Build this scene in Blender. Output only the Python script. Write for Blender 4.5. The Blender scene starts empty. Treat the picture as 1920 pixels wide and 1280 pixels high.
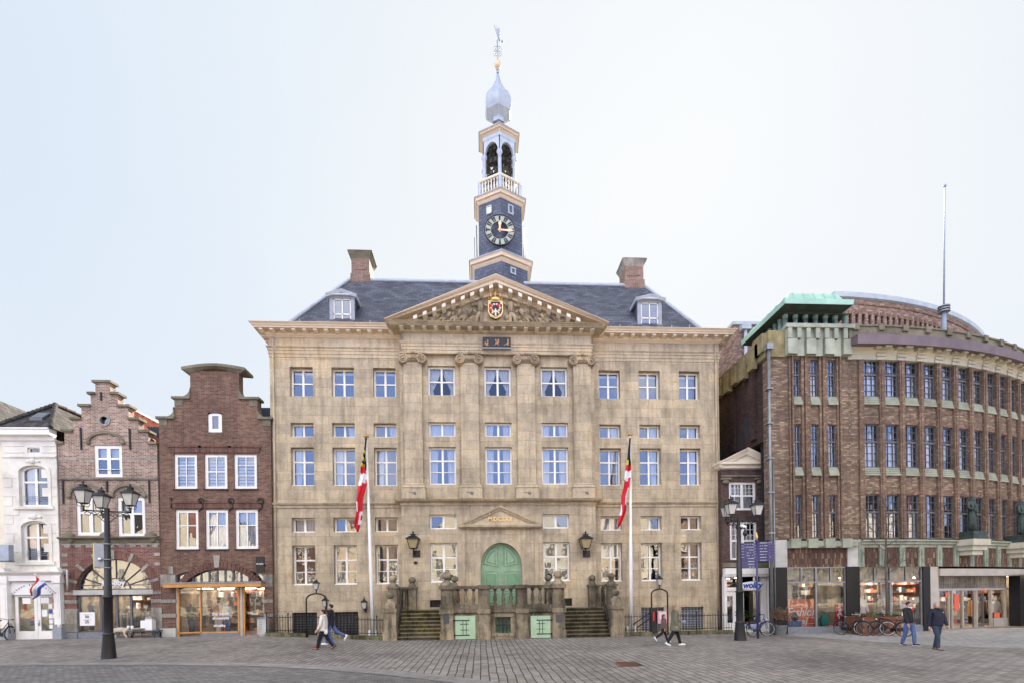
import bpy, bmesh, math, random
from mathutils import Vector, Matrix
random.seed(7)
SC = bpy.context.scene
COL = SC.collection
PI = math.pi
R = math.radians
# ------------------------------------------------------------------ camera survey
YAW, ROLL, CY, F, H = R(-3.288), R(0.753), 1115.0, 1000.0, 2.2
def at(px, py, Y):
    """point of the plane y = Y (metres in front of the camera) seen at photo pixel px, py -> x, z"""
    x = px-960; y = -(py-CY); c, s = math.cos(ROLL), math.sin(ROLL)
    xr = c*x+s*y; zr = -s*x+c*y
    dx = math.cos(YAW)*xr-math.sin(YAW)*F; dy = math.sin(YAW)*xr+math.cos(YAW)*F
    return dx*Y/dy, zr*Y/dy+H
def X(px, py, Y): return at(px, py, Y)[0]
def Z(px, py, Y): return at(px, py, Y)[1]
def sm(a, b, x):
    t = min(1, max(0, (x-a)/(b-a))); return t*t*(3-2*t)
def gz(x, y):
    return .25*sm(-3, -12, x)*sm(20, 28, y)
# ------------------------------------------------------------------ mesh builder
class MB:
    def __init__(self, lean=None):
        self.v = []; self.f = []; self.m = []; self.s = []; self.lean = lean; self.M = None; self.mi = 0; self.sm = False
    def add(self, vs, fs, smooth=None):
        o = len(self.v)
        for p in vs:
            p = Vector(p)
            if self.M: p = self.M @ p
            if self.lean: p.x += self.lean[0]*(p.z-self.lean[1])
            self.v.append(p)
        for f in fs:
            self.f.append(tuple(i+o for i in f)); self.m.append(self.mi); self.s.append(self.sm if smooth is None else smooth)
        return self
    def quad(self, *p): return self.add(p, [tuple(range(len(p)))])
    def box(self, x0, x1, y0, y1, z0, z1):
        if x0 > x1: x0, x1 = x1, x0
        if y0 > y1: y0, y1 = y1, y0
        if z0 > z1: z0, z1 = z1, z0
        return self.add([(x0,y0,z0),(x1,y0,z0),(x1,y1,z0),(x0,y1,z0),(x0,y0,z1),(x1,y0,z1),(x1,y1,z1),(x0,y1,z1)],
            [(0,1,5,4),(1,2,6,5),(2,3,7,6),(3,0,4,7),(4,5,6,7),(3,2,1,0)])
    def cyl(self, p0, p1, r0, r1=None, n=8, caps=True, smooth=True):
        r1 = r0 if r1 is None else r1
        p0 = Vector(p0); p1 = Vector(p1); d = (p1-p0)
        if d.length < 1e-7: return self
        d.normalize(); a = Vector((0,0,1)) if abs(d.z) < .9 else Vector((1,0,0))
        u = d.cross(a).normalized(); w = d.cross(u)
        vs = []
        for p, r in ((p0, r0), (p1, r1)):
            for i in range(n):
                t = 2*PI*i/n; vs.append(p+u*math.cos(t)*r+w*math.sin(t)*r)
        fs = [((i+1) % n, i, n+i, n+(i+1) % n) for i in range(n)]
        self.add(vs, fs, smooth)
        if caps: self.add(vs, [tuple(range(n)), tuple(reversed(range(n, 2*n)))], False)
        return self
    def tube(self, pts, r, n=6, closed=False):
        pts = [Vector(p) for p in pts]; k = len(pts); vs = []
        rs = r if isinstance(r, (list, tuple)) else [r]*k
        prev = None
        for i, p in enumerate(pts):
            if closed: d = pts[(i+1) % k]-pts[i-1]
            else: d = pts[min(i+1, k-1)]-pts[max(i-1, 0)]
            if d.length < 1e-9: d = Vector((0,0,1))
            d.normalize()
            if prev is None:
                a = Vector((0,0,1)) if abs(d.z) < .9 else Vector((1,0,0)); u = d.cross(a).normalized()
            else:
                u = prev-d*prev.dot(d)
                if u.length < 1e-6: u = d.orthogonal()
                u.normalize()
            prev = u; w = d.cross(u)
            for j in range(n):
                t = 2*PI*j/n; vs.append(p+u*math.cos(t)*rs[i]+w*math.sin(t)*rs[i])
        fs = []
        for i in range(k if closed else k-1):
            a = i*n; b = ((i+1) % k)*n
            for j in range(n): fs.append((a+j, a+(j+1) % n, b+(j+1) % n, b+j))
        if not closed: fs += [tuple(reversed(range(n))), tuple(range((k-1)*n, k*n))]
        return self.add(vs, fs, True)
    def lathe(self, prof, c=(0,0,0), n=14, rot=0, smooth=True, cap=True):
        vs = []; c = Vector(c)
        for r, z in prof:
            for i in range(n):
                t = 2*PI*i/n+rot; vs.append(c+Vector((math.cos(t)*r, math.sin(t)*r, z)))
        fs = []
        for k in range(len(prof)-1):
            for i in range(n): fs.append((k*n+i, k*n+(i+1) % n, (k+1)*n+(i+1) % n, (k+1)*n+i))
        self.add(vs, fs, smooth)
        if cap: self.add(vs, [tuple(reversed(range(n))), tuple(range((len(prof)-1)*n, len(prof)*n))], False)
        return self
    def ball(self, c, rx, ry=None, rz=None, n=10, m=7):
        ry = rx if ry is None else ry; rz = rx if rz is None else rz
        vs = [(c[0], c[1], c[2]-rz)]
        for k in range(1, m):
            p = -PI/2+PI*k/m
            for i in range(n):
                t = 2*PI*i/n; vs.append((c[0]+rx*math.cos(p)*math.cos(t), c[1]+ry*math.cos(p)*math.sin(t), c[2]+rz*math.sin(p)))
        vs.append((c[0], c[1], c[2]+rz)); L = len(vs)-1
        fs = [(0, 1+(i+1) % n, 1+i) for i in range(n)]
        for k in range(m-2):
            a = 1+k*n; b = a+n
            for i in range(n): fs.append((a+i, a+(i+1) % n, b+(i+1) % n, b+i))
        a = 1+(m-2)*n
        fs += [(a+i, a+(i+1) % n, L) for i in range(n)]
        return self.add(vs, fs, True)
    def prism(self, poly, y0, y1):
        """polygon in x,z (anticlockwise seen from the front) pushed from y0 (front) to y1"""
        n = len(poly)
        vs = [(x, y0, z) for x, z in poly]+[(x, y1, z) for x, z in poly]
        fs = [tuple(range(n)), tuple(reversed(range(n, 2*n)))]
        for i in range(n): fs.append(((i+1) % n, i, n+i, n+(i+1) % n))
        return self.add(vs, fs)
    def slab(self, xs, zs, inside, y0, y1):
        """wall of grid cells: inside(xm, zm) tells which cells are solid; all open edges get reveals"""
        xs = sorted(set(round(x, 4) for x in xs)); zs = sorted(set(round(z, 4) for z in zs))
        nx, nz = len(xs)-1, len(zs)-1
        S = [[inside((xs[i]+xs[i+1])/2, (zs[j]+zs[j+1])/2) for j in range(nz)] for i in range(nx)]
        g = lambda i, j: 0 <= i < nx and 0 <= j < nz and S[i][j]
        for i in range(nx):
            for j in range(nz):
                if not S[i][j]: continue
                a, b, c, d = xs[i], xs[i+1], zs[j], zs[j+1]
                self.quad((a,y0,c),(b,y0,c),(b,y0,d),(a,y0,d)); self.quad((b,y1,c),(a,y1,c),(a,y1,d),(b,y1,d))
                if not g(i-1, j): self.quad((a,y1,c),(a,y0,c),(a,y0,d),(a,y1,d))
                if not g(i+1, j): self.quad((b,y0,c),(b,y1,c),(b,y1,d),(b,y0,d))
                if not g(i, j-1): self.quad((a,y1,c),(b,y1,c),(b,y0,c),(a,y0,c))
                if not g(i, j+1): self.quad((a,y0,d),(b,y0,d),(b,y1,d),(a,y1,d))
        return self
    def wall(self, x0, x1, z0, z1, holes, y0, y1):
        xs = [x0, x1]+[v for h in holes for v in h[:2]]; zs = [z0, z1]+[v for h in holes for v in h[2:4]]
        ins = lambda x, z: x0 < x < x1 and z0 < z < z1 and not any(h[0] < x < h[1] and h[2] < z < h[3] for h in holes)
        return self.slab(xs, zs, ins, y0, y1)
    def spandrel(self, xa, xb, zs, zt, y0, y1, n=14, rise=None):
        """fills the corners above an arch (springing zs, crown zt) cut into a rectangular hole xa..xb up to zt"""
        c = (xa+xb)/2; rx = (xb-xa)/2; rz = zt-zs
        pts = [(c-rx*math.cos(PI*i/n), zs+rz*math.sin(PI*i/n)) for i in range(n+1)]
        for i in range(n):
            (ax, az), (bx, bz) = pts[i], pts[i+1]
            if zt-max(az, bz) > 1e-4 or zt-min(az, bz) > 1e-4:
                self.quad((ax,y0,az),(bx,y0,bz),(bx,y0,zt+.0),(ax,y0,zt+.0))
            self.quad((ax,y0,az),(ax,y1,az),(bx,y1,bz),(bx,y0,bz))
        return self
    def ring(self, c, z, r0x, r0z, r1x, r1z, y0, y1, a0=0, a1=PI, n=20):
        """flat arch band between two ellipses, given thickness"""
        P = lambda t, rx, rz: (c-rx*math.cos(t), z+rz*math.sin(t))
        for i in range(n):
            t0 = a0+(a1-a0)*i/n; t1 = a0+(a1-a0)*(i+1)/n
            a, b, d, e = P(t0, r0x, r0z), P(t1, r0x, r0z), P(t1, r1x, r1z), P(t0, r1x, r1z)
            f3 = lambda p, y: (p[0], y, p[1])
            self.quad(f3(a,y0), f3(b,y0), f3(d,y0), f3(e,y0)); self.quad(f3(e,y0), f3(d,y0), f3(d,y1), f3(e,y1)); self.quad(f3(b,y0), f3(a,y0), f3(a,y1), f3(b,y1))
        for t in (a0, a1):
            a, e = P(t, r0x, r0z), P(t, r1x, r1z)
            self.quad((a[0],y0,a[1]),(e[0],y0,e[1]),(e[0],y1,e[1]),(a[0],y1,a[1]))
        return self
    def molding(self, path, prof, mapf, closed=False, ends=True):
        """sweeps profile [(offset, w)] along a 2-D path; offset goes to the right of travel; mapf(a, b, w) -> 3-D"""
        k = len(path); P = [Vector(p) for p in path]; nrm = []
        def segn(a, b):
            d = (b-a).normalized(); return Vector((d.y, -d.x))
        for i in range(k):
            if closed: n0, n1 = segn(P[i-1], P[i]), segn(P[i], P[(i+1) % k])
            else:
                n0 = segn(P[i-1], P[i]) if i > 0 else segn(P[0], P[1])
                n1 = segn(P[i], P[i+1]) if i < k-1 else n0
            m = n0+n1; m = m/max(.2, (m.dot(n0))); nrm.append(m)
        vs = []
        for o, w in prof:
            for i in range(k):
                q = P[i]+nrm[i]*o; vs.append(mapf(q.x, q.y, w))
        fs = []
        for j in range(len(prof)-1):
            for i in range(k if closed else k-1):
                i2 = (i+1) % k; fs.append((j*k+i, j*k+i2, (j+1)*k+i2, (j+1)*k+i))
        self.add(vs, fs)
        if ends and not closed:
            self.add(vs, [tuple(j*k for j in range(len(prof))), tuple(j*k+k-1 for j in reversed(range(len(prof))))])
        return self
    def build(self, name, mat, parent=None, origin=None):
        me = bpy.data.meshes.new(name)
        o = Vector(origin) if origin is not None else Vector((0,0,0))
        me.from_pydata([tuple(p-o) for p in self.v], [], self.f)
        mats = mat if isinstance(mat, (list, tuple)) else [mat]
        for m in mats: me.materials.append(m)
        me.polygons.foreach_set('material_index', self.m); me.polygons.foreach_set('use_smooth', self.s)
        uv = me.uv_layers.new(name='UVMap'); data = [0.0]*(2*len(me.loops))
        for p in me.polygons:
            n = p.normal
            if abs(n.z) > .72:
                for li in p.loop_indices:
                    c = self.v[me.loops[li].vertex_index]; data[2*li] = c.x; data[2*li+1] = c.y
            else:
                t = Vector((-n.y, n.x, 0)).normalized(); up = n.cross(t) if abs(n.z) > .05 else Vector((0,0,1))
                if up.z < 0: up = -up
                for li in p.loop_indices:
                    c = self.v[me.loops[li].vertex_index]; data[2*li] = c.dot(t); data[2*li+1] = c.dot(up)
        uv.data.foreach_set('uv', data)
        ob = bpy.data.objects.new(name, me); COL.objects.link(ob); ob.location = o
        if parent: ob.parent = parent
        return ob
PLAN = lambda a, b, w: (a, b, w)
def tag(o, label, cat, group=None):
    o['label'] = label; o['category'] = cat
    if group: o['group'] = group
    return o
def thing(name, label, cat, loc=(0,0,0), rz=0, group=None):
    o = bpy.data.objects.new(name, None); COL.objects.link(o); o.empty_display_size = .3
    o.location = loc; o.rotation_euler.z = rz
    return tag(o, label, cat, group)
def children(o): return [c for c in bpy.data.objects if c.parent == o]
def copy_tree(o, parent=None):
    c = o.copy(); COL.objects.link(c); c.parent = parent
    for ch in children(o): copy_tree(ch, c)
    return c
def struct(o): o['kind'] = 'structure'; return o
def text(name, s, size, loc, mat, parent=None, rot=(PI/2,0,0), ext=.006, align='CENTER', shear=0, sx=1, bold=0, spacing=1):
    cu = bpy.data.curves.new(name, 'FONT'); cu.body = s; cu.size = size; cu.extrude = ext; cu.align_x = align; cu.align_y = 'CENTER'
    cu.shear = shear; cu.offset = bold; cu.space_character = spacing; cu.resolution_u = 3
    tmp = bpy.data.objects.new('tmp_text', cu); COL.objects.link(tmp)
    dg = bpy.context.evaluated_depsgraph_get(); me = bpy.data.meshes.new_from_object(tmp.evaluated_get(dg))
    bpy.data.objects.remove(tmp); me.name = name
    me.materials.clear(); me.materials.append(mat)
    o = bpy.data.objects.new(name, me); COL.objects.link(o); o.location = loc; o.rotation_euler = rot; o.scale = (sx,1,1)
    if parent: o.parent = parent
    return o
# ------------------------------------------------------------------ materials
class NT:
    def __init__(self, name):
        self.mat = bpy.data.materials.new(name); self.mat.use_nodes = True
        self.t = self.mat.node_tree; self.t.nodes.clear()
        self.out = self.n('ShaderNodeOutputMaterial')
    def n(self, ty, **k):
        nd = self.t.nodes.new(ty)
        for a, b in k.items(): setattr(nd, a, b)
        return nd
    def l(self, a, b): self.t.links.new(a, b)
    def uv(self, scale=(1,1,1), rot=0):
        u = self.n('ShaderNodeUVMap'); m = self.n('ShaderNodeMapping'); m.inputs['Scale'].default_value = scale; m.inputs['Rotation'].default_value[2] = rot
        self.l(u.outputs[0], m.inputs[0]); return m.outputs[0]
    def obj(self, scale=(1,1,1)):
        u = self.n('ShaderNodeTexCoord'); m = self.n('ShaderNodeMapping'); m.inputs['Scale'].default_value = scale
        self.l(u.outputs['Object'], m.inputs[0]); return m.outputs[0]
    def noise(self, vec, scale, detail=4, rough=.6):
        nd = self.n('ShaderNodeTexNoise'); nd.inputs['Scale'].default_value = scale; nd.inputs['Detail'].default_value = detail; nd.inputs['Roughness'].default_value = rough
        self.l(vec, nd.inputs['Vector']); return nd.outputs[0]
    def ramp(self, fac, stops, const=False):
        nd = self.n('ShaderNodeValToRGB'); cr = nd.color_ramp
        if const: cr.interpolation = 'CONSTANT'
        while len(cr.elements) < len(stops): cr.elements.new(.5)
        for e, (p, c) in zip(cr.elements, stops):
            e.position = p; e.color = (*c, 1) if len(c) == 3 else c
        self.l(fac, nd.inputs[0]); return nd.outputs[0]
    def mix(self, a, b, fac=1.0, mode='MULTIPLY'):
        nd = self.n('ShaderNodeMix', data_type='RGBA', blend_type=mode)
        for sock, v in ((nd.inputs[0], fac), (nd.inputs[6], a), (nd.inputs[7], b)):
            if hasattr(v, 'links'): self.l(v, sock)
            elif isinstance(v, (int, float)): sock.default_value = v
            else: sock.default_value = (*v, 1)
        return nd.outputs[2]
    def brick(self, vec, c1, c2, mortar, w, h, ms, bias=0, off=.5):
        nd = self.n('ShaderNodeTexBrick'); i = nd.inputs
        i['Color1'].default_value = (*c1,1); i['Color2'].default_value = (*c2,1); i['Mortar'].default_value = (*mortar,1)
        i['Scale'].default_value = 1; i['Brick Width'].default_value = w; i['Row Height'].default_value = h; i['Mortar Size'].default_value = ms
        i['Mortar Smooth'].default_value = .3; i['Bias'].default_value = bias; nd.offset = off
        self.l(vec, i['Vector']); return nd
    def bsdf(self, col, rough=.7, metal=0, bump=None, bs=.2, bd=.02, spec=.4):
        b = self.n('ShaderNodeBsdfPrincipled')
        for sock, v in ((b.inputs['Base Color'], col), (b.inputs['Roughness'], rough)):
            if hasattr(v, 'links'): self.l(v, sock)
            elif isinstance(v, (int, float)): sock.default_value = v
            else: sock.default_value = (*v, 1)
        b.inputs['Metallic'].default_value = metal; b.inputs['Specular IOR Level'].default_value = spec
        if bump is not None:
            bp = self.n('ShaderNodeBump'); bp.inputs['Strength'].default_value = bs; bp.inputs['Distance'].default_value = bd
            self.l(bump, bp.inputs['Height']); self.l(bp.outputs[0], b.inputs['Normal'])
        self.l(b.outputs[0], self.out.inputs[0]); return b
def plain(name, c, rough=.6, metal=0, var=.18, scale=3, spec=.4, bump=.0):
    t = NT(name); v = t.obj()
    f = t.ramp(t.noise(v, scale, 5), [(.3, (1-var,)*3), (.7, (1+var*.4,)*3)])
    t.bsdf(t.mix(f, c), rough, metal, t.noise(v, 40, 3) if bump else None, bump, .01, spec); return t.mat
def stone(name, c, w=1.35, h=.5, joint=.55, stain=.35, warm=(1.12,1.0,.84)):
    t = NT(name); uv = t.uv()
    b = t.brick(uv, (.85,.85,.86), (1.11,1.09,1.06), (joint,)*3, w, h, .008)
    col = t.mix(b.outputs[0], c)
    n1 = t.noise(t.obj(), .35, 6, .65); col = t.mix(col, t.ramp(n1, [(.32, (1-stain,)*3), (.55, (1,1,1)), (.75, warm)]))
    n2 = t.noise(t.obj((2.2,2.2,.22)), 1.2, 6, .75); col = t.mix(col, t.ramp(n2, [(.36, (1-stain*1.05,1-stain*1.05,1-stain*1.0)), (.54, (1.04,)*3)]))
    n4 = t.noise(t.obj(), 1.7, 6, .75); col = t.mix(col, t.ramp(n4, [(.36, (1-stain*.7,)*3), (.52, (1,1,1)), (.7, (1.08,1.06,1.02))]))
    n3 = t.noise(t.obj(), 9, 5, .7); col = t.mix(col, t.ramp(n3, [(.3, (.86,.86,.86)), (.7, (1.1,1.1,1.1))]))
    t.bsdf(col, .9, 0, n3, .25, .02, .2); return t.mat
def brickm(name, stops, mortar, w=.24, h=.075, ms=.012, stain=.3):
    t = NT(name); uv = t.uv()
    b = t.brick(uv, (0,0,0), (1,1,1), (.5,.5,.5), w, h, ms)
    col = t.ramp(b.outputs[0], stops)
    col = t.mix(col, mortar, b.outputs[1], 'MIX')
    n1 = t.noise(t.obj(), .5, 6, .65); col = t.mix(col, t.ramp(n1, [(.3, (1-stain,)*3), (.6, (1,1,1)), (.8, (1.15,)*3)]))
    n3 = t.noise(t.obj(), 6, 5, .7); col = t.mix(col, t.ramp(n3, [(.3, (.8,.8,.8)), (.7, (1.12,)*3)]))
    n5 = t.noise(t.obj((1.6,1.6,.18)), 1.1, 6, .75); col = t.mix(col, t.ramp(n5, [(.36, (1-stain*.9,)*3), (.56, (1.05,1.04,1.03))]))
    inv = t.n('ShaderNodeInvert'); t.l(b.outputs[1], inv.inputs[1])
    t.bsdf(col, .88, 0, inv.outputs[0], .5, .012, .25); return t.mat
def tiles(name, c1, c2, w, h, bumps=True, rough=.55, wave=0):
    t = NT(name); uv = t.uv()
    b = t.brick(uv, c1, c2, tuple(x*.35 for x in c1), w, h, .012)
    n1 = t.noise(t.obj(), .6, 6, .7); col = t.mix(b.outputs[0], t.ramp(n1, [(.3, (.65,.65,.65)), (.7, (1.25,1.25,1.25))]))
    bump = t.n('ShaderNodeMath', operation='MULTIPLY'); bump.inputs[1].default_value = -1; t.l(b.outputs[1], bump.inputs[0]); bo = bump.outputs[0]
    t.bsdf(col, rough, 0, bo, .6, .03, .5 if rough < .8 else .1); return t.mat
def glass(name, refl=.4, tint=(.8,.84,.86), wob=.02):
    t = NT(name); tr = t.n('ShaderNodeBsdfTransparent'); tr.inputs[0].default_value = (*tint,1)
    gl = t.n('ShaderNodeBsdfGlossy'); gl.inputs['Roughness'].default_value = 0; gl.inputs[0].default_value = (.95,.97,1,1)
    n = t.noise(t.obj(), 1.3, 2); bp = t.n('ShaderNodeBump'); bp.inputs['Strength'].default_value = wob; bp.inputs['Distance'].default_value = .6
    t.l(n, bp.inputs['Height']); t.l(bp.outputs[0], gl.inputs['Normal'])
    lw = t.n('ShaderNodeFresnel'); lw.inputs[0].default_value = 1.5
    ad = t.n('ShaderNodeMath', operation='ADD', use_clamp=True); ad.inputs[1].default_value = refl; t.l(lw.outputs[0], ad.inputs[0])
    mx = t.n('ShaderNodeMixShader'); t.l(ad.outputs[0], mx.inputs[0]); t.l(tr.outputs[0], mx.inputs[1]); t.l(gl.outputs[0], mx.inputs[2])
    t.l(mx.outputs[0], t.out.inputs[0]); return t.mat
def emit(name, c, s):
    t = NT(name); e = t.n('ShaderNodeEmission'); e.inputs[0].default_value = (*c,1); e.inputs[1].default_value = s; t.l(e.outputs[0], t.out.inputs[0]); return t.mat
M = {}
M['sand'] = stone('sandstone', (.495,.415,.292), stain=.27)
M['sandtrim'] = stone('sandstone_trim', (.515,.43,.302), 1.9, 3.0, .7, .24)
M['weathered'] = stone('weathered_stone', (.215,.185,.13), 1.2, 2.2, .6, .6, (1.5,1.25,.85))
M['weathered_light'] = stone('weathered_light_stone', (.335,.285,.195), 1.2, 2.2, .6, .6, (1.35,1.2,.9))
M['relief'] = stone('relief_stone', (.44,.35,.235), 1.2, 2.2, .8, .4, (1.2,1.1,.9))
M['step'] = stone('shaded_mossy_step', (.085,.078,.045), 2.5, 3, .6, .6, (1.3,1.4,.7)); M['tread'] = stone('lit_tread', (.24,.205,.135), 2.5, 3, .6, .5, (1.2,1.2,.7))  # mossy risers darkened for the shade under nosings, treads a lighter lit copy
M['moss'] = stone('mossy_kerb', (.20,.19,.11), 1.2, 2, .6, .75, (1.0,1.25,.5))
M['cream'] = plain('cream_paint', (.72,.58,.42), .6, 0, .12, 1.5)
M['creamlite'] = plain('pale_cream_paint', (.75,.68,.55), .6, 0, .12, 1.5)
M['frame'] = plain('white_window_paint', (.80,.78,.72), .45, 0, .06)
M['white'] = plain('white_paint', (.80,.79,.76), .5, 0, .08)
M['stucco'] = plain('white_stucco', (.73,.705,.64), .8, 0, .26, .9, .2, .1)
M['slate'] = tiles('slate', (.044,.048,.066), (.105,.11,.138), .42, .23)
M['slatetower'] = tiles('tower_slate', (.06,.07,.11), (.11,.125,.18), .3, .19)
M['lead'] = plain('lead_sheet', (.36,.41,.48), .5, .2, .25, 2)
M['mast'] = plain('grey_blue_mast', (.26,.30,.36), .6)
M['leadpale'] = plain('pale_zinc', (.41,.45,.50), .6, .0, .2, 2)
M['plate'] = plain('dark_plate', (.07,.075,.08), .5)
M['greyblue'] = plain('grey_blue_paint', (.30,.32,.36), .55)
M['palegrey'] = plain('pale_grey_blue_paint', (.47,.52,.58), .55)
M['gold'] = plain('gilding', (.85,.60,.24), .35, .5, .2)
M['goldpale'] = plain('pale_gilding', (.80,.55,.33), .45, .3, .1)
M['bronze'] = plain('dark_bell_bronze', (.07,.065,.055), .5, .5)
M['chimbrick'] = brickm('chimney_brick', [(0,(.19,.095,.068)),(1,(.31,.18,.13))], (.34,.29,.25))
M['redbrick'] = brickm('dark_red_brick', [(0,(.12,.062,.042)),(.5,(.175,.092,.062)),(1,(.235,.138,.095))], (.22,.175,.145), ms=.010)
M['pinkbrick'] = brickm('mottled_pink_brick', [(0,(.18,.095,.066)),(.4,(.28,.16,.115)),(.8,(.37,.245,.185)),(1,(.44,.33,.26))], (.50,.44,.38), ms=.014)
M['shopbrick'] = brickm('shop_red_brick', [(0,(.13,.045,.035)),(1,(.23,.095,.075))], (.30,.23,.2))
M['solbrick'] = brickm('soldier_brick', [(0,(.12,.045,.035)),(1,(.22,.10,.075))], (.16,.13,.11), .085, .26)
M['storebrick'] = brickm('store_brick', [(0,(.145,.098,.074)),(.4,(.20,.137,.098)),(.7,(.262,.186,.13)),(.88,(.36,.275,.18)),(1,(.42,.335,.225))], (.165,.13,.10), .30, .085, .012, .3)
M['storerib'] = brickm('store_rib_brick', [(0,(.165,.098,.07)),(.5,(.22,.137,.097)),(.85,(.285,.195,.132)),(1,(.40,.31,.20))], (.16,.12,.095), .18, .085, .012, .3)
M['drumbrick'] = brickm('drum_brick', [(0,(.19,.105,.085)),(.6,(.31,.195,.15)),(1,(.44,.32,.24))], (.2,.16,.14), .34, .09, .012, .2)
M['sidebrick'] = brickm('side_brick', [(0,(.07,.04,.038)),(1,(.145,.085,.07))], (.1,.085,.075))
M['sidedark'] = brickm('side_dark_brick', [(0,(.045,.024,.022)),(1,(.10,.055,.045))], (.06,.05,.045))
M['panelbrick'] = brickm('panel_brick', [(0,(.085,.045,.035)),(.7,(.16,.09,.065)),(1,(.34,.23,.14))], (.09,.07,.06), .08, .30, .012)
M['darktile'] = tiles('dark_roof_tile', (.050,.048,.046), (.095,.09,.085), .3, .33, True, .9)
M['redtile'] = tiles('red_roof_tile', (.30,.095,.055), (.46,.18,.11), .3, .33)
M['lime'] = stone('grey_limestone', (.36,.335,.295), .9, .5, .7, .35, (1.1,1.05,.95))
M['granite'] = plain('blue_grey_plinth', (.19,.205,.235), .7, 0, .2, 6)
M['concrete'] = plain('pale_concrete', (.47,.47,.44), .85, 0, .3, 1.2)
M['patina'] = plain('pale_copper_patina', (.36,.385,.30), .7, .1, .4, 1.4)
M['copper'] = plain('bright_copper_patina', (.36,.58,.46), .55, .15, .22, 1.2)
M['soffit'] = plain('shaded_copper_soffit', (.055,.075,.062), .8, 0, .4, 2)  # shade under the eave is painted in as darker copper
M['coppercol'] = plain('dark_copper_patina', (.20,.30,.25), .7, .1, .55, 3)
M['greenstone'] = plain('green_glazed_stone', (.30,.325,.245), .65, 0, .35, 1.5)
M['lichen'] = plain('lichen_stone', (.28,.235,.12), .9, 0, .5, 1.5)
M['creamstone'] = plain('cream_stone', (.52,.49,.38), .85, 0, .25, 1.2)
M['darkcopper'] = plain('brown_copper_band', (.175,.13,.135), .5, .3, .25, 1.5)
M['parapet'] = plain('mossy_parapet', (.19,.17,.12), .9, 0, .45, 1.5)
M['green'] = plain('green_door_paint', (.25,.385,.245), .5, 0, .24, 2.2)
M['greendk'] = plain('dark_green_paint', (.12,.22,.13), .5, 0, .1, 2)
M['greenmid'] = plain('groove_shade_dirt_green', (.155,.30,.17), .5, 0, .1, 2)  # darker than the leaf: groove shade painted in along with dirt
M['greenlt'] = plain('light_green_paint', (.36,.51,.345), .5, 0, .16, 3)
M['black'] = plain('black_paint', (.016,.016,.018), .4, 0, .3, 3)
M['iron'] = plain('black_iron', (.02,.02,.021), .5, .2, .3)
M['blackstone'] = plain('polished_black_stone', (.010,.010,.011), .4, 0, .3, 2, .25)
M['steel'] = plain('brushed_steel', (.43,.39,.335), .4, .25, .15, 2)
M['steelframe'] = plain('grey_steel_frame', (.23,.235,.24), .45, .3, .15)
M['winframe'] = plain('dark_steel_window', (.12,.122,.135), .5, .2, .2)
M['zinc'] = plain('zinc_pipe', (.25,.265,.27), .45, .5, .25)
M['wood'] = plain('orange_wood', (.55,.27,.085), .55, 0, .25, 2)
M['corten'] = plain('corten_steel', (.19,.075,.04), .85, 0, .35, 2)
M['pot'] = plain('grey_pot', (.17,.19,.195), .7, 0, .25, 4)
M['oppglass'] = plain('far_pane', (.20,.20,.20), .3)
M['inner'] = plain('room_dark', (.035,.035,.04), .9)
M['innerb'] = plain('room_blue_dark', (.05,.06,.09), .9)
M['shopwall'] = plain('shop_wall', (.36,.29,.215), .8, 0, .45, 1.0)
M['shopfloor'] = plain('shop_floor', (.25,.19,.14), .5)
M['curtain'] = plain('white_voile', (.80,.80,.82), .9, 0, .1)
M['glass'] = glass('window_glass', .14, wob=.008)
M['glassclear'] = glass('clear_window_glass', .03)
M['glassstore'] = glass('store_window_glass', .12, (.88,.90,.93), .003)
M['glassshop'] = glass('shop_window_glass', .05, (.92,.92,.9), .003)
M['mirrorglass'] = glass('fanlight_glass', .15, (.6,.58,.55), .006)
M['lampglass'] = plain('milky_lamp_glass', (.50,.50,.47), .25, 0, .1, 4, .6)
M['lampamber'] = plain('amber_lamp_glass', (.36,.29,.15), .25, 0, .1, 4, .6)
M['red'] = plain('red_cloth', (.62,.022,.035), .7, 0, .12)
M['whitecloth'] = plain('white_cloth', (.80,.80,.82), .8, 0, .06)
M['blackcloth'] = plain('black_cloth', (.02,.02,.022), .85, 0, .3)
M['yellow'] = plain('yellow_paint', (.75,.60,.03), .5)
M['bluecloth'] = plain('blue_cloth', (.07,.10,.36), .75)
M['salered'] = plain('sale_red', (.62,.025,.03), .5, 0, .05)
M['orange'] = plain('orange_red_print', (.66,.12,.055), .5, 0, .06)
M['purple'] = plain('blue_purple_enamel', (.055,.05,.16), .4, 0, .15)
M['teal'] = plain('teal_fabric', (.03,.30,.26), .8)
M['blueplastic'] = plain('blue_plastic', (.04,.16,.45), .5)
M['skin'] = plain('skin', (.50,.30,.22), .55, 0, .08)
M['mannequin'] = plain('mannequin_white', (.62,.60,.57), .4, 0, .05)
M['pink'] = plain('pink_print', (.62,.32,.40), .6)
M['grass'] = plain('plant_green', (.06,.14,.03), .8, 0, .3)
M['dry'] = plain('dry_leaf', (.16,.085,.045), .9, 0, .4, 8)
M['bark'] = plain('bark', (.115,.095,.075), .95, 0, .35, 8)
M['rubber'] = plain('tyre_rubber', (.014,.014,.015), .8)
M['chrome'] = plain('bright_metal', (.55,.55,.56), .25, .9, .1)
M['bluesign'] = plain('sign_blue', (.02,.08,.42), .5)
M['navy'] = plain('navy_jacket', (.016,.018,.036), .85, 0, .25, 6)
M['jeans'] = plain('blue_jeans', (.09,.135,.30), .9, 0, .35, 7)
M['darkjeans'] = plain('dark_jeans', (.035,.05,.085), .9, 0, .3, 7)
M['blacktrouser'] = plain('black_trousers', (.014,.014,.017), .9, 0, .3)
M['offwhite'] = plain('off_white_jacket', (.70,.67,.62), .9, 0, .14, 5)
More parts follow.
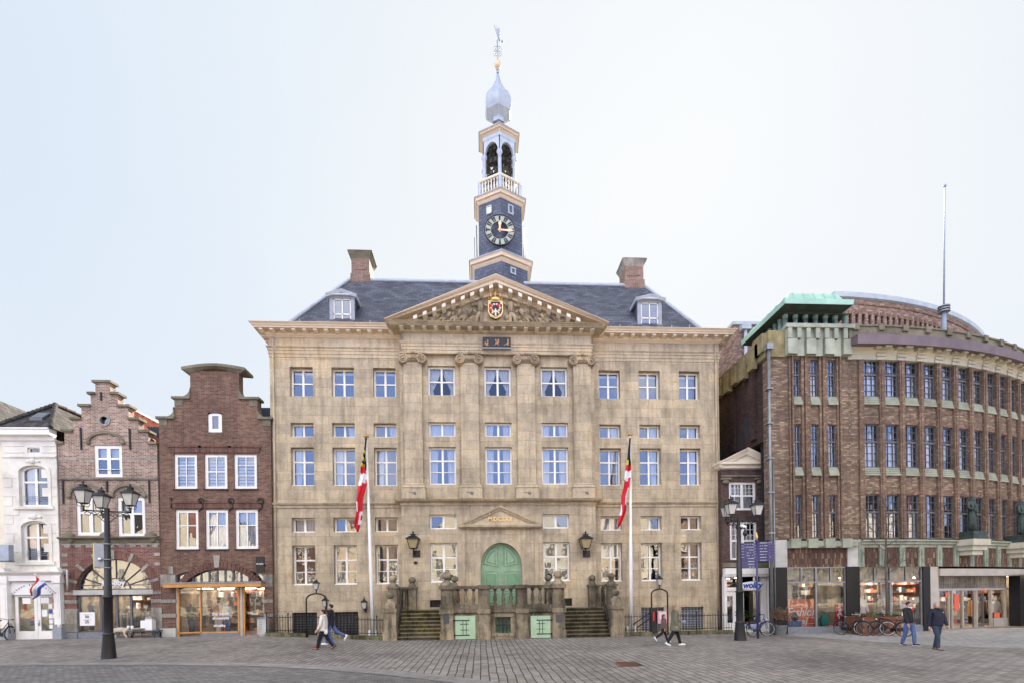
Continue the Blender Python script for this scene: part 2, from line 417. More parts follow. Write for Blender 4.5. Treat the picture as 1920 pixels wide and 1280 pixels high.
M['olive'] = plain('olive_coat', (.145,.15,.105), .9, 0, .2, 5)
M['leopard'] = plain('speckled_coat', (.22,.12,.10), .95, 0, .8, 28)
M['hairdark'] = plain('dark_hair', (.02,.016,.013), .7)
M['hairgrey'] = plain('grey_hair', (.33,.31,.28), .8, 0, .3, 20)
M['hairblond'] = plain('blond_hair', (.24,.17,.09), .75, 0, .3, 20)
M['hairred'] = plain('brown_hair', (.14,.06,.03), .75, 0, .3, 20)
M['shoewhite'] = plain('white_shoe', (.75,.75,.75), .6, 0, .05)
M['shoebrown'] = plain('brown_shoe', (.20,.10,.06), .7)
M['shoetan'] = plain('tan_shoe', (.24,.19,.145), .8)
M['shoered'] = plain('red_shoe', (.40,.04,.05), .7)
M['fur'] = plain('pale_fur', (.55,.47,.37), .95, 0, .3, 14)
M['bag'] = plain('pannier_grey_blue', (.25,.29,.42), .7)
M['paper'] = plain('white_paper', (.80,.80,.80), .7, 0, .03)
M['lamp'] = emit('shop_lamp', (1,.86,.70), 7.5)
M['lampcool'] = emit('shop_lamp_cool', (1,.87,.68), 4.0)
# ================================================================== generic window
PR = random.Random(77)
def lights(g, xa, xb, zs, yg, cols, amp=.0045):
    for i in range(cols):
        a, c = xa+(xb-xa)*i/cols, xa+(xb-xa)*(i+1)/cols
        for z0, z1 in zip(zs[:-1], zs[1:]):
            p, q = PR.uniform(-amp, amp), PR.uniform(-amp, amp); o = max(abs(p), abs(q))
            g.quad((a,yg-p-q,z0),(c,yg+p-q,z0),(c,yg+p+q,z1),(a,yg-p+q,z1))
def window(parent, xa, xb, za, zb, y, cols, rows, fm='frame', gm='glass', cas=.09, bar=.035, curtain=None, sill=None, name='window', lean=None, depth=.09, arch=0, mid=None):
    """framed window filling the opening xa..xb, za..zb; y = face of the frame. rows: list of fractions for cross bars"""
    b = MB(lean)
    if arch:
        b.ring((xa+xb)/2, zb-arch, (xb-xa)/2-cas, arch-cas*.8, (xb-xa)/2, arch, y, y+depth, 0, PI, 14)
        b.box(xa, xa+cas, y, y+depth, za, zb-arch); b.box(xb-cas, xb, y, y+depth, za, zb-arch); b.box(xa+cas, xb-cas, y+.002, y+depth, za, za+cas)
    else:
        b.box(xa, xa+cas, y, y+depth, za, zb); b.box(xb-cas, xb, y, y+depth, za, zb)
        b.box(xa+cas, xb-cas, y+.002, y+depth, za, za+cas); b.box(xa+cas, xb-cas, y+.002, y+depth, zb-cas, zb)
    for i in range(1, cols):
        x = xa+cas+(xb-xa-2*cas)*i/cols; w = (mid or bar*1.5) if (cols == 2) else bar
        b.box(x-w, x+w, y+.004, y+depth-.01, za+cas, zb-cas)
    for fr, w in rows:
        z = za+cas+(zb-za-2*cas)*fr
        b.box(xa+cas, xb-cas, y+.008, y+depth-.012, z-w, z+w)
    f = b.build(name, M[fm], parent)
    g = MB(lean); yg = y+depth*.6
    if arch:
        c = (xa+xb)/2; n = 12
        pts = [(xa+cas*.5, za+cas*.5), (xb-cas*.5, za+cas*.5)]+[(c+((xb-xa)/2-cas*.5)*math.cos(PI*i/n), zb-arch+(arch-cas*.5)*math.sin(PI*i/n)) for i in range(n+1)]
        g.add([(p, yg, q) for p, q in pts], [tuple(range(len(pts)))])
    else: lights(g, xa+cas*.5, xb-cas*.5, [za+cas*.5]+sorted(za+cas+(zb-za-2*cas)*fr for fr, w in rows)+[zb-cas*.5], yg, cols)
    g.build('pane', M[gm], f)
    if curtain: curtains(f, xa+cas, xb-cas, za+cas, zb-cas*.6, y+depth+.10, curtain, lean)
    if sill: MB(lean).box(xa-.05, xb+.05, y-.14, y+.02, za-.09, za-.002).build('sill', M[sill], f)
    return f
def curtains(f, xa, xb, za, zb, y, kind, lean=None, mat='curtain'):
    b = MB(lean)
    w = xb-xa
    def drape(x0t, x1t, x0b, x1b, z0, z1, n=14, k=6):
        vs = []
        for j in range(k+1):
            t = j/k; a = x0t+(x0b-x0t)*t**1.3; c = x1t+(x1b-x1t)*t**1.3
            for i in range(n+1):
                u = i/n; vs.append((a+(c-a)*u, y+.035*math.sin(u*n*1.55+j*.13)+.01*random.random(), z1+(z0-z1)*t))
        b.add(vs, [(j*(n+1)+i+1, j*(n+1)+i, (j+1)*(n+1)+i, (j+1)*(n+1)+i+1) for j in range(k) for i in range(n)], True)
    if kind == 'tied':
        zc = za+(zb-za)*.22
        drape(xa, xa+w*.47, xa, xa+w*.13, zc, zb); drape(xa, xa+w*.13, xa, xa+w*.18, za, zc)
        drape(xb-w*.47, xb, xb-w*.13, xb, zc, zb); drape(xb-w*.13, xb, xb-w*.18, xb, za, zc)
    elif kind == 'full': drape(xa, xb, xa, xb, za, zb, 26)
    elif kind == 'sides': drape(xa, xa+w*.3, xa, xa+w*.26, za, zb); drape(xb-w*.3, xb, xb-w*.26, xb, za, zb)
    elif kind == 'right': drape(xb-w*.36, xb, xb-w*.3, xb, za, zb)
    elif kind == 'left': drape(xa, xa+w*.36, xa, xa+w*.3, za, zb)
    elif kind == 'lower': drape(xa, xa+w*.42, xa, xa+w*.4, za, zb); drape(xb-w*.34, xb, xb-w*.3, xb, za, za+(zb-za)*.7)
    elif kind == 'blind': b.box(xa, xb, y, y+.01, zb-(zb-za)*.12, zb)
    elif kind == 'blindlong': b.box(xa, xb, y, y+.01, zb-(zb-za)*.45, zb)
    elif kind == 'slats':
        n = 9
        for i in range(n):
            z = zb-(zb-za)*(i+.5)/n; b.box(xa, xb, y, y+.012, z-(zb-za)/n*.40, z+(zb-za)/n*.40)
    b.build('blind' if kind in ('blind', 'blindlong', 'slats') else 'curtain', M[mat], f)
# ================================================================== TOWN HALL
YW, YC, REC = 29.2, 28.75, .33
TH = thing('town_hall', 'large sandstone town hall with pediment, slate hip roof and slim clock tower', 'town hall', (0, YW, 0))
TH_M = TH
class _P:      # every part is built in world metres, then parented with the inverse offset
    pass
def under(o, parent):
    o.parent = parent; o.matrix_parent_inverse = Matrix.Translation(-Vector(parent.location)); return o
TH.location = (0,0,0)
XL, XR = X(508, 870, YW), X(1349.5, 870, YW)
rowsW = {'a':((566,692,747.5),(1290,699.6,751.4)),'b':((567,795,822.2),(1292,799.5,823.8)),'c':((568,840.3,912.3),(1293,843.3,911)),
         'd':((571,971,998.8),(1295,968,994)),'e':((573,1022,1095.6),(1296,1017.8,1088.6))}
ZR = {}
for k, (l, r) in rowsW.items():
    y = YW+REC
    ZR[k] = ((Z(l[0],l[2],y)+Z(r[0],r[2],y))/2, (Z(l[0],l[1],y)+Z(r[0],r[1],y))/2)
colW = [((542.2,585.8),(549,592)),((620.5,664),(627.1,668.8)),((698.6,742),(704.5,746.7)),((1121.8,1162.5),(1127.9,1167.4)),((1196.8,1237.4),(1202.9,1241.7)),((1272,1311.5),(1278.4,1316.7))]
CW = [tuple((X(a[i],720,YW)+X(e[i],1050,YW))/2 for i in (0,1)) for a, e in colW]
colC = [[(803.5,853.1),(806.3,856.3),(805.5,856.8)],[(907.4,957.6),(911,959.7)],[(1011.6,1061.3),(1014.6,1063),(1020.6,1070.6)]]
CC = [tuple(sum(X(p[i],q,YC+.2) for p, q in zip(c,(718,875,1050)))/len(c) for i in (0,1)) for c in colC]
CL, CR = X(752, 900, YC), X(1116, 900, YC)
ZC = {'a':(Z(930,745.9,YC+REC),Z(930,691,YC+REC)),'b':(Z(930,821.1,YC+REC),Z(930,794.8,YC+REC)),'c':(Z(930,909.7,YC+REC),Z(930,840.4,YC+REC)),
      'd':(Z(935,991.8,YC+REC),Z(935,965,YC+REC)),'e':(Z(935,1090,YC+REC),Z(935,1017,YC+REC))}
ZSTR0, ZSTR1 = Z(700,950,YW), Z(700,942.5,YW)              # string course on the wings
ZCST0, ZCST1 = Z(930,945,YC), Z(930,936,YC)
ZTOP = Z(930,622,YW)                                     # wall head under the cornice
EAVE = Z(640,603.5,28.4)
def hole(c, z, cas=.0): return (c[0], c[1], z[0], z[1])
# wings: wall with openings, 0.6 m thick
for c0, c1, cols in ((XL, CL+.02, CW[:3]), (CR-.02, XR, CW[3:])):
    hs = [hole(c, ZR[k]) for c in cols for k in 'abcde']
    hs += [(c[0]-.05, c[1]+.05, .12, 1.42) for c in (cols[:2] if c0 == XL else cols[1:])]     # cellar openings in the light well
    b = MB(); b.wall(c0, c1, -.3, ZTOP, hs, YW, YW+.6)
    b.build('wall', M['sand'], TH)
    for c in (cols[:2] if c0 == XL else cols[1:]):
        g = MB(); g.box(c[0]-.05, c[1]+.05, YW+.3, YW+.34, .12, 1.42); o = g.build('cellar_window', M['winframe'], TH)
        s = MB()
        for i in range(7):
            x = c[0]+.05+(c[1]-c[0]-.1)*i/6; s.box(x-.02, x+.02, YW+.2, YW+.24, .12, 1.42)
        for j in range(9): s.box(c[0]-.04, c[1]+.04, YW+.25, YW+.27, .2+j*.14, .25+j*.14)
        s.build('grille', M['greyblue'] if c0 != XL else M['iron'], o)
# central block
DX = (X(901,1075,YC), X(979,1075,YC)); DZ0 = 1.50; DZS = Z(940,1062,YC); DZT = Z(940,1016.5,YC)
hs = [hole(c, ZC[k]) for c in CC for k in 'abc']+[hole(c, ZC[k]) for c in (CC[0], CC[2]) for k in 'de']+[(DX[0], DX[1], DZ0, DZT)]
hs += [(X(806,1132,YC), X(828,1132,YC), Z(817,1137.5,YC), Z(817,1124,YC)), (X(1056,1132,YC), X(1073,1132,YC), Z(1064,1135,YC), Z(1064,1121,YC))]
b = MB(); b.wall(CL, CR, -.3, ZTOP, hs, YC, YC+.6); b.spandrel(DX[0], DX[1], DZS, DZT, YC, YC+.45, 20)
b.build('wall', M['sand'], TH)
b = MB()
for h in hs[-2:]:
    b.box(h[0], h[1], YC+.3, YC+.33, h[2], h[3])
    for i in range(6):
        x = h[0]+(h[1]-h[0])*(i+.5)/6; b.box(x-.015, x+.015, YC+.12, YC+.15, h[2], h[3])
b.build('cellar_grille', M['black'], TH)
b = MB(); b.box(XL, XR, YW+1.9, YW+1.95, .0, ZTOP)          # back of the front rooms and floors between storeys
for z in (ZR['e'][0]-.5, ZR['d'][1]+.35, ZR['b'][1]+.5, ZR['a'][1]+.4, -.25): b.box(XL+.05, XR-.05, YW+.6, YW+1.9, z, z+.06)
for x in [XL+.05, CL, CR, XR-.1]: b.box(x, x+.05, YW+.6, YW+1.9, 0, ZTOP)
b.build('room_wall', M['innerb'], TH)
b = MB(); b.box(XL, XL+.5, YW+.62, 43, -.3, ZTOP); b.box(XR-.5, XR, YW+.62, 43, -.3, ZTOP); b.box(XL, XR, 42.5, 43.01, -.3, ZTOP); b.build('side_wall', M['sand'], TH)
# windows
kinds = {'a':'blind', 'b':None, 'c':None, 'd':None, 'e':None}
for i, c in enumerate(CW):
    for k in 'abcde':
        rows = {'a':[(.5,.035)], 'b':[], 'c':[(.66,.04),(.33,.018)], 'd':[], 'e':[(.64,.04),(.32,.018)]}[k]
        cur = {'a':'blind','b':['left','right','right','right','right','right'][i],'c':['left','left','left','right','right','right'][i],'d':'full' if i in (0,3) else None,'e':'blindlong' if i == 3 else None}[k]
        w = window(TH, c[0], c[1], ZR[k][0], ZR[k][1], YW+REC, 2, rows, curtain=cur)
        MB().box(c[0]-.0, c[1]+.0, YW+REC-.22, YW+REC+.05, ZR[k][0]-.0, ZR[k][0]+.05).build('sill', M['frame'], w)
for i, c in enumerate(CC):
    for k in 'abcde':
        if i == 1 and k in 'de': continue
        rows = {'a':[(.5,.035)], 'b':[], 'c':[(.66,.04),(.33,.018)], 'd':[], 'e':[(.64,.04),(.32,.018)]}[k]
        cur = {'a':'tied','b':['full','sides','sides'][i],'c':'sides','d':None,'e':None}[k]
        w = window(TH, c[0], c[1], ZC[k][0], ZC[k][1], YC+REC-.12, 2, rows, curtain=cur, gm='glassclear' if k == 'a' else 'glass')
        if k in 'e': MB().box(c[0], c[1], YC+.02, YC+REC-.08, ZC[k][0], ZC[k][0]+.05).build('sill', M['frame'], w)
# green double door
def door_half(s):
    b = MB(); n = 10; cx = (DX[0]+DX[1])/2; rx = (DX[1]-DX[0])/2; rz = DZT-DZS; yd = YC+.30
    pts = [(cx, DZ0), (cx+s*rx, DZ0)]+[(cx+s*rx*math.cos(PI/2*i/n), DZS+rz*math.sin(PI/2*i/n)) for i in range(n+1)]
    if s < 0: pts = pts[::-1]
    b.prism(pts, yd, yd+.08)
    g = MB()
    def panel(x0, x1, z0, z1):
        for k, (i0, e) in enumerate(((0,.03),(.14,.045))):
            a, c, d, f = x0+i0, x1-i0, z0+i0, z1-i0
            if s < 0: a, c = min(a,c), max(a,c)
            t = .022
            g.box(a, c, yd-e, yd+.01, d, d+t); g.box(a, c, yd-e, yd+.01, f-t, f); g.box(a, a+t, yd-e, yd+.01, d+t, f-t); g.box(c-t, c, yd-e, yd+.01, d+t, f-t)
        g.box(x0+.165, x1-.165, yd-.03, yd+.01, z0+.165, z1-.165)
    x0, x1 = sorted((cx+s*.17, cx+s*(rx-.16)))
    panel(x0, x1, DZS-1.30, DZS-.22); panel(x0, x1, DZ0+.15, DZS-1.42)
    for k, (i0, e) in enumerate(((0,.03),(.15,.04))):            # quarter-round panel
        r1 = rx-.16-i0; r2 = rz-.14-i0; t = .022; z0 = DZS+.02+i0; xi = cx+s*(.17+i0)
        pr = [(cx+s*r1*math.cos(PI/2*j/10), DZS+r2*math.sin(PI/2*j/10)) for j in range(11)]
        pr = [p for p in pr if (p[0]-xi)*s > 0 and p[1] > z0]
        pth = [(xi, yd-.01, z0)]+[(p[0], yd-.01, p[1]) for p in pr]+[(xi, yd-.01, pr[-1][1])]
        g.tube(pth, .016, 4, closed=True)
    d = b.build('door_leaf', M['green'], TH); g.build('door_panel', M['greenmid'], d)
    m = MB(); m.box(cx+s*.01, cx+s*.09, yd-.035, yd, DZ0, DZT-.02) if s > 0 else m.box(cx-.0, cx-.05, yd-.03, yd, DZ0, DZT-.03)
    m.build('astragal', M['green'], d)
door_half(-1); door_half(1)
# door surround with pediment and date
b = MB()
PX0, PX1, PZ0 = X(860,985,YC-.3), X(1018,985,YC-.3), Z(938,983,YC-.3); PA = (X(938,948,YC-.3), Z(938,946.5,YC-.3))
b.box(X(866,1080,YC), X(871+2,1080,YC), YC-.06, YC, 1.5, PZ0-.1); b.box(X(1003,1080,YC), X(1010,1080,YC), YC-.06, YC, 1.5, PZ0-.1)
b.molding([(PX0, YC), (PX0, YC-.3), (PX1, YC-.3), (PX1, YC)], [(-.16,PZ0-.18),(-.10,PZ0-.14),(0,PZ0-.10),(0.02,PZ0),(-.02,PZ0+.04),(-.3,PZ0+.06)], PLAN)
mp = lambda a, b_, w: (a, YC-w, b_)
b.molding([(PX1, PZ0+.02), PA, (PX0, PZ0+.02)], [(-.20,0),(-.20,.22),(-.12,.22),(-.10,.30),(-.02,.34),(0,.34),(0,0)], mp)
b.prism([(PX0+.1, PZ0+.02), (PX1-.1, PZ0+.02), (PA[0], PA[1]-.12)], YC-.14, YC)
b.prism([(X(872,1000,YC), DZS), (X(872,1000,YC)+.01, DZS)], YC-.05, YC) if 0 else None
dp = b.build('door_pediment', M['sandtrim'], TH)
cx = (DX[0]+DX[1])/2
g = MB(); g.ring(cx, DZS, (DX[1]-DX[0])/2, DZT-DZS, (DX[1]-DX[0])/2+.45, DZT-DZS+.45, YC-.035, YC, 0, PI, 24)
g.box(DX[0]-.45, DX[0], YC-.035, YC, 1.5, DZS); g.box(DX[1], DX[1]+.45, YC-.035, YC, 1.5, DZS); g.build('door_surround', M['sandtrim'], TH)
text('lettering', 'M.DC.LXX', .30, (PA[0], YC-.15, Z(938,972.5,YC-.15)), M['gold'], dp, ext=.02, sx=.95, bold=.004)
# string courses
for pth, z0, z1 in (([(CL-.0, YW),(XL-.05, YW)][::-1], ZSTR0, ZSTR1), ([(CR, YW),(XR+.05, YW)], ZSTR0, ZSTR1), ([(CL, YW),(CL, YC),(CR, YC),(CR, YW)], ZCST0, ZCST1)):
    h = z1-z0; b = MB(); b.molding(pth, [(0,z0-.05),(.05,z0-.03),(.06,z0+h*.4),((.32 if len(pth) == 4 else .14),z0+h*.65),((.40 if len(pth) == 4 else .18),z1),(0,z1+(.02 if len(pth) == 4 else .06))], PLAN); b.build('string_course', M['sandtrim'], TH)
# pilasters
ZCAP0, ZCAP1 = Z(930,683.5,YC-.2), Z(930,663,YC-.2)
ZB0, ZB1, ZB2 = ZCST1+.02, Z(930,915.5,YC-.25), Z(930,906,YC-.25)
PIL = []
for a, c in ((755.8,790.2),(862.5,896.3),(968.8,1002),(1074.3,1107.2)):
    yb = YC-.22; x0 = (X(a,750,yb)+X(a+4.5,870,yb))/2; x1 = (X(c,750,yb)+X(c+4,870,yb))/2; PIL.append((x0,x1))
    b = MB(); b.box(x0, x1, yb, YC, ZB2, ZCAP0+.1); p = b.build('pilaster', M['sand'], TH)
    b = MB(); pth = [(x0, YC),(x0, yb),(x1, yb),(x1, YC)]
    b.molding(pth, [(.13,ZB0),(.13,ZB1),(.10,ZB1+.02),(.14,ZB1+.08),(.09,ZB1+.15),(.05,ZB1+.2),(.06,ZB2-.03),(0,ZB2+.04)], PLAN); b.build('pilaster_base', M['sandtrim'], p)
    b = MB(); cxp = (x0+x1)/2; w = (x1-x0)/2; zc = (ZCAP0+ZCAP1)/2
    b.molding(pth, [(0,ZCAP0+.12),(.10,ZCAP0+.2),(.10,ZCAP1-.1),(.17,ZCAP1-.08),(.17,ZCAP1)], PLAN)
    for s in (-1,1):                                                # ionic scrolls
        vx = cxp+s*(w+.02); vz = zc-.05; sp = []
        for i in range(26):
            t = i/25*4.6*PI; r = .27*(1-i/25*.82); sp.append((vx-s*math.sin(t)*r*.92, yb-.15, vz+math.cos(t)*r))
        b.tube(sp, [.052-.0012*i for i in range(26)], 6)
        b.cyl((vx, YC-.02, vz), (vx, yb-.13, vz), .27, .25, 16); b.ball((vx, yb-.16, vz), .06)
    for i in range(5):
        xx = cxp+(i-2)*w*.26; b.ball((xx, yb-.12, zc+.02), .075, .06, .11, 8, 5)
    b.ball((cxp, yb-.2, ZCAP1-.04), .09, .06, .08); b.build('capital', M['relief'], p)
# entablature
ZA0, ZA1, ZF1 = Z(640,670,YW), Z(640,651,YW), Z(640,635,YW)
ZCR = EAVE
def entab(pth, name, o=0, mat='sandtrim'):
    b = MB(); h = ZA1-ZA0
    b.molding(pth, [(0,ZA0-.02),(.03,ZA0),(.03,ZA0+h*.3),(.06,ZA0+h*.32),(.06,ZA0+h*.62),(.09,ZA0+h*.64),(.09,ZA0+h*.8),(.15,ZA0+h*.95),(.15,ZA1),(.02,ZA1+.02),(.02,ZF1)], PLAN)
    return b.build(name, M[mat], TH)
IN = .02
entab([(XL, 32),(XL, YW),(CL, YW)], 'entablature'); entab([(CR, YW),(XR, YW),(XR, 32)], 'entablature')
pc0, pc1 = PIL[0][0]-.02, PIL[3][1]+.02
yb = YC-.22
entab([(pc0, YC+.5),(pc0, yb),(pc1, yb),(pc1, YC+.5)], 'entablature')
b = MB(); b.box(pc0, pc1, yb+.001, YC-.001, ZA0-.015, ZTOP+.3); b.build('frieze', M['sand'], TH)
def cornice(pth, ztop, seglist, zf, over=.78, mat='cream', pm='cream'):
    b = MB(); H_ = ztop-zf
    b.molding(pth, [(0,zf),(.05,zf+.02),(.09,zf+H_*.12),(.16,zf+H_*.2),(.16,zf+H_*.42)], PLAN, ends=False)
    b.molding(pth, [(.14,zf+H_*.52),(over-.18,zf+H_*.53),(over-.17,zf+H_*.68),(over-.12,zf+H_*.70),(over-.10,zf+H_*.8),(over,zf+H_*.97),(over,ztop),(0,ztop+.05)], PLAN)
    b.molding(pth, [(.15,zf+H_*.40),(.17,zf+H_*.52)], PLAN, ends=False)
    c = b.build('cornice', M[mat], TH)
    d = MB()
    for (p, q, n) in seglist:
        p = Vector(p); q = Vector(q); dr = (q-p).normalized(); nm = Vector((dr.y,-dr.x))
        for i in range(n):
            o = p+(q-p)*((i+.5)/n)
            a = o-dr*.1; e = o+dr*.1
            za_, zb_ = zf+H_*.27, zf+H_*.525
            P = lambda v, out, z: (v.x+nm.x*out, v.y+nm.y*out, z)
            vs = [P(a,.14,za_),P(e,.14,za_),P(e,.40,za_+.02),P(a,.40,za_+.02),P(a,over-.26,za_+H_*.10),P(e,over-.26,za_+H_*.10),P(a,.14,zb_),P(e,.14,zb_),P(e,over-.26,zb_),P(a,over-.26,zb_)]
            d = MB(); d.add(vs, [(0,1,2,3),(3,2,5,4),(4,5,8,9),(0,3,4,9,6),(1,7,8,5,2)]); d.build('modillion', M['creamlite'], c)
    return c
cornice([(XL, 40),(XL, YW),(CL, YW)], EAVE, [((XL,34),(XL,YW),8),((XL-.55,YW),(CL-.15,YW),13)], ZF1)
cornice([(CR, YW),(XR, YW),(XR, 40)], EAVE, [((CR+.15,YW),(XR+.55,YW),13),((XR,YW),(XR,34),8)], ZF1)
ZPC = Z(930,602.5,yb-.8)
cornice([(pc0, YW-.02),(pc0, yb),(pc1, yb),(pc1, YW-.02)], ZPC, [((pc0-.3,yb),(pc1+.3,yb),18),], ZF1+.0, mat='sandtrim')
# big pediment
APX, APZ = X(929.5,516,yb-.8), Z(929.5,515.5,yb-.8)
TL, TR = (pc0-.80, ZPC+.0), (pc1+.80, ZPC+.0)
mp = lambda a, b_, w: (a, yb+.1-w, b_)
b = MB()
b.molding([TR, (APX, APZ), TL], [(-.62,0),(-.62,.3),(-.52,.34),(-.50,.26),(-.30,.26),(-.30,.80),(-.18,.82),(-.14,.90),(-.02,1.02),(0,1.02),(0.02,0)], mp)
for v in b.v: v.z = max(v.z, ZPC-.02)
pd = b.build('pediment', M['cream'], TH)
d = MB(); sl = math.hypot(APX-TL[0], APZ-TL[1])
for (p, q) in ((TL, (APX,APZ)), (TR, (APX,APZ))):
    P0 = Vector((p[0],p[1])); Q = Vector((q[0],q[1])); dr = (Q-P0).normalized(); nm = Vector((-dr.y, dr.x)) if dr.x > 0 else Vector((dr.y, -dr.x))
    n = 11
    for i in range(n):
        o = P0+(Q-P0)*((i+1.1)/(n+.6)); 
        if o.y-.55 < ZPC: continue
        x0, x1 = o.x-.1, o.x+.1; t = dr.y/dr.x
        for_z = lambda xx, off: o.y+(xx-o.x)*t-off/abs(math.cos(math.atan(t)))
        d = MB(); d.add([(x0,yb-.66,for_z(x0,.46)),(x1,yb-.66,for_z(x1,.46)),(x1,yb-.66,for_z(x1,.295)),(x0,yb-.66,for_z(x0,.295)),
               (x0,yb-.15,for_z(x0,.52)),(x1,yb-.15,for_z(x1,.52)),(x1,yb-.15,for_z(x1,.295)),(x0,yb-.15,for_z(x0,.295))],
              [(0,1,2,3),(0,4,5,1),(0,3,7,4),(1,5,6,2)]); d.build('modillion', M['creamlite'], pd)
b = MB(); b.prism([(TL[0]+.5, ZPC+.03), (TR[0]-.5, ZPC+.03), (APX, APZ-.3)], yb-.02, yb+.6); b.build('tympanum', M['sand'], pd)
# carved figures in the tympanum: standing supporters, seated and reclining figures
b = MB(); yt = yb-.12; z0 = ZPC+.10
def fig(x, lean_, h, s):
    b = MB()
    """one carved figure as a chain of tapered limbs"""
    r = h*.085
    hip = Vector((x, yt, z0+h*.45)); ch = hip+Vector((s*lean_*h*.34, -.04, h*.34*math.sqrt(max(.05,1-lean_**2)))); hd = ch+Vector((s*lean_*h*.14, -.04, h*.17))
    b.tube([hip, (hip+ch)/2, ch], [r*1.2, r*1.35, r*1.3], 7); b.ball(hd, r*.95, r*.9, r*1.1, 8, 6)
    kn = hip+Vector((-s*(.10+lean_*.5)*h, -.08, -h*.20*(1-lean_*.6))); b.tube([hip, kn, Vector((kn.x-s*lean_*.25*h, yt, z0+.03))], [r*1.05, r*.8, r*.5], 6)
    kn = hip+Vector((s*.06*h-s*lean_*.5*h, -.05, -h*.22)); b.tube([hip, kn, Vector((kn.x-s*lean_*.2*h, yt, z0+.03))], [r*1.05, r*.8, r*.5], 6)
    for q in (-1,1):
        el = ch+Vector((q*h*.15, -.06, -h*.12)); b.tube([ch+Vector((q*r,0,0)), el, el+Vector((q*h*.08, -.05, random.uniform(-.1,.12)*h))], [r*.6, r*.5, r*.4], 6)
    for j in range(3): b.ball((x+random.uniform(-.2,.2)*h, yt+.05, z0+random.uniform(.05,.35)*h), h*.12, .1, h*.1, 8, 5)
    b.build('carved_figure', M['relief'], pd)
half = (TR[0]-TL[0])/2
for s in (-1,1):
    for dx, ln, h in ((.82,.05,1.55),(1.5,.5,1.15),(2.05,.4,1.05),(2.6,.6,.9),(3.2,.75,.8),(3.75,.8,.62),(4.25,.9,.45)):
        if dx < half-.9: fig(APX+s*dx, ln, h, -s)
    for i in range(75):
        dx = random.uniform(.9, half*.82); hh = (half*.88-dx)/half*1.25
        b.ball((APX+s*dx, yb-.04, z0+random.uniform(.05, max(.08, hh*.75))), random.uniform(.08,.2), .10, random.uniform(.06,.17), 8, 5)
b.build('carved_relief', M['relief'], pd)
# painted arms with crown
sx_, sz0, sz1 = X(929,580,yb-.2), Z(929,599,yb-.2), Z(929,567,yb-.2); w = .37; ys = yb-.28
b = MB(); b.prism([(sx_-w, sz1),(sx_-w, sz0+.35),(sx_-w*.7, sz0+.12),(sx_, sz0),(sx_+w*.7, sz0+.12),(sx_+w, sz0+.35),(sx_+w, sz1)], ys, ys+.2)
sh = b.build('shield', M['black'], TH)
b = MB()
b.tube([(sx_, ys-.02, sz0+.06),(sx_, ys-.02, sz0+.5)], [.07,.04], 6)
for i in range(10):
    a = i/10*2*PI; b.ball((sx_+.24*math.cos(a), ys-.02, sz0+.55+.2*math.sin(a)), .07, .03, .06, 6, 4)
for s in (-1,1): b.ball((sx_+s*.3, ys-.02, sz1-.1), .08, .03, .07, 6, 4); b.tube([(sx_+s*.1, ys-.02, sz0+.1),(sx_+s*.28, ys-.02, sz0+.22)], .03, 5)
b.build('shield_tree', M['creamlite'], sh)
b = MB()
for s, q in ((-1,.66),(1,.66),(-1,.42)): b.ball((sx_+s*.2-.06, ys-.03, sz0+q), .1, .03, .1, 6, 4)
b.build('shield_lion', M['red'], sh)
b = MB(); b.tube([(sx_-w,ys-.01,sz1),(sx_-w,ys-.01,sz0+.35),(sx_-w*.7,ys-.01,sz0+.12),(sx_,ys-.01,sz0),(sx_+w*.7,ys-.01,sz0+.12),(sx_+w,ys-.01,sz0+.35),(sx_+w,ys-.01,sz1)], .045, 6, closed=True)
for s in (-1,1): b.ball((sx_+s*.16, ys-.02, sz0+.3), .07, .03, .08, 6, 4)
b.build('shield_border', M['gold'], sh)
b = MB(); cz = sz1+.03
b.lathe([(.28,0),(.31,.06),(.29,.12)], (sx_, ys+.12, cz), 12)
for i in range(8):
    a = i/8*2*PI; p = [(sx_+.3*math.cos(a)*k, ys+.12+.3*math.sin(a)*k*.8, cz+z) for k, z in ((1,.1),(1.25,.28),(.9,.44),(.1,.48))]; b.tube(p, .035, 5); b.ball((p[1][0], p[1][1], p[1][2]+.03), .055)
b.ball((sx_, ys+.12, cz+.55), .08); b.tube([(sx_, ys+.12, cz+.5),(sx_, ys+.12, cz+.74)], .025, 5); b.build('crown', M['gold'], sh)
# black painted plaque
px0, px1, pz0, pz1 = X(905,641,yb-.24), X(957.5,641,yb-.24), Z(930,651,yb-.24), Z(930,632,yb-.24)
b = MB(); b.box(px0, px1, yb-.24, yb, pz0, pz1); pl = b.build('plaque', M['black'], TH)
b = MB(); b.box(px0-.02, px1+.02, yb-.27, yb, pz0-.05, pz0-.002); b.build('plaque_ledge', M['greyblue'], pl)
b = MB()
for fx in (.14,.5,.86):
    x = px0+(px1-px0)*fx
    for j in range(6): b.ball((x+random.uniform(-.1,.1), yb-.245, pz0+.12+random.uniform(0,.28)), .05, .02, .06, 6, 4)
    b.tube([(x-.15, yb-.25, pz0+.1),(x, yb-.25, pz0+.2),(x+.12, yb-.25, pz0+.1)], .03, 5)
b.build('plaque_figure', plain('plaque_copper', (.5,.26,.12), .5, .3), pl)
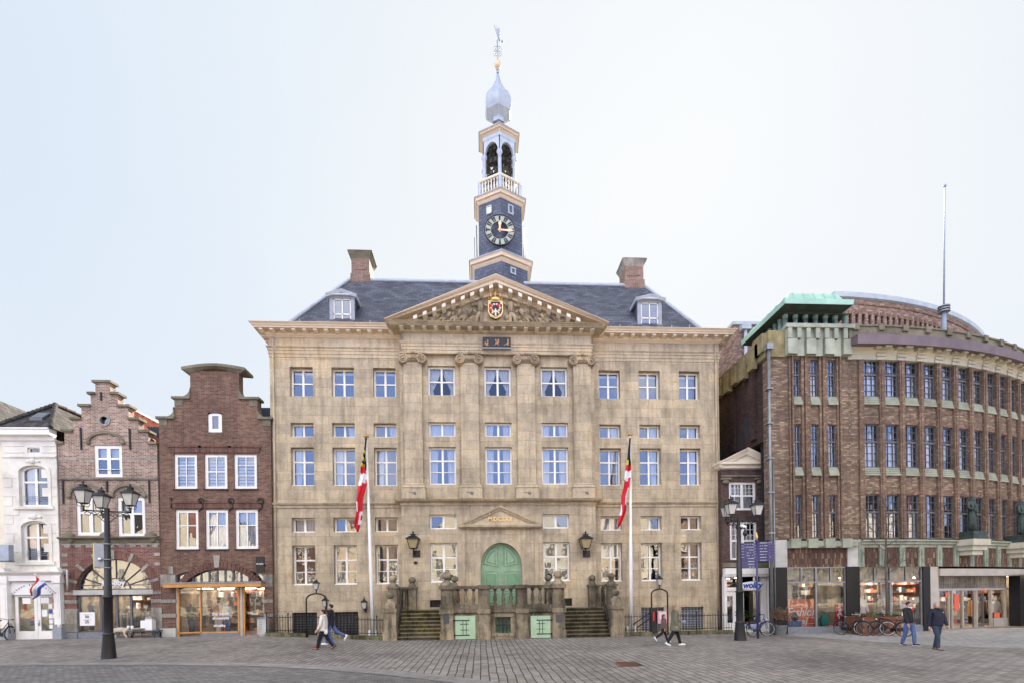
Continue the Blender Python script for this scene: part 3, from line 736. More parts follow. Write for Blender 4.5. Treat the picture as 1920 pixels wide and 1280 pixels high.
# floor slab of terrace is the stoop's; roof
YE, YR = YW-.1, 32.6
xl, xr = X(533,603.5,YE+.2), X(1322,614,YE+.2)
rx0, rx1, rz = X(655,527.5,YR), X(1208,537,YR), (Z(655,527.5,YR)+Z(1208,537,YR))/2
yb2 = 2*YR-YE
b = MB(); ze = EAVE-.02
b.quad((xl,YE,ze),(xr,YE,ze),(rx1,YR,rz),(rx0,YR,rz)); b.quad((xl,yb2,ze),(xl,YE,ze),(rx0,YR,rz)); b.quad((xr,YE,ze),(xr,yb2,ze),(rx1,YR,rz)); b.quad((xr,yb2,ze),(xl,yb2,ze),(rx0,YR,rz),(rx1,YR,rz))
rf = b.build('roof', M['slate'], TH)
b = MB(); b.tube([(xl,YE,ze+.03),(rx0,YR,rz+.06),(rx1,YR,rz+.06),(xr,YE,ze+.03)], .11, 6); b.tube([(rx0,YR,rz+.0),(xl,yb2,ze)], .1, 6); b.tube([(rx1,YR,rz),(xr,yb2,ze)], .1, 6); b.build('ridge_lead', M['leadpale'], rf)
b = MB(); b.box(XL-.6, XR+.6, YW-.55, YW+.4, ze-.06, ze-.01); b.box(XL-.6, XL+1, YW+.4, 40, ze-.06, ze-.01); b.box(XR-1, XR+.6, YW+.4, 40, ze-.06, ze-.01); b.box(XL, XR, YW+.2, 42.5, ze-.3, ze-.07); b.build('gutter', M['lead'], rf)
b = MB(); b.quad((pc0-.5,yb+.3,ZPC),(APX,yb+.3,APZ-.08),(APX,YR+1,APZ-.08),(pc0-.5,YR+1,ZPC)); b.quad((APX,yb+.3,APZ-.08),(pc1+.5,yb+.3,ZPC),(pc1+.5,YR+1,ZPC),(APX,YR+1,APZ-.08)); b.build('pediment_roof', M['slate'], rf)
for px in (383/3.688+460, 867/3.688+460, 1160.5, 1257, 1290):
    z = EAVE+.25; y = YE+.1+.25*(YR-YE)/(rz-ze); x = X(px, 597, y); b = MB(); b.tube([(x,y+.1,z),(x,y-.15,z+.05),(x,y-.2,z+.25)], .02, 5); b.build('roof_hook', M['leadpale'], rf)
for x0p, x1p, pyt, pya, px_a in ((618,665,553.5,541,639.5),(1195.5,1241,561,550.5,1218)):
    yd = YW+.5
    x0, x1 = X(x0p,590,yd), X(x1p,590,yd); z0, z1 = EAVE-.1, Z(px_a,pyt+2,yd); za = Z(px_a,pya,yd-.25); xc = (x0+x1)/2
    b = MB(); b.box(x0+.02, x1-.02, yd+.12, yd+2.2, z0, z1); dm = b.build('dormer', M['slate'], TH)
    b = MB(); b.box(x0, x0+.2, yd, yd+.14, z0, z1); b.box(x1-.2, x1, yd, yd+.14, z0, z1); b.box(x0+.2, x1-.2, yd, yd+.14, z1-.12, z1); b.build('dormer_surround', M['greyblue'], dm)
    ww = MB(); ww.box(x0+.2, x1-.2, yd+.06, yd+.12, z0, z0+.05)
    a, c = x0+.2, x1-.2
    for xx in (a, xc-.03, c-.06): ww.box(xx, xx+.06, yd+.05, yd+.11, z0, z1-.12)
    ww.box(a, c, yd+.05, yd+.1, z1-.18, z1-.12); zm = Z(px_a, pyt+35, yd); ww.box(a, c, yd+.05, yd+.105, zm-.03, zm+.03); ww.build('dormer_window', M['frame'], dm)
    g = MB(); g.quad((a,yd+.09,z0),(c,yd+.09,z0),(c,yd+.09,z1-.12),(a,yd+.09,z1-.12)); g.build('dormer_pane', M['glass'], dm)
    b = MB(); e = .18
    b.molding([(x1+e, z1), (xc, za), (x0-e, z1)], [(-.14,-2.2),(-.14,.16),(-.06,.22),(0,.26),(0,-2.2)], lambda p, q, w_: (p, yd-w_, q))
    b.box(x0-e+.05, x1+e-.05, yd-.18, yd+.1, z1-.02, z1+.07); b.prism([(x0, z1+.05),(x1, z1+.05),(xc, za-.12)], yd-.06, yd+.1); b.build('dormer_gable', M['palegrey'], dm)
for x0p, x1p, yt_, yb_, Yc in ((658.5,705,467,524,32.6),(1165,1209,481.5,536,32.6)):
    lft = x0p < 900
    x0, x1 = (X(659.5,515,Yc), X(693,515,Yc)) if lft else (X(1172,525,Yc), X(1206,525,Yc))
    zt = Z((x0p+x1p)/2, yt_, Yc-.3); zb = rz-.4
    b = MB(); b.box(x0, x1, Yc-.05, Yc+1.3, zb, zt-.42); b.box(x0-.06, x1+.06, Yc-.11, Yc+1.36, zb, zb+.8); b.box(x0+.2, x1-.2, Yc-.08, Yc, zb+1.05, zt-.95)
    ch = b.build('chimney', M['chimbrick'], TH)
    b = MB(); b.molding([(x0,Yc-.05),(x1,Yc-.05),(x1,Yc+1.3),(x0,Yc+1.3)], [(0,zt-.42),(.04,zt-.3),(.15,zt-.05),(.17,zt),(-.3,zt+.02)], PLAN, closed=True); b.box(x0-.2,x1+.2,Yc-.2,Yc+1.4,zt-.05,zt-.005); b.build('chimney_cap', M['lime'] if not lft else M['parapet'], ch)
b = MB()
for px in (512.5, 1342): b.tube([(X(px,700,YW-.08), YW-.08, ZF1),(X(px+4,1000,YW-.08), YW-.08, .2)], .05, 6)
b.build('drainpipe', M['sandtrim'], TH)
# ================================================================== clock tower
YT = 33.6; TX = X(936.8, 400, YT)
def hexpath(s): return [(TX+s*math.sin(PI/3*i), YT-s*math.cos(PI/3*i)) for i in range(6)]
def zt(py, s): return Z(937, py, YT-s)
def hexprism(b, s0, z0, s1, z1):
    p0, p1 = hexpath(s0), hexpath(s1)
    for i in range(6):
        j = (i+1) % 6; b.quad((*p0[i],z0),(*p0[j],z0),(*p1[j],z1),(*p1[i],z1))
    b.quad(*[(*p,z1) for p in p1]); return b
k = YT/1000/.866
S0, SB, S1, S2 = 48.5*k, 40.3*k, 39.3*k, 27.5*k
c1b, c1t = zt(489.5, S0), zt(466.5, 58*k)
b = MB(); hexprism(b, S0, rz-1.5, S0, c1b+.05); tw = tag(b.build('clock_tower', M['slatetower']), 'slim hexagonal slate clock tower with open bell lantern and onion dome, rising behind the pediment', 'clock tower')
b = MB(); hexprism(b, SB, c1b, S1, zt(368, S1)); b.build('tower_shaft', M['slatetower'], tw)
def tcorn(s_in, s_out, zb, zt_, top_in):
    b = MB(); o = (s_out-s_in)*.866; h = zt_-zb
    b.molding(hexpath(s_in), [(0,zb),(.04,zb+h*.1),(o*.3,zb+h*.25),(o*.35,zb+h*.4),(o*.75,zb+h*.45),(o*.8,zb+h*.7),(o,zb+h*.95),(o,zt_)], PLAN, closed=True)
    c = b.build('tower_cornice', M['cream'], tw)
    b = MB(); b.molding(hexpath(s_in), [(o+.02,zt_-.05),(o+.02,zt_+.01),((top_in-s_in)*.866,zt_+.18)], PLAN, closed=True); b.build('cornice_flashing', M['lead'], c)
tcorn(S0, 57.5*k, c1b, c1t, SB)
c2b, c2t = zt(370, S1), zt(350, 47*k); tcorn(S1, 47*k, c2b, c2t, 38*k)
c3b, c3t = zt(246, 29*k), zt(229, 37*k)
# balustrade
SBAL = 39*k; bz0, bz1 = c2t+.02, zt(323, SBAL)
b = MB(); hp = hexpath(SBAL)
b.molding(hexpath(SBAL-.15), [(0,bz1-.14),(.15,bz1-.14),(.17,bz1-.05),(.15,bz1),(0,bz1),(0,bz1-.14)], PLAN, closed=True); b.molding(hexpath(SBAL-.15), [(0,bz0),(.15,bz0),(.15,bz0+.2),(0,bz0+.2)], PLAN, closed=True)
bl = b.build('tower_balustrade', M['creamlite'], tw)
b = MB(); d = MB()
hp = hexpath(SBAL-.09)
for i in range(6):
    p, q = Vector(hp[i]), Vector(hp[(i+1) % 6]); d.lathe([(.11,bz0),(.11,bz1+.02)], (p.x,p.y,0), 6, smooth=False)
    for j in range(6):
        o = p+(q-p)*((j+1)/7); b.lathe([(.07,bz0+.2),(.05,bz0+.3),(.075,bz0+.5),(.035,bz1-.35),(.06,bz1-.14)], (o.x,o.y,0), 7)
b.build('tower_baluster', M['creamlite'], bl); d.build('baluster_post', M['palegrey'], bl)
# open lantern with bells
b = MB(); zs, zc = zt(283, S2), zt(262, S2); hp = hexpath(S2)
lz0 = c2t
for p in hp:
    b.lathe([(.17,lz0),(.17,lz0+.9),(.11,lz0+1.0),(.11,zs-.25),(.18,zs-.12),(.18,zs)], (*p,0), 8)
for i in range(6):
    p, q = Vector((*hp[i],0)), Vector((*hp[(i+1) % 6],0)); n = 12; L = (q-p).length; hw = L/2-.08; u = (q-p).normalized(); c = (p+q)/2
    nrm = Vector((u.y,-u.x,0))
    for sgn in (0, 1):
        off = nrm*(.07 if sgn == 0 else -.09)
        for j in range(n):
            a0, a1 = PI*j/n, PI*(j+1)/n
            A = c-u*hw*math.cos(a0)+off; B = c-u*hw*math.cos(a1)+off
            b.quad((A.x,A.y,zs+(zc-zs)*math.sin(a0)),(B.x,B.y,zs+(zc-zs)*math.sin(a1)),(B.x,B.y,c3b+.05),(A.x,A.y,c3b+.05))
        for e in (-1,1):
            A = c+u*e*hw+off; B = c+u*e*L/2+off; b.quad((A.x,A.y,zs-.05),(B.x,B.y,zs-.05),(B.x,B.y,c3b),(A.x,A.y,c3b))
    for j in range(n):
        a0, a1 = PI*j/n, PI*(j+1)/n
        A = c-u*hw*math.cos(a0); B = c-u*hw*math.cos(a1); z0_, z1_ = zs+(zc-zs)*math.sin(a0), zs+(zc-zs)*math.sin(a1)
        f = nrm*.07; g_ = nrm*.09
        b.quad((A.x+f.x,A.y+f.y,z0_),(B.x+f.x,B.y+f.y,z1_),(B.x-g_.x,B.y-g_.y,z1_),(A.x-g_.x,A.y-g_.y,z0_))
hexprism(b, S2+.1, c3b-.25, S2+.1, c3b); 
b.build('bell_arcade', M['palegrey'], tw)
b = MB(); hexprism(b, S2-.12, lz0, S2-.12, lz0+.75); b.build('arcade_floor', M['lead'], tw)
random.seed(3)
zz = lz0+1.0
fb = MB()
for lvl in range(4):
    z = lz0+1.25+lvl*.72
    for i in range(6):
        a, c = Vector((*hexpath(S2-.25)[i], z)), Vector((*hexpath(S2-.25)[(i+1) % 6], z)); fb.tube([a, c], .035, 5)
        for t in (.3,.7):
            o = a+(c-a)*t; r = random.uniform(.13,.22)
            bb = MB(); bb.lathe([(r,-r*1.9),(r*.78,-r*1.55),(r*.6,-r*.8),(r*.5,-r*.3),(r*.2,-.02),(.02,0)], o, 10); bb.build('bell', M['bronze'], tw)
fb.lathe([(.28,lz0+.6),(.28,c3b-.3)], (TX,YT,0), 8); fb.build('bell_frame', M['bronze'], tw)
tcorn(28.5*k, 37*k, c3b, c3t, 14*k)
# onion
b = MB()
zo = zt(191.6, 23*k)
prof = [(10.5,zt(222.5,10.5*k)),(10.5,zt(212,10.5*k)),(12,zt(209,12*k)),(23,zo),(24.6,zo+.22),(25.0,zo+.45),(24.4,zo+.7),(22.6,zo+.94),(19.6,zo+1.14),(16.2,zo+1.31),(13,zo+1.46),(10.4,zo+1.61),(8.4,zo+1.78),(5.8,zo+1.98),(3.6,zo+2.25),(2,zo+2.5)]
for i in range(len(prof)-1):
    r0, z0_ = prof[i]; r1, z1_ = prof[i+1]; r0 *= .94; r1 *= .94; hexprism(b, r0*k, z0_, r1*k, z1_)
b.mi = 0; on = b.build('onion_dome', M['leadpale'], tw)
b = MB()
for i in range(6):
    b.tube([(TX+.94*r*k*math.sin(PI/3*i), YT-.94*r*k*math.cos(PI/3*i), y) for r, y in prof[1:]], .028, 5)
b.build('dome_rib', M['palegrey'], on)
b = MB(); z = lambda py: zt(py, 0)
b.tube([(TX,YT,z(148)),(TX,YT,z(76))], .05, 6)
for py in (131,137,142,146): b.ball((TX,YT,z(py)), .10, .10, .08, 8, 6)
b.build('spire_rod', M['lead'], tw)
b = MB(); b.ball((TX,YT,z(122)), .21, .21, .25, 16, 12); b.build('gilded_ball', M['goldpale'], tw)
b = MB()
for s in (-1,1):
    for q in (0,1):
        zc_ = z(92.5+q*9); pts = [(TX+s*(.04+.2*math.sin(t*PI)), YT, zc_+.15*math.cos(t*PI*1.0)+.04*math.sin(t*7)) for t in [i/8 for i in range(9)]]; b.tube(pts, .018, 5); b.ball((TX+s*.12,YT,zc_), .04)
P = lambda px, py: (X(px,py,YT), YT, Z(px,py,YT))
b.tube([P(936.8,77), P(933,64), P(926.5,47.5)], [.05,.06,.02], 5); b.tube([P(936,75), P(935,62), P(931,49)], [.03,.04,.015], 5); b.tube([P(936,72), P(936.5,60), P(935,52)], [.03,.04,.01], 5)
b.tube([P(931,57), P(938,55)], .02, 5); b.tube([P(934,65), P(937,63)], .03, 5); b.ball(P(941.5,78), .07)
b.build('weathervane', M['lead'], tw)
# clock
cy_ = YT-S1-.14; cxx, cz_ = X(937,432,cy_), Z(937,432,cy_); r = 29.2*cy_/1000
b = MB(); b.ring(cxx, cz_, r*.94, r*.94, r*1.0, r*1.0, cy_-.05, cy_+.04, 0, 2*PI, 40); b.ring(cxx, cz_, r*.52, r*.52, r*.56, r*.56, cy_-.03, cy_+.02, 0, 2*PI, 32)
for a in (-1,1): b.box(cxx+a*r*.5-.03, cxx+a*r*.5+.03, cy_-.01, cy_+1.0, cz_-.03, cz_+.03)
b.build('clock_ring', M['iron'], tw)
b = MB(); b.ring(cxx, cz_, r*.56, r*.56, r*.94, r*.94, cy_-.015, cy_+.02, 0, 2*PI, 48); dl = b.build('clock_dial', plain('dial_paint', (.40,.42,.36), .6), tw)
b = MB()
for i in range(12):
    a = PI/6*i; u = Vector((math.sin(a),0,math.cos(a))); v = Vector((u.z,0,-u.x)); w0, w1 = (.085,.13) if i % 3 else (.05,.07)
    for o, ww in ([(-.062,.045),(.062,.045)] if i % 3 else [(0,.055)]):
        q = [Vector((cxx,cy_-.022,cz_))+u*r*rr+v*r*(o*f+s*ww*f) for rr, s, f in ((.60,-1,.8),(.60,1,.8),(.90,1,1.25),(.90,-1,1.25))]; b.quad(*q)
    q = [Vector((cxx,cy_-.021,cz_))+u*r*rr+v*r*s*.12 for rr, s in ((.82,-1),(.82,1),(.9,1),(.9,-1))]
    if i % 2: b.quad(*q)
b.build('clock_numeral', M['iron'], dl)
for ang, L, w in ((R(2), .62, .05), (R(93), .9, .045)):
    u = Vector((math.sin(ang),0,math.cos(ang))); v = Vector((u.z,0,-u.x)); c0 = Vector((cxx,cy_-.06,cz_)); b = MB()
    q = [c0+u*r*-.12+v*w, c0+u*r*-.12-v*w, c0+u*r*L*.45-v*w*1.1, c0+u*r*L*.7-v*w*2.0, c0+u*r*L, c0+u*r*L*.7+v*w*2.0, c0+u*r*L*.45+v*w*1.1]
    b.add([p for p in q]+[p+Vector((0,.02,0)) for p in q], [tuple(reversed(range(7))), tuple(range(7,14))]+[(i,(i+1)%7,7+(i+1)%7,7+i) for i in range(7)]); b.build('clock_hand', M['goldpale'], tw)
b = MB(); b.ball((cxx,cy_-.06,cz_), .07, .05, .07); b.build('clock_boss', M['goldpale'], tw)
# small tower windows, on the two front faces
for face, px, py0, py1, s_ in ((-1,917.5,388,401,S1),(1,957,386.5,401.5,S1),(1,961.5,504,514,S0)):
    u = Vector((math.cos(PI/6)*face, math.sin(PI/6), 0)); p = Vector((TX, YT-s_, 0)); ap = hexpath(s_)
    # find the point on the face seen at px
    t0 = .45 if face < 0 else .5
    best = min(range(101), key=lambda i: abs(X(px,(py0+py1)/2,(p+u*s_*i/100).y)-(p+u*s_*i/100).x)); c = p+u*s_*best/100
    z0, z1 = Z(px,py1,c.y), Z(px,py0,c.y); nrm = Vector((u.y*face, -abs(u.x), 0)).normalized()
    b = MB(); g = MB(); w = .15
    for e in (-1,1):
        a = c+u*e*w; q0, q1 = a-u*.035, a+u*.035
        b.add([q0+nrm*.06+Vector((0,0,z0)), q1+nrm*.06+Vector((0,0,z0)), q1+nrm*.06+Vector((0,0,z1)), q0+nrm*.06+Vector((0,0,z1)), q0+Vector((0,0,z0)), q1+Vector((0,0,z0)), q1+Vector((0,0,z1)), q0+Vector((0,0,z1))], [(0,1,2,3),(0,4,5,1),(1,5,6,2),(2,6,7,3),(3,7,4,0)])
    for zz_ in (z0, z1):
        a0, a1 = c-u*w*1.2, c+u*w*1.2
        b.add([a0+nrm*.065+Vector((0,0,zz_-.035)), a1+nrm*.065+Vector((0,0,zz_-.035)), a1+nrm*.065+Vector((0,0,zz_+.035)), a0+nrm*.065+Vector((0,0,zz_+.035)), a0+Vector((0,0,zz_+.035)), a1+Vector((0,0,zz_+.035)), a1+Vector((0,0,zz_-.035)), a0+Vector((0,0,zz_-.035))], [(0,1,2,3),(3,2,5,4),(0,7,6,1)])
    wn = b.build('tower_window', M['palegrey'], tw)
    a0, a1 = c-u*w+nrm*.03, c+u*w+nrm*.03; g.quad((a0.x,a0.y,z0),(a1.x,a1.y,z0),(a1.x,a1.y,z1),(a0.x,a0.y,z1)); g.build('pane', M['glass'], wn)
b = MB(); 
for s in (-1,1): 
    xx = TX+s*(SB*.866+.1); b.tube([(xx,YT-.4,c1t),(xx+s*.02,YT-.4,c1t+2.6)], .035, 5); b.tube([(xx+s*.15,YT-.2,c1t),(xx+s*.15,YT-.2,c1t+2.0)], .02, 5)
b.build('lightning_rod', M['zinc'], tw)
# ================================================================== ENTRANCE STOOP
YT0 = 26.9
ST = thing('entrance_stoop', 'weathered stone entrance stoop with balustrade, two flights of mossy steps and green hatches', 'stoop', (0,0,0))
sx0, sx1 = X(827.5,1150,YT0), X(1057,1150,YT0)
zr1, zr0 = Z(940,1096.6,YT0), Z(940,1102.5,YT0); zb1, zb0 = Z(940,1133,YT0), Z(940,1140,YT0); zl1, zl0 = Z(940,1141,YT0), Z(940,1146.6,YT0)
HX = [(X(855.8,1175,YT0), X(889.6,1175,YT0)), (X(928.8,1170,YT0), X(957.5,1170,YT0)), (X(996.8,1175,YT0), X(1030,1175,YT0))]
HZ = [(.06, Z(872,1154.5,YT0)), (Z(943,1186,YT0), Z(943,1156,YT0)), (.06, Z(1013,1154,YT0))]
b = MB(); b.wall(sx0, sx1, -.3, zl0, [(*HX[i], *HZ[i]) for i in range(3)], YT0, YT0+.4); b.box(sx0, sx1, YT0+.4, YC, .9, zl0-.01); b.box(sx0, sx0+.3, YT0+.401, YC, -.3, zl0-.02); b.box(sx1-.3, sx1, YT0+.401, YC, -.3, zl0-.02)
b.build('stoop_wall', M['weathered_light'], ST)
b = MB(); b.molding([(sx0,YC),(sx0,YT0),(sx1,YT0),(sx1,YC)], [(0,zl0-.1),(.05,zl0-.05),(.12,zl0),(.12,zl1-.03),(.05,zl1),(-.4,zl1+.001)], PLAN); b.build('stoop_ledge', M['weathered'], ST)
PX = [(X(826.5,1120,YT0),X(848,1120,YT0)),(X(897.5,1120,YT0),X(917,1120,YT0)),(X(968.3,1120,YT0),X(988,1120,YT0)),(X(1037,1120,YT0),X(1058,1120,YT0))]
for i, (a, c) in enumerate(PX):
    out = i in (0, 3)
    b = MB(); b.box(a-.02, c+.02, YT0-.10, YT0+.42, -.3, zl0-.02); b.box(a-.06, c+.06, YT0-.14, YT0+.44, -.3, .42)
    b.box(a-.07, c+.07, YT0-.16, YT0+.46, zl0-.06, zl1+.02)
    b.build('pier_base', M['weathered_light'], ST)
    b = MB(); b.box(a, c, YT0-.06, YT0+.38, zl1+.02, zr0); b.box(a-.05, c+.05, YT0-.1, YT0+.42, zl1+.02, zl1+.26); b.box(a+.1, c-.1, YT0-.085, YT0, zb1+.04, zr0-.08); pr = b.build('pier', M['weathered'], ST)
    b = MB(); b.box(a-.09, c+.09, YT0-.16, YT0+.48, zr0+.001, zr1+.03); b.build('pier_cap', M['weathered'], pr)
    if out:
        xm = (a+c)/2
        b = MB(); b.lathe([(.34,zr1+.03),(.33,zr1+.08),(.24,zr1+.2),(.16,zr1+.28),(.18,zr1+.33)], (xm,YT0+.16,0), 12); b.ball((xm,YT0+.16,zr1+.52), .235, .235, .215, 16, 10); b.build('ball_finial', M['weathered_light'], pr)
b = MB()
for i in range(3):
    a, c = PX[i][1], PX[i+1][0]; b.box(a, c, YT0-.02, YT0+.30, zb0-.02, zb1); b.box(a, c, YT0-.06, YT0+.34, zr0+.002, zr1)
b.build('rail', M['weathered'], ST)
def baluster(parent, x, y, z0, z1, mat='weathered', r=.1):
    h = z1-z0; b = MB(); b.lathe([(r,z0),(r,z0+h*.07),(r*.6,z0+h*.10),(r*.62,z0+h*.2),(r*.95,z0+h*.30),(r*1.0,z0+h*.38),(r*.5,z0+h*.78),(r*.45,z0+h*.84),(r*.8,z0+h*.9),(r,z0+h*.95),(r,z1)], (x,y,0), 10); return b.build('baluster', M[mat], parent)
for i in range(3):
    a, c = PX[i][1], PX[i+1][0]
    for j in range(3): baluster(ST, a+(c-a)*(j+.72)/3.44+.02, YT0+.14, zb1, zr0)
    for e in (a, c):
        b = MB(); b.box(e-.03, e+.03, YT0+.06, YT0+.22, zb1, zr0); b.build('half_baluster', M['weathered'], ST)
for i, s in ((0,1),(2,-1)):
    (a, c), (z0, z1) = HX[i], HZ[i]
    b = MB(); b.box(a-.05, c+.05, YT0-.07, YT0-.01, z0-.03, z1+.02); h = b.build('hatch', M['greenlt'], ST)
    hin = a if s > 0 else c
    for zz_ in (z0+.17, z1-.2):
        b = MB(); b.box(hin-s*.1, hin+s*.62, YT0-.09, YT0-.07, zz_-.022, zz_+.022); b.ball((hin+s*.62,YT0-.08,zz_), .035, .015, .035); b.ball((hin-s*.1,YT0-.08,zz_), .045, .02, .045); b.build('hinge', M['iron'], h)
    b = MB(); xm = (a+c)/2-.03*s
    for o in (-.09,.07): b.box(xm+o-.012, xm+o+.012, YT0-.085, YT0-.07, z0+.2, z1-.23)
    for o in (.47,.73): b.box(xm-.24, xm+.2, YT0-.088, YT0-.07, z0+(z1-z0)*(o-.08)-.012, z0+(z1-z0)*(o-.08)+.012)
    b.build('hatch_bars', M['iron'], h)
(a, c), (z0, z1) = HX[1], HZ[1]
b = MB(); b.quad((a,YT0+.3,z0),(c,YT0+.3,z0),(c,YT0+.3,z1),(a,YT0+.3,z1)); b.box(a, c, YT0+.22, YT0+.29, z0, z0+.06); b.box((a+c)/2-.03, (a+c)/2+.03, YT0+.24, YT0+.29, z0, z1)
cw = b.build('cellar_shutter', M['greendk'], ST)
b = MB()
for i in range(3): x = a+(c-a)*(i+1)/4; b.box(x-.03, x+.03, YT0+.05, YT0+.11, z0, z1)
b.box(a, c, YT0+.04, YT0+.12, (z0+z1)/2-.03, (z0+z1)/2+.03); b.build('window_bars', M['iron'], cw)
b = MB(); b.box(a-.3, c+.3, YT0-.05, YT0, z0-.14, z0-.01); b.box(a-.25, c+.25, YT0-.04, YT0, z1+.01, z1+.3); b.build('window_surround', M['weathered_light'], ST)
for px0, px1, py0, py1 in ((831,842.5,1153,1167.5),(1042.3,1054,1151,1165)):
    b = MB(); b.box(X(px0,1160,YT0-.1), X(px1,1160,YT0-.1), YT0-.125, YT0-.10, Z(px0,py1,YT0-.1), Z(px0,py0,YT0-.1)); b.build('plaque', M['plate'], ST)
# flights of steps
NR = 8; ZL = 1.5
for s, xa, xb in ((-1, X(743,1170,YT0), sx0), (1, sx1, X(1146,1170,YT0))):
    x0, x1 = (xa+.02, xb) if s < 0 else (xa, xb-.02)
    b = MB()
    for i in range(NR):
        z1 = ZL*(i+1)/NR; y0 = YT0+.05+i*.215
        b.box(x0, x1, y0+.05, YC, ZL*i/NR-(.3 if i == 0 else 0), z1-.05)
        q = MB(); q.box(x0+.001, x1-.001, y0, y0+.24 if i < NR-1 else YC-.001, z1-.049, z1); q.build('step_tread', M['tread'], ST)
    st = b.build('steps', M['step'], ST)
    xp = xa if s < 0 else xb; pw = .62
    p0, p1 = (xp-pw, xp) if s < 0 else (xp, xp+pw)
    # front pier with ball
    zc = Z(742,1140,YT0)-.0; zc = 1.42
    b = MB(); b.box(p0, p1, YT0-.08, YT0+.55, -.3, zc); b.box(p0-.04, p1+.04, YT0-.12, YT0+.59, -.3, .5); b.box(p0-.05, p1+.05, YT0-.14, YT0+.61, zc+.002, zc+.2); b.box(p0+.04, p1-.04, YT0-.06, YT0+.53, zc+.2, zc+.44)
    xm = (p0+p1)/2; b.lathe([(.28,zc+.44),(.26,zc+.52),(.15,zc+.62),(.15,zc+.68)], (xm,YT0+.22,0), 12)
    np_ = b.build('newel', M['weathered_light'], ST)
    b = MB(); b.ball((xm,YT0+.22,zc+.84), .2, .2, .18, 14, 9); b.build('ball_finial', M['weathered'], np_)
    # raking cheek wall, landing balustrade with two ball piers
    b = MB(); b.prism([(0,0)], 0, 0) if 0 else None
    A = [(YT0+.55,-.3),(YC,-.3),(YC,ZL),(YT0+1.75,ZL),(YT0+.55,.55)]
    for q0, q1 in ((p0+.08, p1-.08),):
        n = len(A); vs = [(q0,y,z) for y,z in A]+[(q1,y,z) for y,z in A]; b.add(vs, [tuple(range(n)), tuple(reversed(range(n,2*n)))]+[((i+1)%n,i,n+i,n+(i+1)%n) for i in range(n)])
    b.build('cheek_wall', M['weathered'], ST)
    zh = ZL+1.12
    b = MB(); pa0, pa1 = (p0+.04, p1-.1) if s < 0 else (p0+.1, p1-.04)
    b.box(pa0, pa1, YT0+1.05, YT0+1.45, .6, zh); b.box(pa0-.05, pa1+.05, YT0+1.0, YT0+1.5, zh+.002, zh+.12)
    xm = (pa0+pa1)/2; b.lathe([(.27,zh+.12),(.25,zh+.2),(.15,zh+.3),(.15,zh+.36)], (xm,YT0+1.25,0), 12)
    ld = b.build('landing_pier', M['weathered'], ST)
    b = MB(); b.ball((xm,YT0+1.25,zh+.52), .2, .2, .18, 14, 9); b.build('ball_finial', M['weathered_light'], ld)
    b = MB(); b.box(pa0+.04, pa1-.04, YT0+1.5, YC, zh+.0, zh+.12); b.box(pa0+.05, pa1-.05, YT0+1.45, YC, ZL-.05, ZL+.12); b.build('side_rail', M['weathered'], ST)
    for j in range(2): baluster(ST, xm, YC-.14-.26*j, ZL+.12, zh)
    xm2 = xm-s*.95
    b = MB(); b.box(xm2-.2, xm2+.2, YC-.34, YC, ZL, zh); b.box(xm2-.26, xm2+.26, YC-.4, YC, zh+.002, zh+.1); b.box(min(xm,xm2), max(xm,xm2), YC-.28, YC-.05, zh+.0, zh+.09) ; b.lathe([(.22,zh+.1),(.13,zh+.25),(.13,zh+.3)], (xm2,YC-.22,0), 12)
    pr = b.build('wall_pier', M['weathered'], ST)
    b = MB(); b.ball((xm2,YC-.22,zh+.45), .19, .19, .17, 14, 9); b.build('ball_finial', M['weathered'], pr)
    for j in range(2): baluster(ST, xm+(xm2-xm)*(j+1.0)/3, YC-.16, ZL+.05, zh)
    # back pier behind the balustrade ball
    xb_ = sx0+.62 if s < 0 else sx1-.62
    b = MB(); b.box(xb_-.18, xb_+.18, YT0+1.1, YT0+1.46, zl1, zr0); b.box(xb_-.24, xb_+.24, YT0+1.04, YT0+1.52, zr0, zr1); b.lathe([(.24,zr1),(.13,zr1+.15),(.13,zr1+.2)], (xb_,YT0+1.28,0), 12); b.ball((xb_,YT0+1.28,zr1+.38), .2, .2, .18, 12, 8); b.build('rear_pier', M['weathered'], ST)
    # iron handrail
    hx = p1+.12 if s < 0 else p0-.12
    b = MB(); P = [(hx,YT0+.15,.0),(hx,YT0+.15,1.02),(hx,YT0+1.55,2.55),(hx,YT0+1.55,ZL)]
    b.tube(P[:2], .022, 6); b.tube([P[1],P[2]], .026, 6); b.tube(P[2:], .022, 6); b.tube([(hx,YT0+.15,.62),(hx,YT0+1.55,2.12)], .018, 6); b.tube([(hx,YT0+.15,1.02),(hx,YT0-.02,1.0),(hx,YT0-.05,.9),(hx,YT0+.02,.84)], .02, 6); b.tube([(hx,YT0+.8,.6),(hx,YT0+.8,1.75)], .018, 6)
    b.build('handrail', M['iron'], ST)
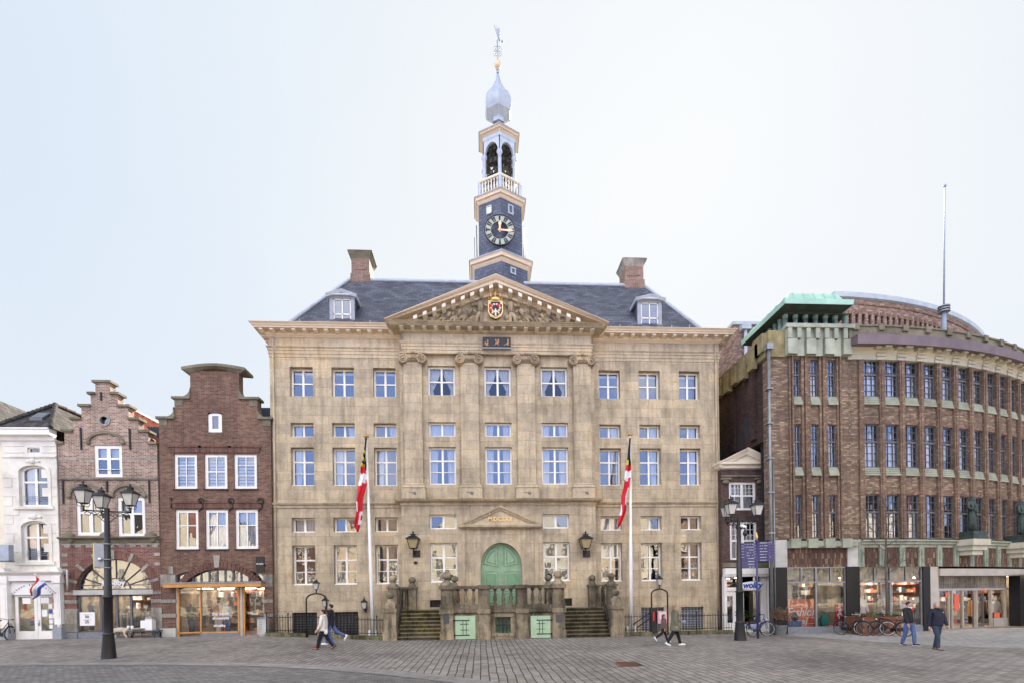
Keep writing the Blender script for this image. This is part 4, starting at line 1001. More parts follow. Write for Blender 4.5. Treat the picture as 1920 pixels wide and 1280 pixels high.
# ================================================================== lanterns
def lantern_parts(root, c, w, h, gm='lampglass', fm='black', gname='lantern'):
    """tapered four-sided lantern: c = bottom centre; w = top width; returns nothing, adds frame, glass, cap"""
    x, y, z = c; wb = w*.58
    def ring4(s, zz): return [(x-s,y-s,zz),(x+s,y-s,zz),(x+s,y+s,zz),(x-s,y+s,zz)]
    fr = MB(); B, T = ring4(wb/2, z), ring4(w/2, z+h)
    for i in range(4):
        fr.tube([B[i], T[i]], w*.032, 5); fr.tube([B[i], B[(i+1)%4]], w*.03, 5); fr.tube([T[i], T[(i+1)%4]], w*.035, 5)
    fr.lathe([(wb*.25,z-h*.09),(wb*.72,z-.01)], (x,y,0), 4, PI/4, False)
    f = fr.build('lantern_frame' if gname is None else gname, M[fm], root)
    g = MB(); B, T = ring4(wb/2*.96, z+.01), ring4(w/2*.96, z+h-.01); g.add(B+T, [(i,(i+1)%4,4+(i+1)%4,4+i) for i in range(4)]); g.build('lamp_glass', M[gm], f)
    cp = MB(); s2 = math.sqrt(2)/2
    cp.lathe([(w*.60*1.414,z+h-.005),(w*.60*1.414,z+h+.03),(w*.30*1.414,z+h+h*.33),(w*.2*1.414,z+h+h*.37),(w*.2*1.414,z+h+h*.52),(w*.28*1.414,z+h+h*.53),(w*.10*1.414,z+h+h*.62)], (x,y,0), 4, PI/4, False)
    cp.lathe([(w*.08,z+h*1.6),(w*.05,z+h*1.68),(w*.10,z+h*1.73),(w*.09,z+h*1.79),(.008,z+h*1.92)], (x,y,0), 8); cp.build('lantern_cap', M[fm], f)
    return f
for px, lab in ((774.8,'dark wall lantern with amber glass left of the green door'),(1098,'dark wall lantern with amber glass right of the green door')):
    y = YC-.42; x = X(px,1015,y); z0, z1 = Z(px,1027,y), Z(px,1010,y); w = .60
    t = thing('wall_lantern', lab, 'wall lantern', (0,0,0), 0, 'lanterns flanking the town hall door')
    lantern_parts(t, (x,y,z0), w, z1-z0, 'lampamber')
    b = MB(); b.box(x-.2+.12, x+.2+.12, YC-.04, YC, Z(px,1044,YC), Z(px,1031,YC)); b.tube([(x+.05,YC-.04,z0-.25),(x+.02,YC-.2,z0-.32),(x,y,z0-.2),(x,y,z0-.02)], .035, 6); b.tube([(x+.05,YC-.04,z0-.1),(x+.02,YC-.2,z0-.14),(x,y,z0-.1)], .025, 6); b.build('bracket', M['black'], t)
b = MB(); b.ball((X(779,1054,YC-.1),YC-.08,Z(779,1054,YC)), .1, .1, .08); tag(b.build('alarm_bell', M['black']), 'small black round bell on the wall under the left lantern', 'bell')
for px, py0, py1, lab, q in ((683,1140,1128.5,'small black wall lantern on the cellar wall behind the left flagpole','x'),):
    y = YW-.35; x = X(px,1130,y); z0, z1 = Z(px,py0,y), Z(px,py1,y)
    t = thing('wall_lantern', lab, 'wall lantern', (0,0,0)); lantern_parts(t, (x,y,z0), .27, z1-z0)
    b = MB(); b.tube([(x,YW,z0-.02),(x,y+.1,z0-.15),(x,y,z0-.03)], .025, 6); b.box(x-.06,x+.06,YW-.03,YW,z0-.2,z0+.1); b.build('bracket', M['black'], t)
# floodlights on the ledge
for px in (775,882,990,1098):
    y = YC-.28; x = X(px,930,y); z = ZCST1+.07
    t = thing('floodlight', 'small grey floodlight on the ledge, '+{775:'leftmost of the four',882:'second from the left, left of the door gable',990:'third from the left, right of the door gable',1098:'rightmost of the four'}[px], 'floodlight', (x,y,z), 0, 'floodlights on the string course')
    b = MB(); b.tube([(0,0,0),(.03,0,.1),(0,0,.2)], .03, 6); b.build('stand', M['black'], t)
    b = MB(); b.lathe([(.02,-.17),(.06,-.14),(.085,.12),(.10,.15)], (0,0,0), 10); o = b.build('lamp_head', M['zinc'], t); o.rotation_euler = (R(75), 0, R(70)); o.location = (0,0,.2)
    b = MB(); b.box(-.2, .16, -.1, .08, .27, .285); b.build('visor', M['zinc'], t)
# ================================================================== flagpoles and flags
FLG = {}
for key, bx, tx, ty, yy in (('l',700,686.5,820,28.1),('r',1183.5,1181.5,817,28.0)):
    x0, z0 = X(bx,1190,yy), .05; x1, z1 = X(tx,ty,yy), Z(tx,ty,yy)
    lab = {'l':'tall white flagpole left of the entrance steps','r':'tall white flagpole right of the entrance steps'}[key]
    t = thing('flagpole', lab, 'flagpole', (0,0,0), 0, 'white flagpoles before the town hall')
    b = MB(); b.tube([(x0,yy,z0),(x0+(x1-x0)*.35,yy,z0+(z1-z0)*.35),(x1,yy,z1)], [.105,.095,.05], 10); b.build('pole', M['white'], t)
    b = MB(); b.lathe([(.0,z1+.12),(.14,z1+.10),(.16,z1+.06),(.06,z1)], (x1,yy,0), 10); b.build('pole_cap', M['wood'], t)
    b = MB(); b.box(x0-.24, x0-.13, yy-.1, yy+.1, .03, .48); b.box(x0+.13, x0+.24, yy-.1, yy+.1, .03, .48); b.build('pole_foot', M['white'], t)
    FLG[key] = (x0,x1,z0,z1,yy)
def flag_at(key, rows, label):
    """rows: (py, left px, right px, colour of left half, colour of right half) hanging folds, seen width widened into depth folds"""
    yy = FLG[key][4]-.12; mats = [M[m] for m in ('blackcloth','yellow','red','whitecloth')]; ix = {'k':0,'y':1,'r':2,'w':3}
    N = 14; rows2 = []
    for i in range(len(rows)-1):
        for j in range(3):
            t = j/3; a, c = rows[i], rows[i+1]; rows2.append((a[0]+(c[0]-a[0])*t, a[1]+(c[1]-a[1])*t, a[2]+(c[2]-a[2])*t, a[3]))
    rows2.append(rows[-1])
    vs = []; b = MB()
    for i, (py, l, r_, cc) in enumerate(rows2):
        z = Z(l,py,yy); x0, x1 = X(l,py,yy), X(r_,py,yy)
        for j in range(N+1):
            u = j/N; vs.append((x0+(x1-x0)*(u+.05*math.sin(u*9+i*.3)), yy+.10*math.sin(u*8.5+i*.22)+.05*math.sin(u*17+i*.5), z-.12*u*(1-u)))
    for i in range(len(rows2)-1):
        cc = rows2[i][3]
        for j in range(N):
            b.mi = ix[cc[min(len(cc)-1, int(j/N*len(cc)))]]
            b.add([vs[i*(N+1)+j],vs[(i+1)*(N+1)+j],vs[(i+1)*(N+1)+j+1],vs[i*(N+1)+j+1]], [(0,1,2,3)], True)
    bm_ = b.build('flag', mats)
    # weld the cloth so that it shades as one sheet
    bm = bmesh.new(); bm.from_mesh(bm_.data); bmesh.ops.remove_doubles(bm, verts=bm.verts, dist=1e-5); bm.to_mesh(bm_.data); bm.free()
    return tag(bm_, label, 'flag', 'limp red and white flags')
zx = lambda x: 480+x/3.84
zy = lambda y: 780+y/3.84
flag_at('l', [(zy(150),zx(785),zx(797),'kkkk'),(zy(190),zx(781),zx(795),'kkkk'),(zy(240),zx(774),zx(793),'kyyk'),(zy(262),zx(771),zx(793),'ykky'),(zy(290),zx(768),zx(792),'yykk'),(zy(318),zx(766),zx(792),'kkkk'),(zy(335),zx(762),zx(792),'ykyk'),(zy(358),zx(758),zx(793),'rrrk'),(zy(385),zx(754),zx(793),'rrrrrw'),(zy(408),zx(749),zx(796),'wwwww'),(zy(450),zx(742),zx(797),'wwwwr'),(zy(475),zx(738),zx(797),'wwrrr'),(zy(495),zx(735),zx(797),'rrrrr'),(zy(540),zx(729),zx(790),'rrrrr'),(zy(580),zx(724),zx(776),'rrrrr'),(zy(612),zx(722),zx(772),'wrrrr'),(zy(655),zx(724),zx(770),'wrrrr'),(zy(682),zx(724),zx(769),'rrwww'),(zy(710),zx(719),zx(762),'rrrwr'),(zy(745),zx(714),zx(756),'rrrww'),(zy(775),zx(711),zx(750),'rrrrr'),(zy(805),zx(714),zx(744),'rrrrr'),(zy(826),zx(722),zx(736),'rrrrr')],
    'limp red and white flag with black and yellow top on the left flagpole')
zx = lambda x: 900+x/3.84
flag_at('r', [(zy(150),zx(1078),zx(1086),'kkkk'),(zy(200),zx(1074),zx(1085),'kkkk'),(zy(260),zx(1066),zx(1084),'kkkk'),(zy(310),zx(1060),zx(1083),'ykkk'),(zy(348),zx(1055),zx(1083),'rrrr'),(zy(390),zx(1047),zx(1084),'wwwww'),(zy(440),zx(1040),zx(1084),'wwwrr'),(zy(460),zx(1036),zx(1084),'rrrrr'),(zy(510),zx(1028),zx(1078),'rrrww'),(zy(545),zx(1021),zx(1066),'rrrww'),(zy(580),zx(1017),zx(1058),'rrrrw'),(zy(630),zx(1018),zx(1054),'wrrrr'),(zy(675),zx(1016),zx(1048),'wrrrr'),(zy(710),zx(1008),zx(1038),'rrrrr'),(zy(750),zx(997),zx(1024),'rrrrr'),(zy(785),zx(988),zx(1008),'rrrrr'),(zy(806),zx(982),zx(988),'rrrrr')],
    'limp red and white flag with black top on the right flagpole')
# ================================================================== railings round the light wells
def railing(name, pts, label, zr=1.12, zb=.32, kerb='moss', gate=None):
    t = thing(name, label, 'railing', (0,0,0), 0, 'iron railings before the town hall')
    k = MB(); kk = MB(); bars = MB(); rails = MB()
    for (a, c) in zip(pts[:-1], pts[1:]):
        p, q = Vector(a), Vector(c); L = (q-p).length; u = (q-p)/L; n = max(2, int(L/.145)); nn = Vector((u.y,-u.x))
        A, B = p-nn*.14, p+nn*.16; C, D = q+nn*.16, q-nn*.14
        za, zc_ = gz(*p), gz(*q)
        k.add([(A.x,A.y,-.2),(B.x,B.y,-.2),(C.x,C.y,-.2),(D.x,D.y,-.2),(A.x,A.y,za+zb-.12),(B.x,B.y,za+zb-.12),(C.x,C.y,zc_+zb-.12),(D.x,D.y,zc_+zb-.12)], [(0,1,5,4),(1,2,6,5),(2,3,7,6),(3,0,4,7),(4,5,6,7)])
        for zz_ in (zb, zr-.12): rails.tube([(p.x,p.y,za+zz_),(q.x,q.y,zc_+zz_)], .018, 4)
        for i in range(n+1):
            o = p+u*L*i/n; zg = gz(*o)
            if i % 8: bars.tube([(o.x,o.y,zg+zb-.1),(o.x,o.y,zg+zr)], .012, 4)
            else: kk.tube([(o.x,o.y,zg+zb-.14),(o.x,o.y,zg+zr+.04)], .028, 6); kk.ball((o.x,o.y,zg+zr+.07), .04)
    k.build('stone_kerb', M[kerb], t); rails.build('rail', M['iron'], t); bars.build('bars', M['iron'], t); kk.build('posts', M['iron'], t); return t
ga, gb = X(574.5,1195,27.75), X(612.5,1195,27.75)
railing('railing', [(X(500,1189,28.3),28.3),(ga-.0,27.9)], 'black iron railing between the grey cabinet and the left lantern arch')
railing('railing', [(gb,27.7),(X(662,1200,27.4),27.4),(X(724,1203,27.2),27.2)], 'black iron railing between the left lantern arch and the steps')
railing('railing', [(X(1168,1190,27.3),27.3),(X(1222,1190,27.3),27.3)], 'short black iron railing round the right flagpole foot')
railing('railing', [(X(1266,1188,27.55),27.55),(X(1372,1187,27.7),27.7)], 'black iron railing running from the right lantern arch to the small shop')
def arch_gate(x0, x1, y, ztop, zl, label, name='lantern_arch'):
    t = thing(name, label, 'lantern arch', (0,0,0), 0, 'lantern arches over the cellar steps')
    xm = (x0+x1)/2; w = (x1-x0)/2; zs = ztop-w*.62; pts = [(x0,y,-.1),(x0,y,zs)]+[(xm-w*math.cos(PI*i/12), y, zs+(ztop-zs)*math.sin(PI*i/12)) for i in range(1,12)]+[(x1,y,zs),(x1,y,-.1)]
    b = MB(); b.tube(pts, .04, 8); b.build('arch', M['iron'], t)
    b = MB(); b.tube([(xm,y,ztop),(xm,y,ztop+.2)], .035, 6); b.build('lantern_stem', M['iron'], t)
    lantern_parts(t, (xm,y,ztop+.22), .26, .3)
    b = MB(); 
    for i in range(6): xx = x0+(x1-x0)*(i+.5)/6; b.tube([(xx,y,.2+gz(x0,y)),(xx,y,1.05+gz(x0,y))], .012, 4)
    for zz_ in (.22,1.02): b.tube([(x0,y,zz_+gz(x0,y)),(x1,y,zz_+gz(x0,y))], .018, 4)
    b.build('gate_bars', M['iron'], t); return t
arch_gate(X(574.5,1150,27.75), X(612.5,1150,27.75), 27.75, Z(593,1112,27.75), 0, 'black iron arch with a small lantern behind the walking couple')
b = MB(); t = arch_gate(X(1222,1150,27.5), X(1252,1150,27.5), 27.5, Z(1237,1103.5,27.5), 0, 'black iron arch with a small lantern behind the child and woman in green')
for i in range(2): b.tube([(X(1187,1180,28),28,.25+.3*i),(X(1222,1150,27.6),27.6,.95+.3*i)], .03, 5)
b.build('stair_rail', M['iron'], t)
y = 27.95; x = X(612,1128,y); t = thing('wall_lantern', 'small black lantern under the left iron arch', 'wall lantern', (0,0,0)); lantern_parts(t, (x-.05,y,Z(612,1136,y)), .26, .3); b = MB(); b.tube([(x-.05,y,Z(612,1136,y)-.02),(x-.05,y,Z(612,1136,y)-.2),(x-.05,y,.1)], .03, 6); b.build('post', M['iron'], t)
# dark notice box and pink poster inside the right light well
yb3 = 27.35; b = MB(); b.box(X(1221,1160,yb3), X(1233,1160,yb3), yb3, yb3+.3, .1, Z(1225,1139,yb3)); t = tag(b.build('notice_box', M['black']), 'tall black notice box with red label beside the right lantern arch', 'notice box')
b = MB(); b.box(X(1224.5,1150,yb3), X(1227,1150,yb3), yb3-.012, yb3-.002, Z(1225,1163,yb3), Z(1225,1146,yb3)); b.build('notice_strip', M['red'], t)
b = MB(); b.box(X(1233.5,1150,27.2), X(1250.5,1150,27.2), 27.2, 27.24, Z(1240,1168,27.2), Z(1240,1144.5,27.2)); t = tag(b.build('poster', M['pink']), 'pink poster hung on the railing behind the child', 'poster')
b = MB(); b.box(X(1236,1150,27.19), X(1248,1150,27.19), 27.18, 27.199, Z(1240,1160,27.2), Z(1240,1147,27.2)); b.build('print', M['mannequin'], t)
# ================================================================== grey electricity cabinet
x0, x1 = X(482,1175,28.3), X(499.5,1175,28.3); zg = gz(x0,28.3)
b = MB(); b.box(x0, x1, 28.3, 28.75, zg-.2, Z(490,1158.5,28.3)); t = tag(b.build('electricity_cabinet', M['concrete']), 'pale grey electricity cabinet at the left end of the railing', 'cabinet')
b = MB(); b.box(x0-.03, x1+.03, 28.26, 28.8, Z(490,1158.5,28.3), Z(490,1156.5,28.3)); b.box(x0-.02,x1+.02,28.28,28.76,zg-.2,zg+.1); b.build('lid', M['lime'], t)
b = MB()
for i in range(5): b.box(x0+.1, x0+.24, 28.285, 28.297, zg+.35+.12*i, zg+.40+.12*i)
b.build('vent', M['greyblue'], t)
# ================================================================== street lamps
def street_lamp(x, y, zbase, zarm, lamps, label, zcol, taper, base):
    t = thing('street_lamp', label, 'street lamp', (x,y,zbase), 0, 'black three-armed street lamps')
    H_ = zarm-zbase
    b = MB(); b.lathe([(base,0),(base*.98,.06),(base*.72,zcol*.92),(base*.74,zcol*.95),(base*.8,zcol),(base*.62,zcol+.05)], (0,0,0), 12); b.build('lamp_base', M['black'], t)
    b = MB(); b.lathe([(base*.62,zcol+.05),(base*.58,zcol+1.35),(base*.70,zcol+1.37),(base*.70,zcol+1.42),(base*.52,zcol+1.45),(taper,H_),(taper*1.1,H_+.1)], (0,0,0), 12); b.build('lamp_post', M['black'], t)
    for (dx, dy, s) in lamps:
        b = MB(); d = Vector((dx,dy,0)); L = d.length; u = d/L
        b.tube([(0,0,H_-.02), tuple(d+Vector((0,0,H_-.02)))], .028, 6)
        for q in (.25,.55,.8):
            pts = [(u*(L*q)+u*.11*math.cos(a)*(1-.06*i)).to_tuple()[:2]+(H_-.15+.10*math.sin(a)*(1-.06*i),) for i, a in enumerate([k*.6 for k in range(11)])]; b.tube(pts, .013, 5)
        b.tube([(0,0,H_-.5), tuple(u*L*.45+Vector((0,0,H_-.17))), tuple(u*L*.95+Vector((0,0,H_-.04)))], .015, 5)
        e = d+Vector((0,0,H_)); b.tube([tuple(e-Vector((0,0,.06))), tuple(e+Vector((0,0,.16)))], .035, 6)
        for s4 in range(4):
            a = PI/2*s4+PI/4; v = Vector((math.cos(a),math.sin(a),0)); b.tube([tuple(e+Vector((0,0,.12))), tuple(e+v*.16+Vector((0,0,.12))), tuple(e+v*.2+Vector((0,0,.24)))], .012, 5)
        b.build('lamp_arm', M['black'], t)
        lantern_parts(t, (d.x, d.y, H_+.24), .52*s, .55*s, 'lampglass', 'black', 'lantern')
    return t
yl = 21.0
xl_ = X(204,1232,yl); xt = X(200.5,960,yl)
t = street_lamp((xl_+xt)/2, yl, gz(xl_,yl)-.02, Z(200,957,yl), [(-.60,-.35,.80),(-.70,.75,.80),(.72,.22,.80)], 'black street lamp with three lanterns and a sign box, in front of the stepped gable', .95, .085, .255)
x = (xl_+xt)/2; b = MB(); b.box(x-.42, x-.06, yl-.1, yl+.05, Z(190,1063,yl), Z(190,1018,yl)); sb = tag(b.build('sign_box', M['greyblue']), 'grey sign box with yellow edge clamped to the left street lamp', 'sign')
b = MB(); b.box(x-.46, x-.421, yl-.09, yl+.24, Z(190,1064,yl), Z(190,1017,yl)); b.build('sign_edge', M['yellow'], sb); b = MB(); b.ball((x-.18,yl-.15,Z(190,1048,yl)), .08, .05, .08); b.build('sensor', M['chrome'], sb)
for py in (1019,1048,1063.5):
    b = MB(); b.lathe([(.145,Z(200,py,yl)-.02),(.145,Z(200,py,yl)+.02)], (x,yl,0), 12); b.build('clamp', M['zinc'], sb)
yr = 23.7
xr_ = X(1389,1198,yr); xt = X(1383.5,975,yr)
t = street_lamp((xr_+xt)/2, yr, -.02, Z(1384,975,yr), [(-.50,-.3,.80),(.88,.0,.80),(-.30,.55,.80)], 'black street lamp with three lanterns and camera domes beside the small shop', .85, .075, .27)
x = (xr_+xt)/2
b = MB(); b.tube([(x,yr,Z(1384,990,yr)),(x+.2,yr-.2,Z(1384,990,yr)),(x+.2,yr-.2,Z(1384,995,yr))], .03, 6); b.ball((x+.2,yr-.2,Z(1390,1000,yr)), .11, .11, .13); tag(b.build('dome_camera', M['black']), 'black dome camera hanging from the right street lamp', 'camera')
b = MB(); b.tube([(x+.05,yr-.05,Z(1384,984,yr)),(x+.28,yr-.15,Z(1384,989,yr))], .075, 8); b.tube([(x,yr,Z(1384,986,yr)),(x+.1,yr-.08,Z(1384,985,yr))], .03, 5); tag(b.build('bullet_camera', M['white']), 'white tube camera on the right street lamp', 'camera')
# ================================================================== finger post
ysp = 24.5; x = X(1421,1190,ysp); z1 = Z(1420,1010,ysp)
t = thing('finger_post', 'dark blue finger post with many sign boards beside the right street lamp', 'signpost', (0,0,0))
b = MB(); b.tube([(x,ysp,-.05),(x,ysp,z1)], [.055,.045], 8); b.lathe([(.06,z1-.15),(.09,z1-.12),(.09,z1-.08),(.05,z1)], (x,ysp,0), 8); b.build('post', M['purple'], t)
b = MB(); b.lathe([(.03,z1),(.07,z1+.12),(.005,z1+.34)], (x,ysp,0), 8); b.build('finial', M['gold'], t)
random.seed(5)
for side, n, zt_, xw, dy in ((-1,9,Z(1400,1016.5,ysp),.73,.15),(1,7,Z(1440,1014.5,ysp),.66,-.28)):
    for i in range(n):
        z0 = zt_-.135*(i+1)+.008; z1_ = z0+.118; x0 = x+side*.05; x1 = x+side*xw
        b = MB(); vs = [(x0,ysp-.02,z0),(x1,ysp-.02+dy,z0),(x1+side*.06,ysp-.02+dy,(z0+z1_)/2),(x1,ysp-.02+dy,z1_),(x0,ysp-.02,z1_)]
        vs2 = [(p[0],p[1]+.03,p[2]) for p in vs]; n5 = 5
        b.add(vs+vs2, [tuple(range(5)), tuple(reversed(range(5,10)))]+[((k+1)%5,k,5+k,5+(k+1)%5) for k in range(5)]); s = b.build('sign_board', M['purple'], t)
        b = MB(); a = .12; e = random.uniform(.55,.92)
        q = lambda u, zz_: (x0+(x1-x0)*u, ysp-.026+dy*u-.0, zz_)
        for k in range(int((e-a)/.07)):
            u = a+.07*k
            if random.random() < .85: b.quad(*([q(u,z0+.04),q(u+.05,z0+.04),q(u+.05,z0+.075),q(u,z0+.075)] if side > 0 else [q(u+.05,z0+.04),q(u,z0+.04),q(u,z0+.075),q(u+.05,z0+.075)]))
        b.build('lettering', M['palegrey'], s)
# ================================================================== LEFT HOUSES (facades in one line with the town hall)
YH = 29.0
def leaner(lean, Y):
    def LX(px, py, y=Y):
        x, z = at(px, py, y); return x-(lean[0]*(z-lean[1]) if lean else 0)
    return LX
zz = lambda py, px=210, y=YH: Z(px, py, y)
# ---------------------------------------------------------------- white house
LW = (-.020, 2.2); lx = leaner(LW, YH)
WH = thing('white_house', 'narrow white stucco house with dark tiled hip roof, arched windows and a small shop below', 'house')
x0, x1 = lx(7,950), lx(109,950)
zt_ = zz(823,60); zg = .12
W1 = (lx(37,910), lx(91,910), zz(949,64), zz(872,64)); W2 = (lx(42,1020), lx(93,1020), zz(1053,66), zz(976,66)); WA = (lx(51,843), lx(74,843), zz(848,62), zz(838,62)); WS = (lx(22,1150), lx(113,1150), -.1, zz(1090,66))
b = MB(LW); b.wall(x0, x1, zg-.3, zt_, [W1, W2, WA, WS], YH, YH+.4)
b.spandrel(W1[0], W1[1], W1[3]-.32, W1[3], YH, YH+.3); b.spandrel(W2[0], W2[1], W2[3]-.32, W2[3], YH, YH+.3)
b.build('wall', M['stucco'], WH)
b = MB(LW); random.seed(2)
for i in range(15):                                                # corner stones and grooves
    z = zg+3.2+i*.48
    if z+.4 < zt_-1.2:
        for s, xx in ((1,x0),(-1,x1)):
            w = .75 if i % 2 else .45; b.box(xx, xx+s*w, YH-.025, YH-.001, z, z+.44)
for a, c in ((lx(10,843),lx(45,843)),(lx(79,843),lx(104,843))):
    for q in ((a,c,zz(848,60),zz(848,60)+.05),(a,c,zz(836,60),zz(836,60)+.05)): b.box(q[0],q[1],YH-.03,YH-.001,q[2],q[3])
b.box(x0, x1, YH-.06, YH-.002, zz(857,60), zz(854,60))
b.build('stucco_relief', M['stucco'], WH)
for w in (W1, W2):
    wn = window(WH, w[0], w[1], w[2], w[3], YH+.14, 2, [(.62,.05)], arch=.32, cas=.12, bar=.04, lean=LW, curtain='left', fm='white', gm='glassstore')
    b = MB(LW); b.ring((w[0]+w[1])/2, w[3]-.32, (w[1]-w[0])/2, .32, (w[1]-w[0])/2+.16, .48, YH-.06, YH+.01, 0, PI, 14); b.box(w[0]-.16, w[0], YH-.06, YH+.01, w[2], w[3]-.32); b.box(w[1], w[1]+.16, YH-.06, YH+.01, w[2], w[3]-.32); b.box(w[0]-.28, w[1]+.28, YH-.12, YH+.05, w[2]-.14, w[2]-.002)
    xm = (w[0]+w[1])/2; b.ball((xm,YH-.06,w[3]+.22), .16, .1, .16); b.ball((xm-.22,YH-.04,w[3]+.2), .14, .07, .09); b.ball((xm+.22,YH-.04,w[3]+.2), .14, .07, .09)
    b.build('window_surround', M['stucco'], wn)
    b = MB(LW)
    for i in range(3): b.tube([(w[0]+.1,YH+.08,w[2]+.35+.1*i),(w[1]-.1,YH+.08,w[2]+.35+.1*i)], .012, 4)
    b.build('window_rail', M['lead'], wn)
window(WH, WA[0], WA[1], WA[2], WA[3], YH+.1, 1, [], cas=.05, lean=LW, gm='glassstore')
b = MB(LW); b.molding([(x0,YH+6),(x0,YH),(x1,YH)], [(0,zt_-.12),(.1,zt_-.06),(.12,zt_+.1),(.42,zt_+.14),(.44,zt_+.38),(.5,zt_+.42),(.5,zt_+.48),(-.1,zt_+.49)], PLAN); b.build('cornice', M['white'], WH)
ze = zt_+.47; YA = 30.8; ax, az = lx(104,760,YA), Z(104,760,YA); ex0, ex1 = lx(2,813), x1+.12
b = MB(LW); y0 = YH-.45
al = ax-3.9
b.quad((ex0,y0,ze),(ex1,y0,ze),(ax,YA,az)); b.quad((ex0,40,ze),(ex0,y0,ze),(ax,YA,az),(ax,40,az)); b.quad((ex1,y0,ze),(ex1,40,ze),(ax,40,az),(ax,YA,az))
rf = b.build('roof', M['darktile'], WH)
b = MB(LW)
for (p, q) in (((ex0,y0,ze),(ax,YA,az)),((ex1,y0,ze),(ax,YA,az)),((ax,YA,az),(ax,40,az))):
    p, q = Vector(p), Vector(q); n = 14
    for i in range(n): a = p+(q-p)*i/n; c = p+(q-p)*(i+1.08)/n; b.cyl(a+Vector((0,0,.04)), c+Vector((0,0,.07)), .10, .13, 7)
b.build('ridge_tiles', M['darktile'], rf)
yk = 29.55; t_ = (yk-y0)/(YA-y0); zk = ze+(az-ze)*t_; xk = X(75,791,yk)
sl = (az-ze)/(YA-y0)
def onslope(u, v, o=0): return (xk+u, yk+v, zk+v*sl+o)
b = MB(); b.add([onslope(-.32,-.28,.12),onslope(.32,-.28,.12),onslope(.34,.28,.12),onslope(-.3,.28,.12),onslope(-.32,-.28,0),onslope(.32,-.28,0),onslope(.34,.28,0),onslope(-.3,.28,0)], [(0,1,2,3),(0,4,5,1),(1,5,6,2),(3,7,4,0)]); sk = b.build('skylight', M['winframe'], WH)
b = MB(); b.quad(onslope(-.25,-.22,.13),onslope(.25,-.22,.13),onslope(.26,.22,.13),onslope(-.24,.22,.13)); b.build('pane', M['mirrorglass'], sk)
# shop front
b = MB(LW); fx0, fx1 = lx(9,1100), lx(120,1100)
zs0, zs1 = zz(1089,66), zz(1071,66)
b.molding([(fx0,YH),(fx0,YH-.2),(fx1,YH-.2),(fx1,YH)], [(0,zs0),(.04,zs0+.03),(.04,zs1-.2),(.1,zs1-.16),(.26,zs1-.05),(.28,zs1),(-.2,zs1+.04)], PLAN)
for a, c in ((fx0,fx0+.32),(fx1-.32,fx1)):
    b.box(a, c, YH-.28, YH, 1.0, zs0+.1); b.box(a-.05, c+.05, YH-.33, YH, zs0-.1, zs0+.25); b.ring((a+c)/2, zs1-.05, .0, .0, .22, .26, YH-.4, YH-.1, 0, PI, 10); b.box(a+.07, c-.07, YH-.30, YH-.27, 1.35, zs0-.3)
sf = b.build('shop_front', M['white'], WH)
b = MB(LW)
for a, c in ((fx0,fx0+.32),(fx1-.32,fx1)): b.box(a-.06, c+.06, YH-.36, YH, -.1, 1.0-.15)
b.build('pilaster_base', M['greyblue'], sf)
sg0, sg1 = lx(17,1100), lx(109,1100); gz0, gz1 = zz(1114,66), zz(1089.5,66)
b = MB(LW); b.box(sg0, sg1, YH-.06, YH+.02, gz0, gz1); sgn = b.build('sign_board', M['paper'], WH)
b = MB(LW); b.box(sg0-.04, sg1+.04, YH-.04, YH+.01, gz0-.04, gz1+.03); b.build('sign_frame', M['greyblue'], sgn)
import math as _m
s = 'Schoen en Service'; cxs = (sg0+sg1)/2+LW[0]*((gz0+gz1)/2-LW[1]); rr = 1.25
for i, chx in enumerate(s):
    a = R(-52+104*i/(len(s)-1))
    if chx != ' ': text('lettering', chx, .17, (cxs+rr*_m.sin(a), YH-.07, gz0-.72+rr*_m.cos(a)), M['black'], sgn, rot=(PI/2, a, 0), ext=.003)
text('lettering', '2', .24, (cxs-.12, YH-.07, gz0+.2), M['salered'], sgn, ext=.003); text('lettering', '000', .24, (cxs+.22, YH-.07, gz0+.2), M['salered'], sgn, ext=.003) if 0 else None
d0, dm, d1 = lx(28,1150), lx(70,1150), lx(112,1150); dz = zz(1115,66)
